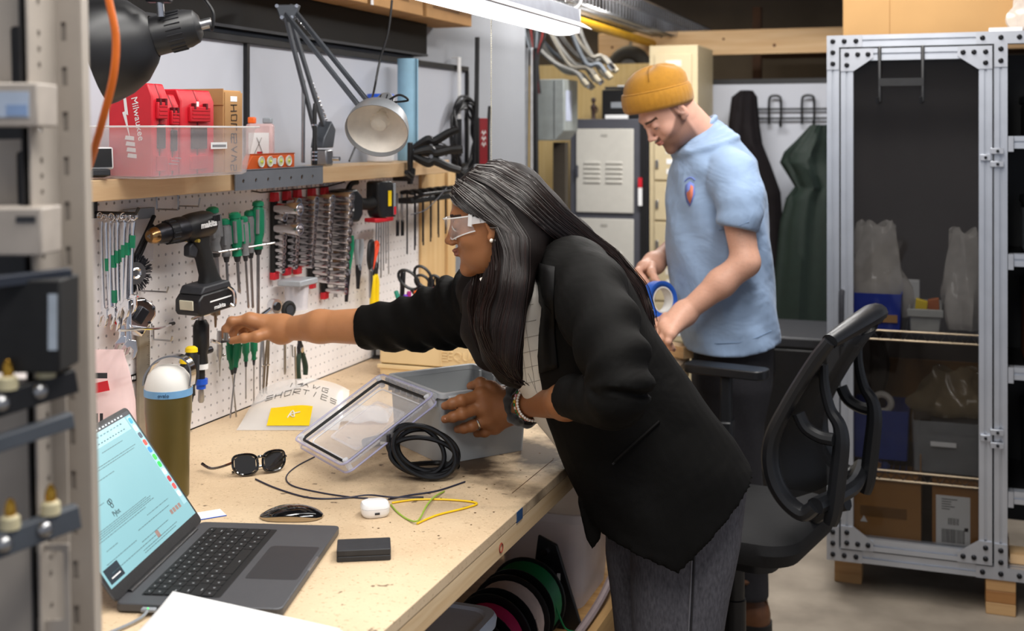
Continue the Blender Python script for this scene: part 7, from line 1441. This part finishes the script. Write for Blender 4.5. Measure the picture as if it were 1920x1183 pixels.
wpart('shirt_collar', MB().tube([px(905, 522, Y=2.36), px(930, 545, Y=2.33), px(955, 530, Y=2.31), px(975, 490, Y=2.33), px(985, 470, Y=2.38)], [.008, .018, .022, .02, .012], 10, smooth=5, flat=.5), SH)
BLZ = mat('blazer_black', '#080706', .7, var=.10, scale=120, bump=.10, bscale=700, spec=.14, wr=.12, wscale=5)
j = MB()
loft_px(j, [((998, 470), (1062, 436), .10, 0., .0), ((1000, 520), (1120, 462), .145, 0., .0), ((999, 600), (1178, 520), .150, .0, .0), ((1001, 690), (1218, 600), .140, .0, .0), ((1018, 770), (1272, 680), .140, .0, .0), ((1048, 850), (1325, 755), .150, .01, .0), ((1078, 915), (1375, 822), .176, .06, .0), ((1092, 952), (1405, 868), .19, .115, .0)], 2.44, fold=.014, tuck=True)
sleeve(j, [px(1064, 500, Y=2.38), px(1096, 540, Y=2.29), px(1134, 620, Y=2.195), px(1160, 700, Y=2.135), px(1156, 744, Y=2.13), px(1112, 748, Y=2.197), px(1062, 742, Y=2.262)], [.070, .080, .068, .060, .057, .048, .0395], .13, 8, seed=1)
sleeve(j, [px(985, 555, Y=2.48), px(920, 568, Y=2.60), px(850, 586, Y=2.66), px(760, 608, Y=2.70), px(678, 613, Y=2.735)], [.085, .085, .078, .0605, .0495], .15, 8, seed=3)
j.prism([(-.03, .0), (.03, -.01), (.015, -.085), (.0, -.10), (-.012, -.08)], -.006, .006, Matrix.Translation(px(1110, 935, Y=2.36)) @ Matrix.Rotation(HEAD, 4, 'Z'))
blz = cloth('blazer', j, BLZ, None, .0050, 4); blz.parent = wroot; blz.matrix_parent_inverse = Matrix.Translation(-wroot.location); TB = bvh(blz)
def strip(tree, A, B, off, name, m, n=14, thick=.004):
    vs_ = []; fs = []; k = 0
    for i in range(n + 1):
        f = i / n; a = poly(A, f); b = poly(B, f)
        for q in (0, .5, 1.): 
            h = hit(tree, a[0] + (b[0] - a[0]) * q, a[1] + (b[1] - a[1]) * q, off)
            vs_.append(h if h else (vs_[-1] if vs_ else Vector((0, 0, 0))))
    for i in range(n):
        for q in range(2): fs.append((i * 3 + q, i * 3 + q + 1, i * 3 + q + 4, i * 3 + q + 3))
    return wpart(name, MB().add(vs_, fs), m, solid=thick)
def poly(P, f):
    f *= len(P) - 1; i = min(int(f), len(P) - 2); t = f - i; return (P[i][0] + (P[i + 1][0] - P[i][0]) * t, P[i][1] + (P[i + 1][1] - P[i][1]) * t)
strip(TB, [(1006, 492), (1006, 560), (1007, 640), (1012, 700)], [(1040, 500), (1038, 560), (1040, 630), (1046, 690)], .004, 'lapel', mat('lapel_black', '#060505', .6, spec=.2))
wl_ = [hit(TB, 1152 + (1236 - 1152) * f, 866 + (790 - 866) * f, .002) for f in np.linspace(0, 1, 9)]; wpart('pocket_welt', MB().tube(wl_, .0052, 6, flat=.6), mat('lapel_black', '#121110')); wpart('pocket_slit', MB().tube([p - RT * .0035 + Vector((0, 0, -.0045)) for p in wl_], .0020, 5), INK)
# right cuff dark openings are closed by the forearm itself; hair
HAIRC = mat('hair_dark', '#120c0b', .6, var=.15, scale=80, spec=.2)
F = Field(px(830, 290, Y=2.42) - Vector((.12, .16, .52)), px(1240, 300, Y=2.42) + Vector((.16, .20, .03)), .0045)
Mh = HM; hp3 = lambda x, y, z: np.array(Mh @ Vector((x, y, z)))
g = np.meshgrid(*[F.lo[i] + F.res * np.arange(F.n[i], dtype=np.float32) for i in range(3)], indexing='ij'); inv = np.array(Mh.inverted()); lx, ly, lz = [inv[i, 0] * g[0] + inv[i, 1] * g[1] + inv[i, 2] * g[2] + inv[i, 3] for i in range(3)]
def lell(c, r): p = [(lx - c[0]) / r[0], (ly - c[1]) / r[1], (lz - c[2]) / r[2]]; k0 = np.sqrt(p[0] ** 2 + p[1] ** 2 + p[2] ** 2); return (k0 - 1) * min(r) * .93
capd = np.minimum(lell((-.016, 0, .044), (.107, .086, .084)), lell((-.035, 0, .0), (.085, .088, .10)))
line = .060 + .62 * (lx - .090) - .004 * np.sin(60 * lx); cut = np.maximum(lz - line, -.022 - lx); F.f = np.maximum(capd, -cut * .9).astype(np.float32)
F.chain(fr((960, 382, 2.42), (1010, 416, 2.42), (1068, 452, 2.455), (1125, 492, 2.475), (1172, 540, 2.475), (1200, 588, 2.46), (1216, 630, 2.45)), [.068, .058, .044, .036, .029, .019, .008], .03)
F.chain(fr((978, 404, 2.38), (974, 470, 2.35), (950, 540, 2.325), (936, 610, 2.315), (942, 662, 2.31), (956, 700, 2.31), (972, 722, 2.31)), [.055, .042, .045, .043, .034, .018, .006], .03)
F.chain(fr((930, 500, 2.42), (905, 560, 2.44), (900, 620, 2.44), (918, 665, 2.42), (945, 698, 2.39)), [.030, .036, .034, .026, .010], .03); F.chain(fr((900, 500, 2.50), (884, 545, 2.52), (872, 580, 2.53)), [.03, .03, .012], .02)
V, Fq = F.mesh(); hair = wpart('hair', np_mesh('hair', [(V, Fq, np.tile([.9, .9, .9], (len(V), 1)))]), HAIRC); TH = bvh(hair)
st = MB(); sc_ = []; rs = random.Random(5)
GL = [(842, 366), (864, 394), (894, 416), (932, 424), (950, 470), (944, 540), (925, 610), (930, 668), (958, 706)]; GM = [(864, 328), (908, 352), (955, 392), (988, 450), (984, 520), (974, 590), (966, 650), (960, 690), (972, 722)]
GM2 = [(866, 326), (915, 346), (968, 384), (1022, 432), (1076, 468), (1130, 506), (1178, 560), (1196, 600), (1208, 640)]; GR = [(884, 308), (938, 306), (992, 336), (1044, 390), (1100, 437), (1156, 480), (1202, 536), (1216, 580), (1224, 628)]
GF = [(898, 470), (892, 500), (884, 540), (880, 570), (886, 610), (900, 650), (925, 690), (950, 710), (960, 716)]; GF2 = [(930, 450), (935, 500), (930, 540), (915, 580), (910, 620), (925, 660), (945, 690), (960, 705), (985, 724)]
LIFT = {}
for A, B, n, sp in ((GL, GM, 560, 7), (GM2, GR, 640, 7), (GF, GF2, 240, 8)):
    for i in range(n):
        t_ = rs.random() ** .9 * (1.12 if B is GR else 1); ofs = rs.gauss(0, sp * .5); w1, w2 = rs.uniform(0, 6), rs.uniform(2, 5); lift = abs(rs.gauss(0, .0018)); P_ = []; f0 = rs.random() * .25 if rs.random() < .5 else 0; f1 = 1 - rs.random() * .12
        last = None
        for q in range(26):
            f = f0 + (f1 - f0) * q / 25; a, b = poly(A, f), poly(B, f); u = a[0] + (b[0] - a[0]) * t_ + (ofs + 3.0 * math.sin(w1 + w2 * f)) * min(1, .3 + f); v = a[1] + (b[1] - a[1]) * t_ + 2.0 * math.cos(w1 + w2 * f)
            h = hitn(TH, u, v, .0009 + lift)
            if h is None:
                if last is None: continue
                h = px(u, v, Y=(last - CAMP).dot(FW))
            elif last is not None and (h - last).length > .06: h = px(u, v, Y=(last - CAMP).dot(FW))
            last = h; P_.append(h)
        if len(P_) < 8: continue
        ps, rr = spline(P_, [.0006] * len(P_), 1); n0 = len(st.v); st.tube(P_, [.00062 + .0002 * math.sin(k * .8) for k in range(len(P_))], 4, cap=False)
        grey = rs.random() < (.05 if sp == 8 else .33)
        base = np.array((.95, .78, .70)) * rs.uniform(.6, 1.5)
        if rs.random() < .10: base = np.array((1.6, .8, .6))
        for k in range(len(P_)):
            g_ = (26.0 * max(0, 1 - k / (10 if grey else 3.5)) if grey else 0); c = base + g_ * np.array((.72, 1.18, 1.30)); sc_ += [tuple(c)] * 4
me = st.mesh('hair_strands'); a = me.color_attributes.new('Col', 'FLOAT_COLOR', 'POINT'); a.data.foreach_set('color', np.concatenate([np.array(sc_), np.ones((len(sc_), 1))], 1).astype(np.float32).ravel())
HS = mat('hair_strand', '#1a1210', .42, vcol='Col', var=.1, scale=60, spec=.4); me.materials.clear(); o = wpart('hair_strands', me, HS, kind='stuff')
hm = hair.data; hair.data.materials.clear(); hair.data.materials.append(HAIRC)
# safety glasses (a worn thing of its own), jewellery
gt = thing('safety_glasses', 'clear wraparound safety glasses worn by the woman', 'glasses', (0, 0, 0)); CG = mat('glasses_clear', '#f6f6fa', .05, alpha=.09, var=.01, spec=.8); CG2 = mat('glasses_edge', '#ffffff', .1, alpha=.55)
def hl(x, y, z): return HM @ Vector((x, y, z))
arc = []; 
for i in range(21): a = R(-78 + 156 * i / 20); arc.append((.022 + .082 * math.cos(a), .074 * math.sin(a)))
vs_ = []; fs = []
for (x, y) in arc:
    for j in range(5): f = j / 4; dz = .022 - .050 * f * (1 - .35 * (abs(y) / .074) ** 2) + .008 * (1 - abs(y) / .03) * (f > .9) * (abs(y) < .03); vs_.append(hl(x + .006 - .010 * f, y, dz))
for i in range(20):
    for j in range(4): q = i * 5 + j; fs.append((q, q + 5, q + 6, q + 1))
part('lens', MB().add(vs_, fs), CG, gt, solid=.002); part('lens_edge', MB().tube([vs_[i * 5] for i in range(21)], .0016, 6), CG2, gt); part('lens_edge', MB().tube([vs_[i * 5 + 4] for i in range(21)], .0015, 6), CG2, gt)
for s in (-1, 1): part('temple', MB().bar(hl(.040, s * .0745, .012), hl(-.015, s * .081, .012), .0025, .015, up=HM.to_3x3() @ Vector((0, 0, 1))), mat('temple_clear', '#f4f2f2', .1, alpha=.42), gt); part('temple_end', MB().bar(hl(.046, s * .072, .014), hl(.038, s * .075, .012), .004, .024, up=HM.to_3x3() @ Vector((0, 0, 1))), CG2, gt)
eb = MB()
for k in range(4): eb.bar(hl(.020 - .009 * k, .0795 + .0005 * k, .006), hl(.020 - .009 * k, .0797 + .0005 * k, .018), .0008, .0015)
part('embossed_mark', eb, mat('emboss_grey', '#8f8a88', .4), gt)
solo('pearl_earring', MB().ball(hl(.002, .0845, -.036), .0042, 12, 8), mat('pearl', '#efe6d8', .12, coat=1), 'round pearl stud in the ear of the woman', 'earring')
rc = Vector(fp(893, 794, .035)); rd = (Vector(fp(884, 799, .034)) - Vector(fp(910, 787, .036))).normalized(); solo('ring', MB().torus(rc, rd, .0128, .0022, 24, 6), mat('silver', '#d8d4cc', .15, 1), 'silver ring on the hand resting on the enclosure', 'ring')
av = (Vector(le) - Vector(lw_)).normalized(); wv_ = Vector(lw_)
sc0 = wv_ + av * .018; m = MB(); sd = av.orthogonal().normalized(); up_ = av.cross(sd); rgs = []
for i in range(72):
    th = 2 * PI * i / 72; c = sc0 + (sd * math.cos(th) + up_ * math.sin(th)) * .041 + av * (.004 * math.sin(5 * th)); o_ = (sd * math.cos(th) + up_ * math.sin(th)); rr = .0165 * (1 + .20 * math.sin(7 * th) + .12 * math.sin(13 * th)); rgs.append([c + o_ * (rr * .55 * math.cos(q)) + av * (rr * 1.25 * math.sin(q)) for q in [2 * PI * k / 10 for k in range(10)]])
m.rings(rgs, closed=True); solo('scrunchie', m, mat('velvet_black', '#0b0a0b', .9, sheen=.6), 'black velvet scrunchie around the wrist near the enclosure', 'scrunchie')
def bracelet(d, cols, r, lab, R0=.0345, name='bracelet'):
    c0 = wv_ + av * d; t = thing(name, lab, 'bracelet', (0, 0, 0)); n = int(2 * PI * R0 / (r * 1.9)); 
    for i in range(n): th = 2 * PI * i / n; part('bead', MB().ball(c0 + (sd * math.cos(th) + up_ * math.sin(th)) * R0 + av * (.003 * math.sin(th)), r, 8, 6), cols[i % len(cols)], t)
bw, bgn, bpk, byl = mat('bead_white', '#ece8e2', .3), mat('bead_green', '#1f7d4a', .3), mat('bead_pink', '#e0a8c0', .3), mat('bead_yellow', '#e6c63c', .3)
bracelet(.050, [bgn, bw, bgn, bpk, bw, byl], .0034, 'green, white and pink bead bracelet nearest the scrunchie'); solo('cord_bracelet', MB().torus(wv_ + av * .059, av, .0350, .0030, 30, 6), mat('cord_orange', '#b5672c', .6), 'orange cord bracelet between two bead bracelets', 'bracelet'); bracelet(.067, [bw], .0030, 'white bead bracelet farthest from the scrunchie', .0358)
t = thing('held_wrench', 'small chrome wrench pinched between the fingers at the pegboard', 'wrench', px(414, 641, Y=2.80)); part('shaft', MB().bar((0, 0, 0), RT * .03 + Vector((0, 0, .004)), .004, .006), CHROME, t); part('ring_end', MB().torus(-RT * .012, (.2, .5, 1), .012, .003, 18, 6, .8), CHROME, t); part('bit', MB().cyl(RT * .012 + Vector((0, 0, .004)), RT * .012 + Vector((0, 0, .022)), .006, n=10), STEEL, t)
# ------------------------------------------------------------------ the man
mroot = thing('person', 'bearded man in mustard beanie and pale blue T-shirt looking down at the bench end', 'person', (1.03, 3.76, 0)); bpy.context.view_layer.update()
def mpart(name, me, m, **k):
    o = part(name, me, m, None, **k); o.parent = mroot; o.matrix_parent_inverse = Matrix.Translation(-mroot.location); return o
MS = srgb('#cf9f8c'); MA = srgb('#c99a84'); MY = 3.66
HM2 = frame_from(px(1254, 207, Y=MY), -RT * math.cos(R(17)) - FW * math.sin(R(17)), R(41), .98)
V, Fq = head_field(fem=False).mesh(); C = head_cols(V, MS, srgb('#b06a5e'), srgb('#4a3226'), beard=srgb('#5a3f33'), lid=srgb('#b88474')); sets = [(xf(HM2, V), Fq, C)]
F = Field((.45, 3.05, .80), (1.35, 4.15, 1.6), .0040)
nbm = X3(1330, 265, 3.70); F.cap(X3(1285, 235, 3.69), nbm, .055, .060, .03)
lsm = X3(1372, 335, 3.52); lem = X3(1398, 492, 3.46); lwm = X3(1283, 588, 3.47); rsm = X3(1330, 325, 3.86); rem = X3(1285, 450, 3.88); rwm = X3(1226, 494, 3.76)
F.cap(lsm, lem, .052, .040, .03); F.cap(lem, lem * .6 + lwm * .4, .040, .041, .02); F.cap(lem * .6 + lwm * .4, lwm, .041, .029, .02); F.cap(rsm, rem, .05, .041, .03); F.cap(rem, rwm, .042, .028, .02)
hand(F, lwm, [(X3(1247, 604, 3.46), .017), (X3(1247, 612, 3.43), .017), (X3(1251, 620, 3.41), .016), (X3(1257, 627, 3.39), .015)],
     [([X3(1247, 604, 3.46), X3(1231, 612, 3.47), X3(1230, 628, 3.48), X3(1236, 640, 3.49)], [.0125, .0110, .010, .009]), ([X3(1247, 612, 3.43), X3(1234, 624, 3.43), X3(1236, 640, 3.44), X3(1243, 650, 3.46)], [.0125, .011, .010, .009]),
      ([X3(1251, 620, 3.41), X3(1242, 634, 3.40), X3(1246, 648, 3.42), X3(1253, 654, 3.44)], [.012, .0105, .0098, .0088]), ([X3(1257, 627, 3.39), X3(1253, 640, 3.38), X3(1258, 651, 3.40), X3(1263, 655, 3.42)], [.011, .0095, .0088, .008])],
     [([X3(1270, 592, 3.49), X3(1249, 595, 3.51), X3(1234, 603, 3.53), X3(1226, 614, 3.54)], [.017, .0135, .0115, .0095])], .029)
hand(F, rwm, [(X3(1206, 499, 3.70), .016), (X3(1204, 503, 3.73), .016), (X3(1205, 508, 3.755), .0155), (X3(1208, 512, 3.78), .0145)],
     [([X3(1206, 499, 3.70), X3(1196, 508, 3.68), X3(1206, 522, 3.67), X3(1220, 532, 3.66)], [.012, .0108, .0098, .0088]), ([X3(1204, 503, 3.73), X3(1197, 516, 3.71), X3(1210, 531, 3.70), X3(1222, 540, 3.69)], [.012, .0108, .0098, .0088]),
      ([X3(1205, 508, 3.755), X3(1201, 522, 3.74), X3(1214, 536, 3.73), X3(1225, 545, 3.72)], [.0115, .010, .0095, .0085]), ([X3(1208, 512, 3.78), X3(1208, 526, 3.77), X3(1219, 538, 3.76)], [.0105, .0095, .008])],
     [([X3(1222, 498, 3.70), X3(1222, 510, 3.66), X3(1228, 523, 3.64), X3(1236, 532, 3.63)], [.016, .013, .011, .009])], .028)
V, Fq = F.mesh(); C = np.tile(np.array(MA), (len(V), 1)); hr = np.sin(1400 * V[:, 0] + 300 * np.sin(80 * V[:, 2])) * np.sin(900 * V[:, 2]); C *= (1 - .10 * np.clip(hr, 0, 1))[:, None]; sets.append((V, Fq, C))
hl_, hr_ = X3(1385, 700, 3.66), X3(1360, 700, 3.86); al_, ar_ = X3(1408, 1110, 3.72), np.array([.93, 4.02, .15]); F = Field((.6, 3.3, 0), (1.5, 4.35, 1.56), .011)
F.cap(nbm + np.array([.01, .01, -.16]), (hl_ + hr_) / 2, .09, .10, .04); F.cap(lsm + np.array([0, 0, -.03]), rsm + np.array([0, 0, -.03]), .045, .045, .04)
for h, a in ((hl_, al_), (hr_, ar_)): kn_ = h * .5 + a * .5; F.cap(h, kn_, .05, .04, .03); F.cap(kn_, a, .038, .03, .03)
V, Fq = F.mesh(); sets.append((V, Fq, np.tile(np.array(MS), (len(V), 1)))); mpart('body', np_mesh('body', sets), skin_mat('skin_pale', '#cf9f8c', .5))
for s in (-1, 1): mpart('eye', MB().ball(HM2 @ Vector((.0765, s * .031, -.001)), .0098, 14, 10), MATS['eye_white'])
# trousers, boots
mt = MB(); PB = mat('trousers_black', '#232227', .8, var=.15, scale=120, bump=.15, bscale=400)
loft_px(mt, [((1296, 640), (1446, 630), .13, 0., 0.), ((1298, 720), (1446, 720), .14, 0., .0), ((1322, 790), (1432, 790), .085, 0., -.04), ((1340, 880), (1428, 880), .07, 0., -.04), ((1362, 980), (1436, 980), .06, 0., -.02), ((1372, 1080), (1440, 1080), .056, 0., 0.), ((1374, 1120), (1440, 1120), .056, 0., .0)], 3.72, fold=.02)
mt.tube([Vector(hr_), Vector(hr_ * .5 + ar_ * .5), Vector(ar_)], [.105, .075, .06], 18, smooth=5)
q = cloth('trousers', mt, PB, None, .008, 3); q.parent = mroot; q.matrix_parent_inverse = Matrix.Translation(-mroot.location)
BOOT = mat('boot_leather', '#5e3a20', .5, var=.2, scale=30, bump=.1)
for a in (al_, ar_):
    b0 = Vector((a[0], a[1], 0)); m = MB(); m.rings([[b0 + Vector((p[0], p[1], z)) for p in rrect(-.20 + q_, .06 - q2, -.048 + q_ * .25, .048 - q_ * .25, .040, 5)] for z, q_, q2 in ((.025, .0, .0), (.05, .004, .0), (.075, .03, .004), (.10, .085, .012), (.135, .125, .014), (.165, .135, .010))]); bt_ = mpart('boot', m, BOOT)
    mpart('boot_sole', MB().slab([(b0.x + p[0], b0.y + p[1]) for p in rrect(-.205, .065, -.05, .05, .042, 5)], .001, .027), RUBBER); mpart('boot_collar', MB().torus(b0 + Vector((-.035, 0, .165)), (0, 0, 1), .060, .010, 20, 8), BOOT)
# T-shirt
TS = mat('tshirt_blue', '#869cba', .85, var=.06, scale=14, bump=.12, bscale=350, sheen=.1, wr=.30, wscale=5)
s_ = MB()
Rg = loft_px(s_, [((1276, 272), (1336, 226), .075, 0., .03), ((1266, 290), (1378, 256), .15, 0., .02), ((1258, 320), (1416, 300), .185, 0., .01), ((1251, 380), (1434, 360), .18, 0., .0), ((1251, 450), (1442, 440), .17, 0., .0), ((1258, 530), (1447, 520), .165, 0., 0.), ((1270, 600), (1453, 590), .165, 0., 0.), ((1281, 650), (1457, 636), .168, .018, 0.)], 3.70, fold=.05, seed=1)
[s_.tube(Rg[q], .0115, 8, closed=True) for q in (0, 1, 2, 3, 4)]
sleeve(s_, [px(1350, 312, Y=3.62), px(1376, 338, Y=3.53), px(1388, 385, Y=3.475), px(1381, 428, Y=3.465)], [.075, .082, .072, .062], .05, 3, seed=2)
sleeve(s_, [px(1330, 320, Y=3.80), px(1306, 380, Y=3.88), px(1290, 430, Y=3.89)], [.075, .07, .062], .04, 3)
ts = cloth('t_shirt', s_, TS, None, .006, 4); ts.parent = mroot; ts.matrix_parent_inverse = Matrix.Translation(-mroot.location); T = bvh(ts)
mpart('neckband', MB().tube([sum(Rg[0], Vector()) / len(Rg[0]) + (p - sum(Rg[0], Vector()) / len(Rg[0])) * 1.07 + Vector((0, 0, .006)) for p in Rg[0]], .0085, 8, closed=True), TS)
def patch(tree, pts, off, name, m):
    P_ = [hit(tree, u, v, off) for u, v in pts]
    if all(P_): mpart(name, MB().add([p for p in P_] + [p + RT * .0 + FW * .001 for p in P_], [tuple(range(len(P_)))]), m, solid=.0008)
patch(T, [(1285, 347), (1293, 340), (1301, 345), (1303, 362), (1298, 378), (1293, 388), (1287, 378), (1284, 362)], .003, 'chest_badge', mat('badge_blue', '#6f80c4', .8)); patch(T, [(1289, 372), (1287, 362), (1293, 356), (1295, 346), (1300, 350), (1299, 366), (1294, 382)], .0045, 'badge_print', mat('badge_orange', '#d07a62', .8)); 
ar_p = [hit(T, u, v, .002) for u, v in ((1284, 340), (1290, 334), (1297, 333), (1303, 338))]
if all(ar_p): mpart('badge_arc', MB().tube(ar_p, .0022, 5, smooth=3), mat('badge_blue', '#6f80c4'))
hm_ = [hit(T, u, v, .0015) for u, v in ((1290, 640), (1310, 648), (1345, 652), (1385, 650), (1420, 640), (1446, 628))]
if all(hm_): mpart('hem_stitch', MB().tube([p + Vector((0, 0, .012)) for p in hm_], .0012, 4), mat('stitch_blue', '#6d839f', .9))
sl_ = [hit(T, u, v, .0015) for u, v in ((1348, 432), (1365, 428), (1385, 423), (1404, 416))]
if all(sl_): mpart('sleeve_stitch', MB().tube(sl_, .0014, 4), mat('stitch_blue', '#6d839f', .9))
# beanie (worn)
BN = mat('beanie_mustard', '#a37118', .9, var=.08, scale=60, bump=.35, bscale=420, sheen=.2)
bf = frame_from(px(1236, 200, Y=MY), -RT * math.cos(R(17)) - FW * math.sin(R(17)), R(13), 1.0)
b = MB(); prof = [(-.004, .100, .088), (.0, .108, .097), (.008, .1125, .101), (.030, .1135, .102), (.050, .1105, .099), (.056, .107, .095), (.0565, .1035, .092), (.070, .1025, .091), (.088, .097, .086), (.104, .084, .076), (.116, .064, .060), (.124, .038, .038), (.127, .010, .010)]
b.rings([[bf @ Vector((a * math.cos(th) * (1 + .006 * math.sin(40 * th) * (z < .056)) - (.010 * max(0, z - .05) / .07), c * math.sin(th) * (1 + .006 * math.sin(40 * th) * (z < .056)), z + (.004 * math.cos(4 * th) if z > .11 else 0))) for th in [2 * PI * k / 120 for k in range(120)]] for z, a, c in prof])
bn = thing('beanie', 'mustard yellow knitted beanie with folded brim worn by the man', 'hat', (0, 0, 0)); part('crown', b, BN, bn, sharp=60)
fo = MB(); fo.tube([bf @ Vector((.105 * math.cos(th), .0935 * math.sin(th), .0555)) for th in np.linspace(0, 2 * PI, 60)[:-1]], .0042, 6, closed=True); part('brim_fold', fo, BN, bn)
for k in range(3): th = R(60 + 110 * k); part('crown_seam', MB().tube([bf @ Vector((.098 * s * math.cos(th), .088 * s * math.sin(th), z)) for s, z in ((1.0, .086), (.88, .1035), (.68, .1165), (.40, .1245), (.1, .128))], .0012, 5), mat('beanie_seam', '#80570c', .9), bn)
# what he works on
t = thing('blue_tape_roll', 'roll of blue masking tape in the hands of the man', 'tape', px(1236, 562, Y=3.56)); axm = (RT * .55 - FW * .8 + Vector((0, 0, .1))).normalized().to_track_quat('Z', 'Y').to_matrix().to_4x4()
part('tape', MB().lathe([(.040, -.018), (.056, -.018), (.056, .018), (.040, .018)], 36, axm, cap=False), mat('tape_masking', '#1d4fa8', .45), t, solid=.001); part('core', MB().lathe([(.036, -.018), (.0395, -.018), (.0395, .018), (.036, .018), (.036, -.018)], 36, axm, cap=False), mat('core_grey', '#c9c8c6', .7), t)
t = thing('lumber_offcut', 'short pale lumber offcut under the hand of the man at the bench corner', 'block', px(1268, 668, z=BZ) + Vector((0, 0, .0005)), (0, 0, R(-35))); part('block', MB().box(-.05, .055, -.022, .022, 0, .038), PINEX, t, .002)
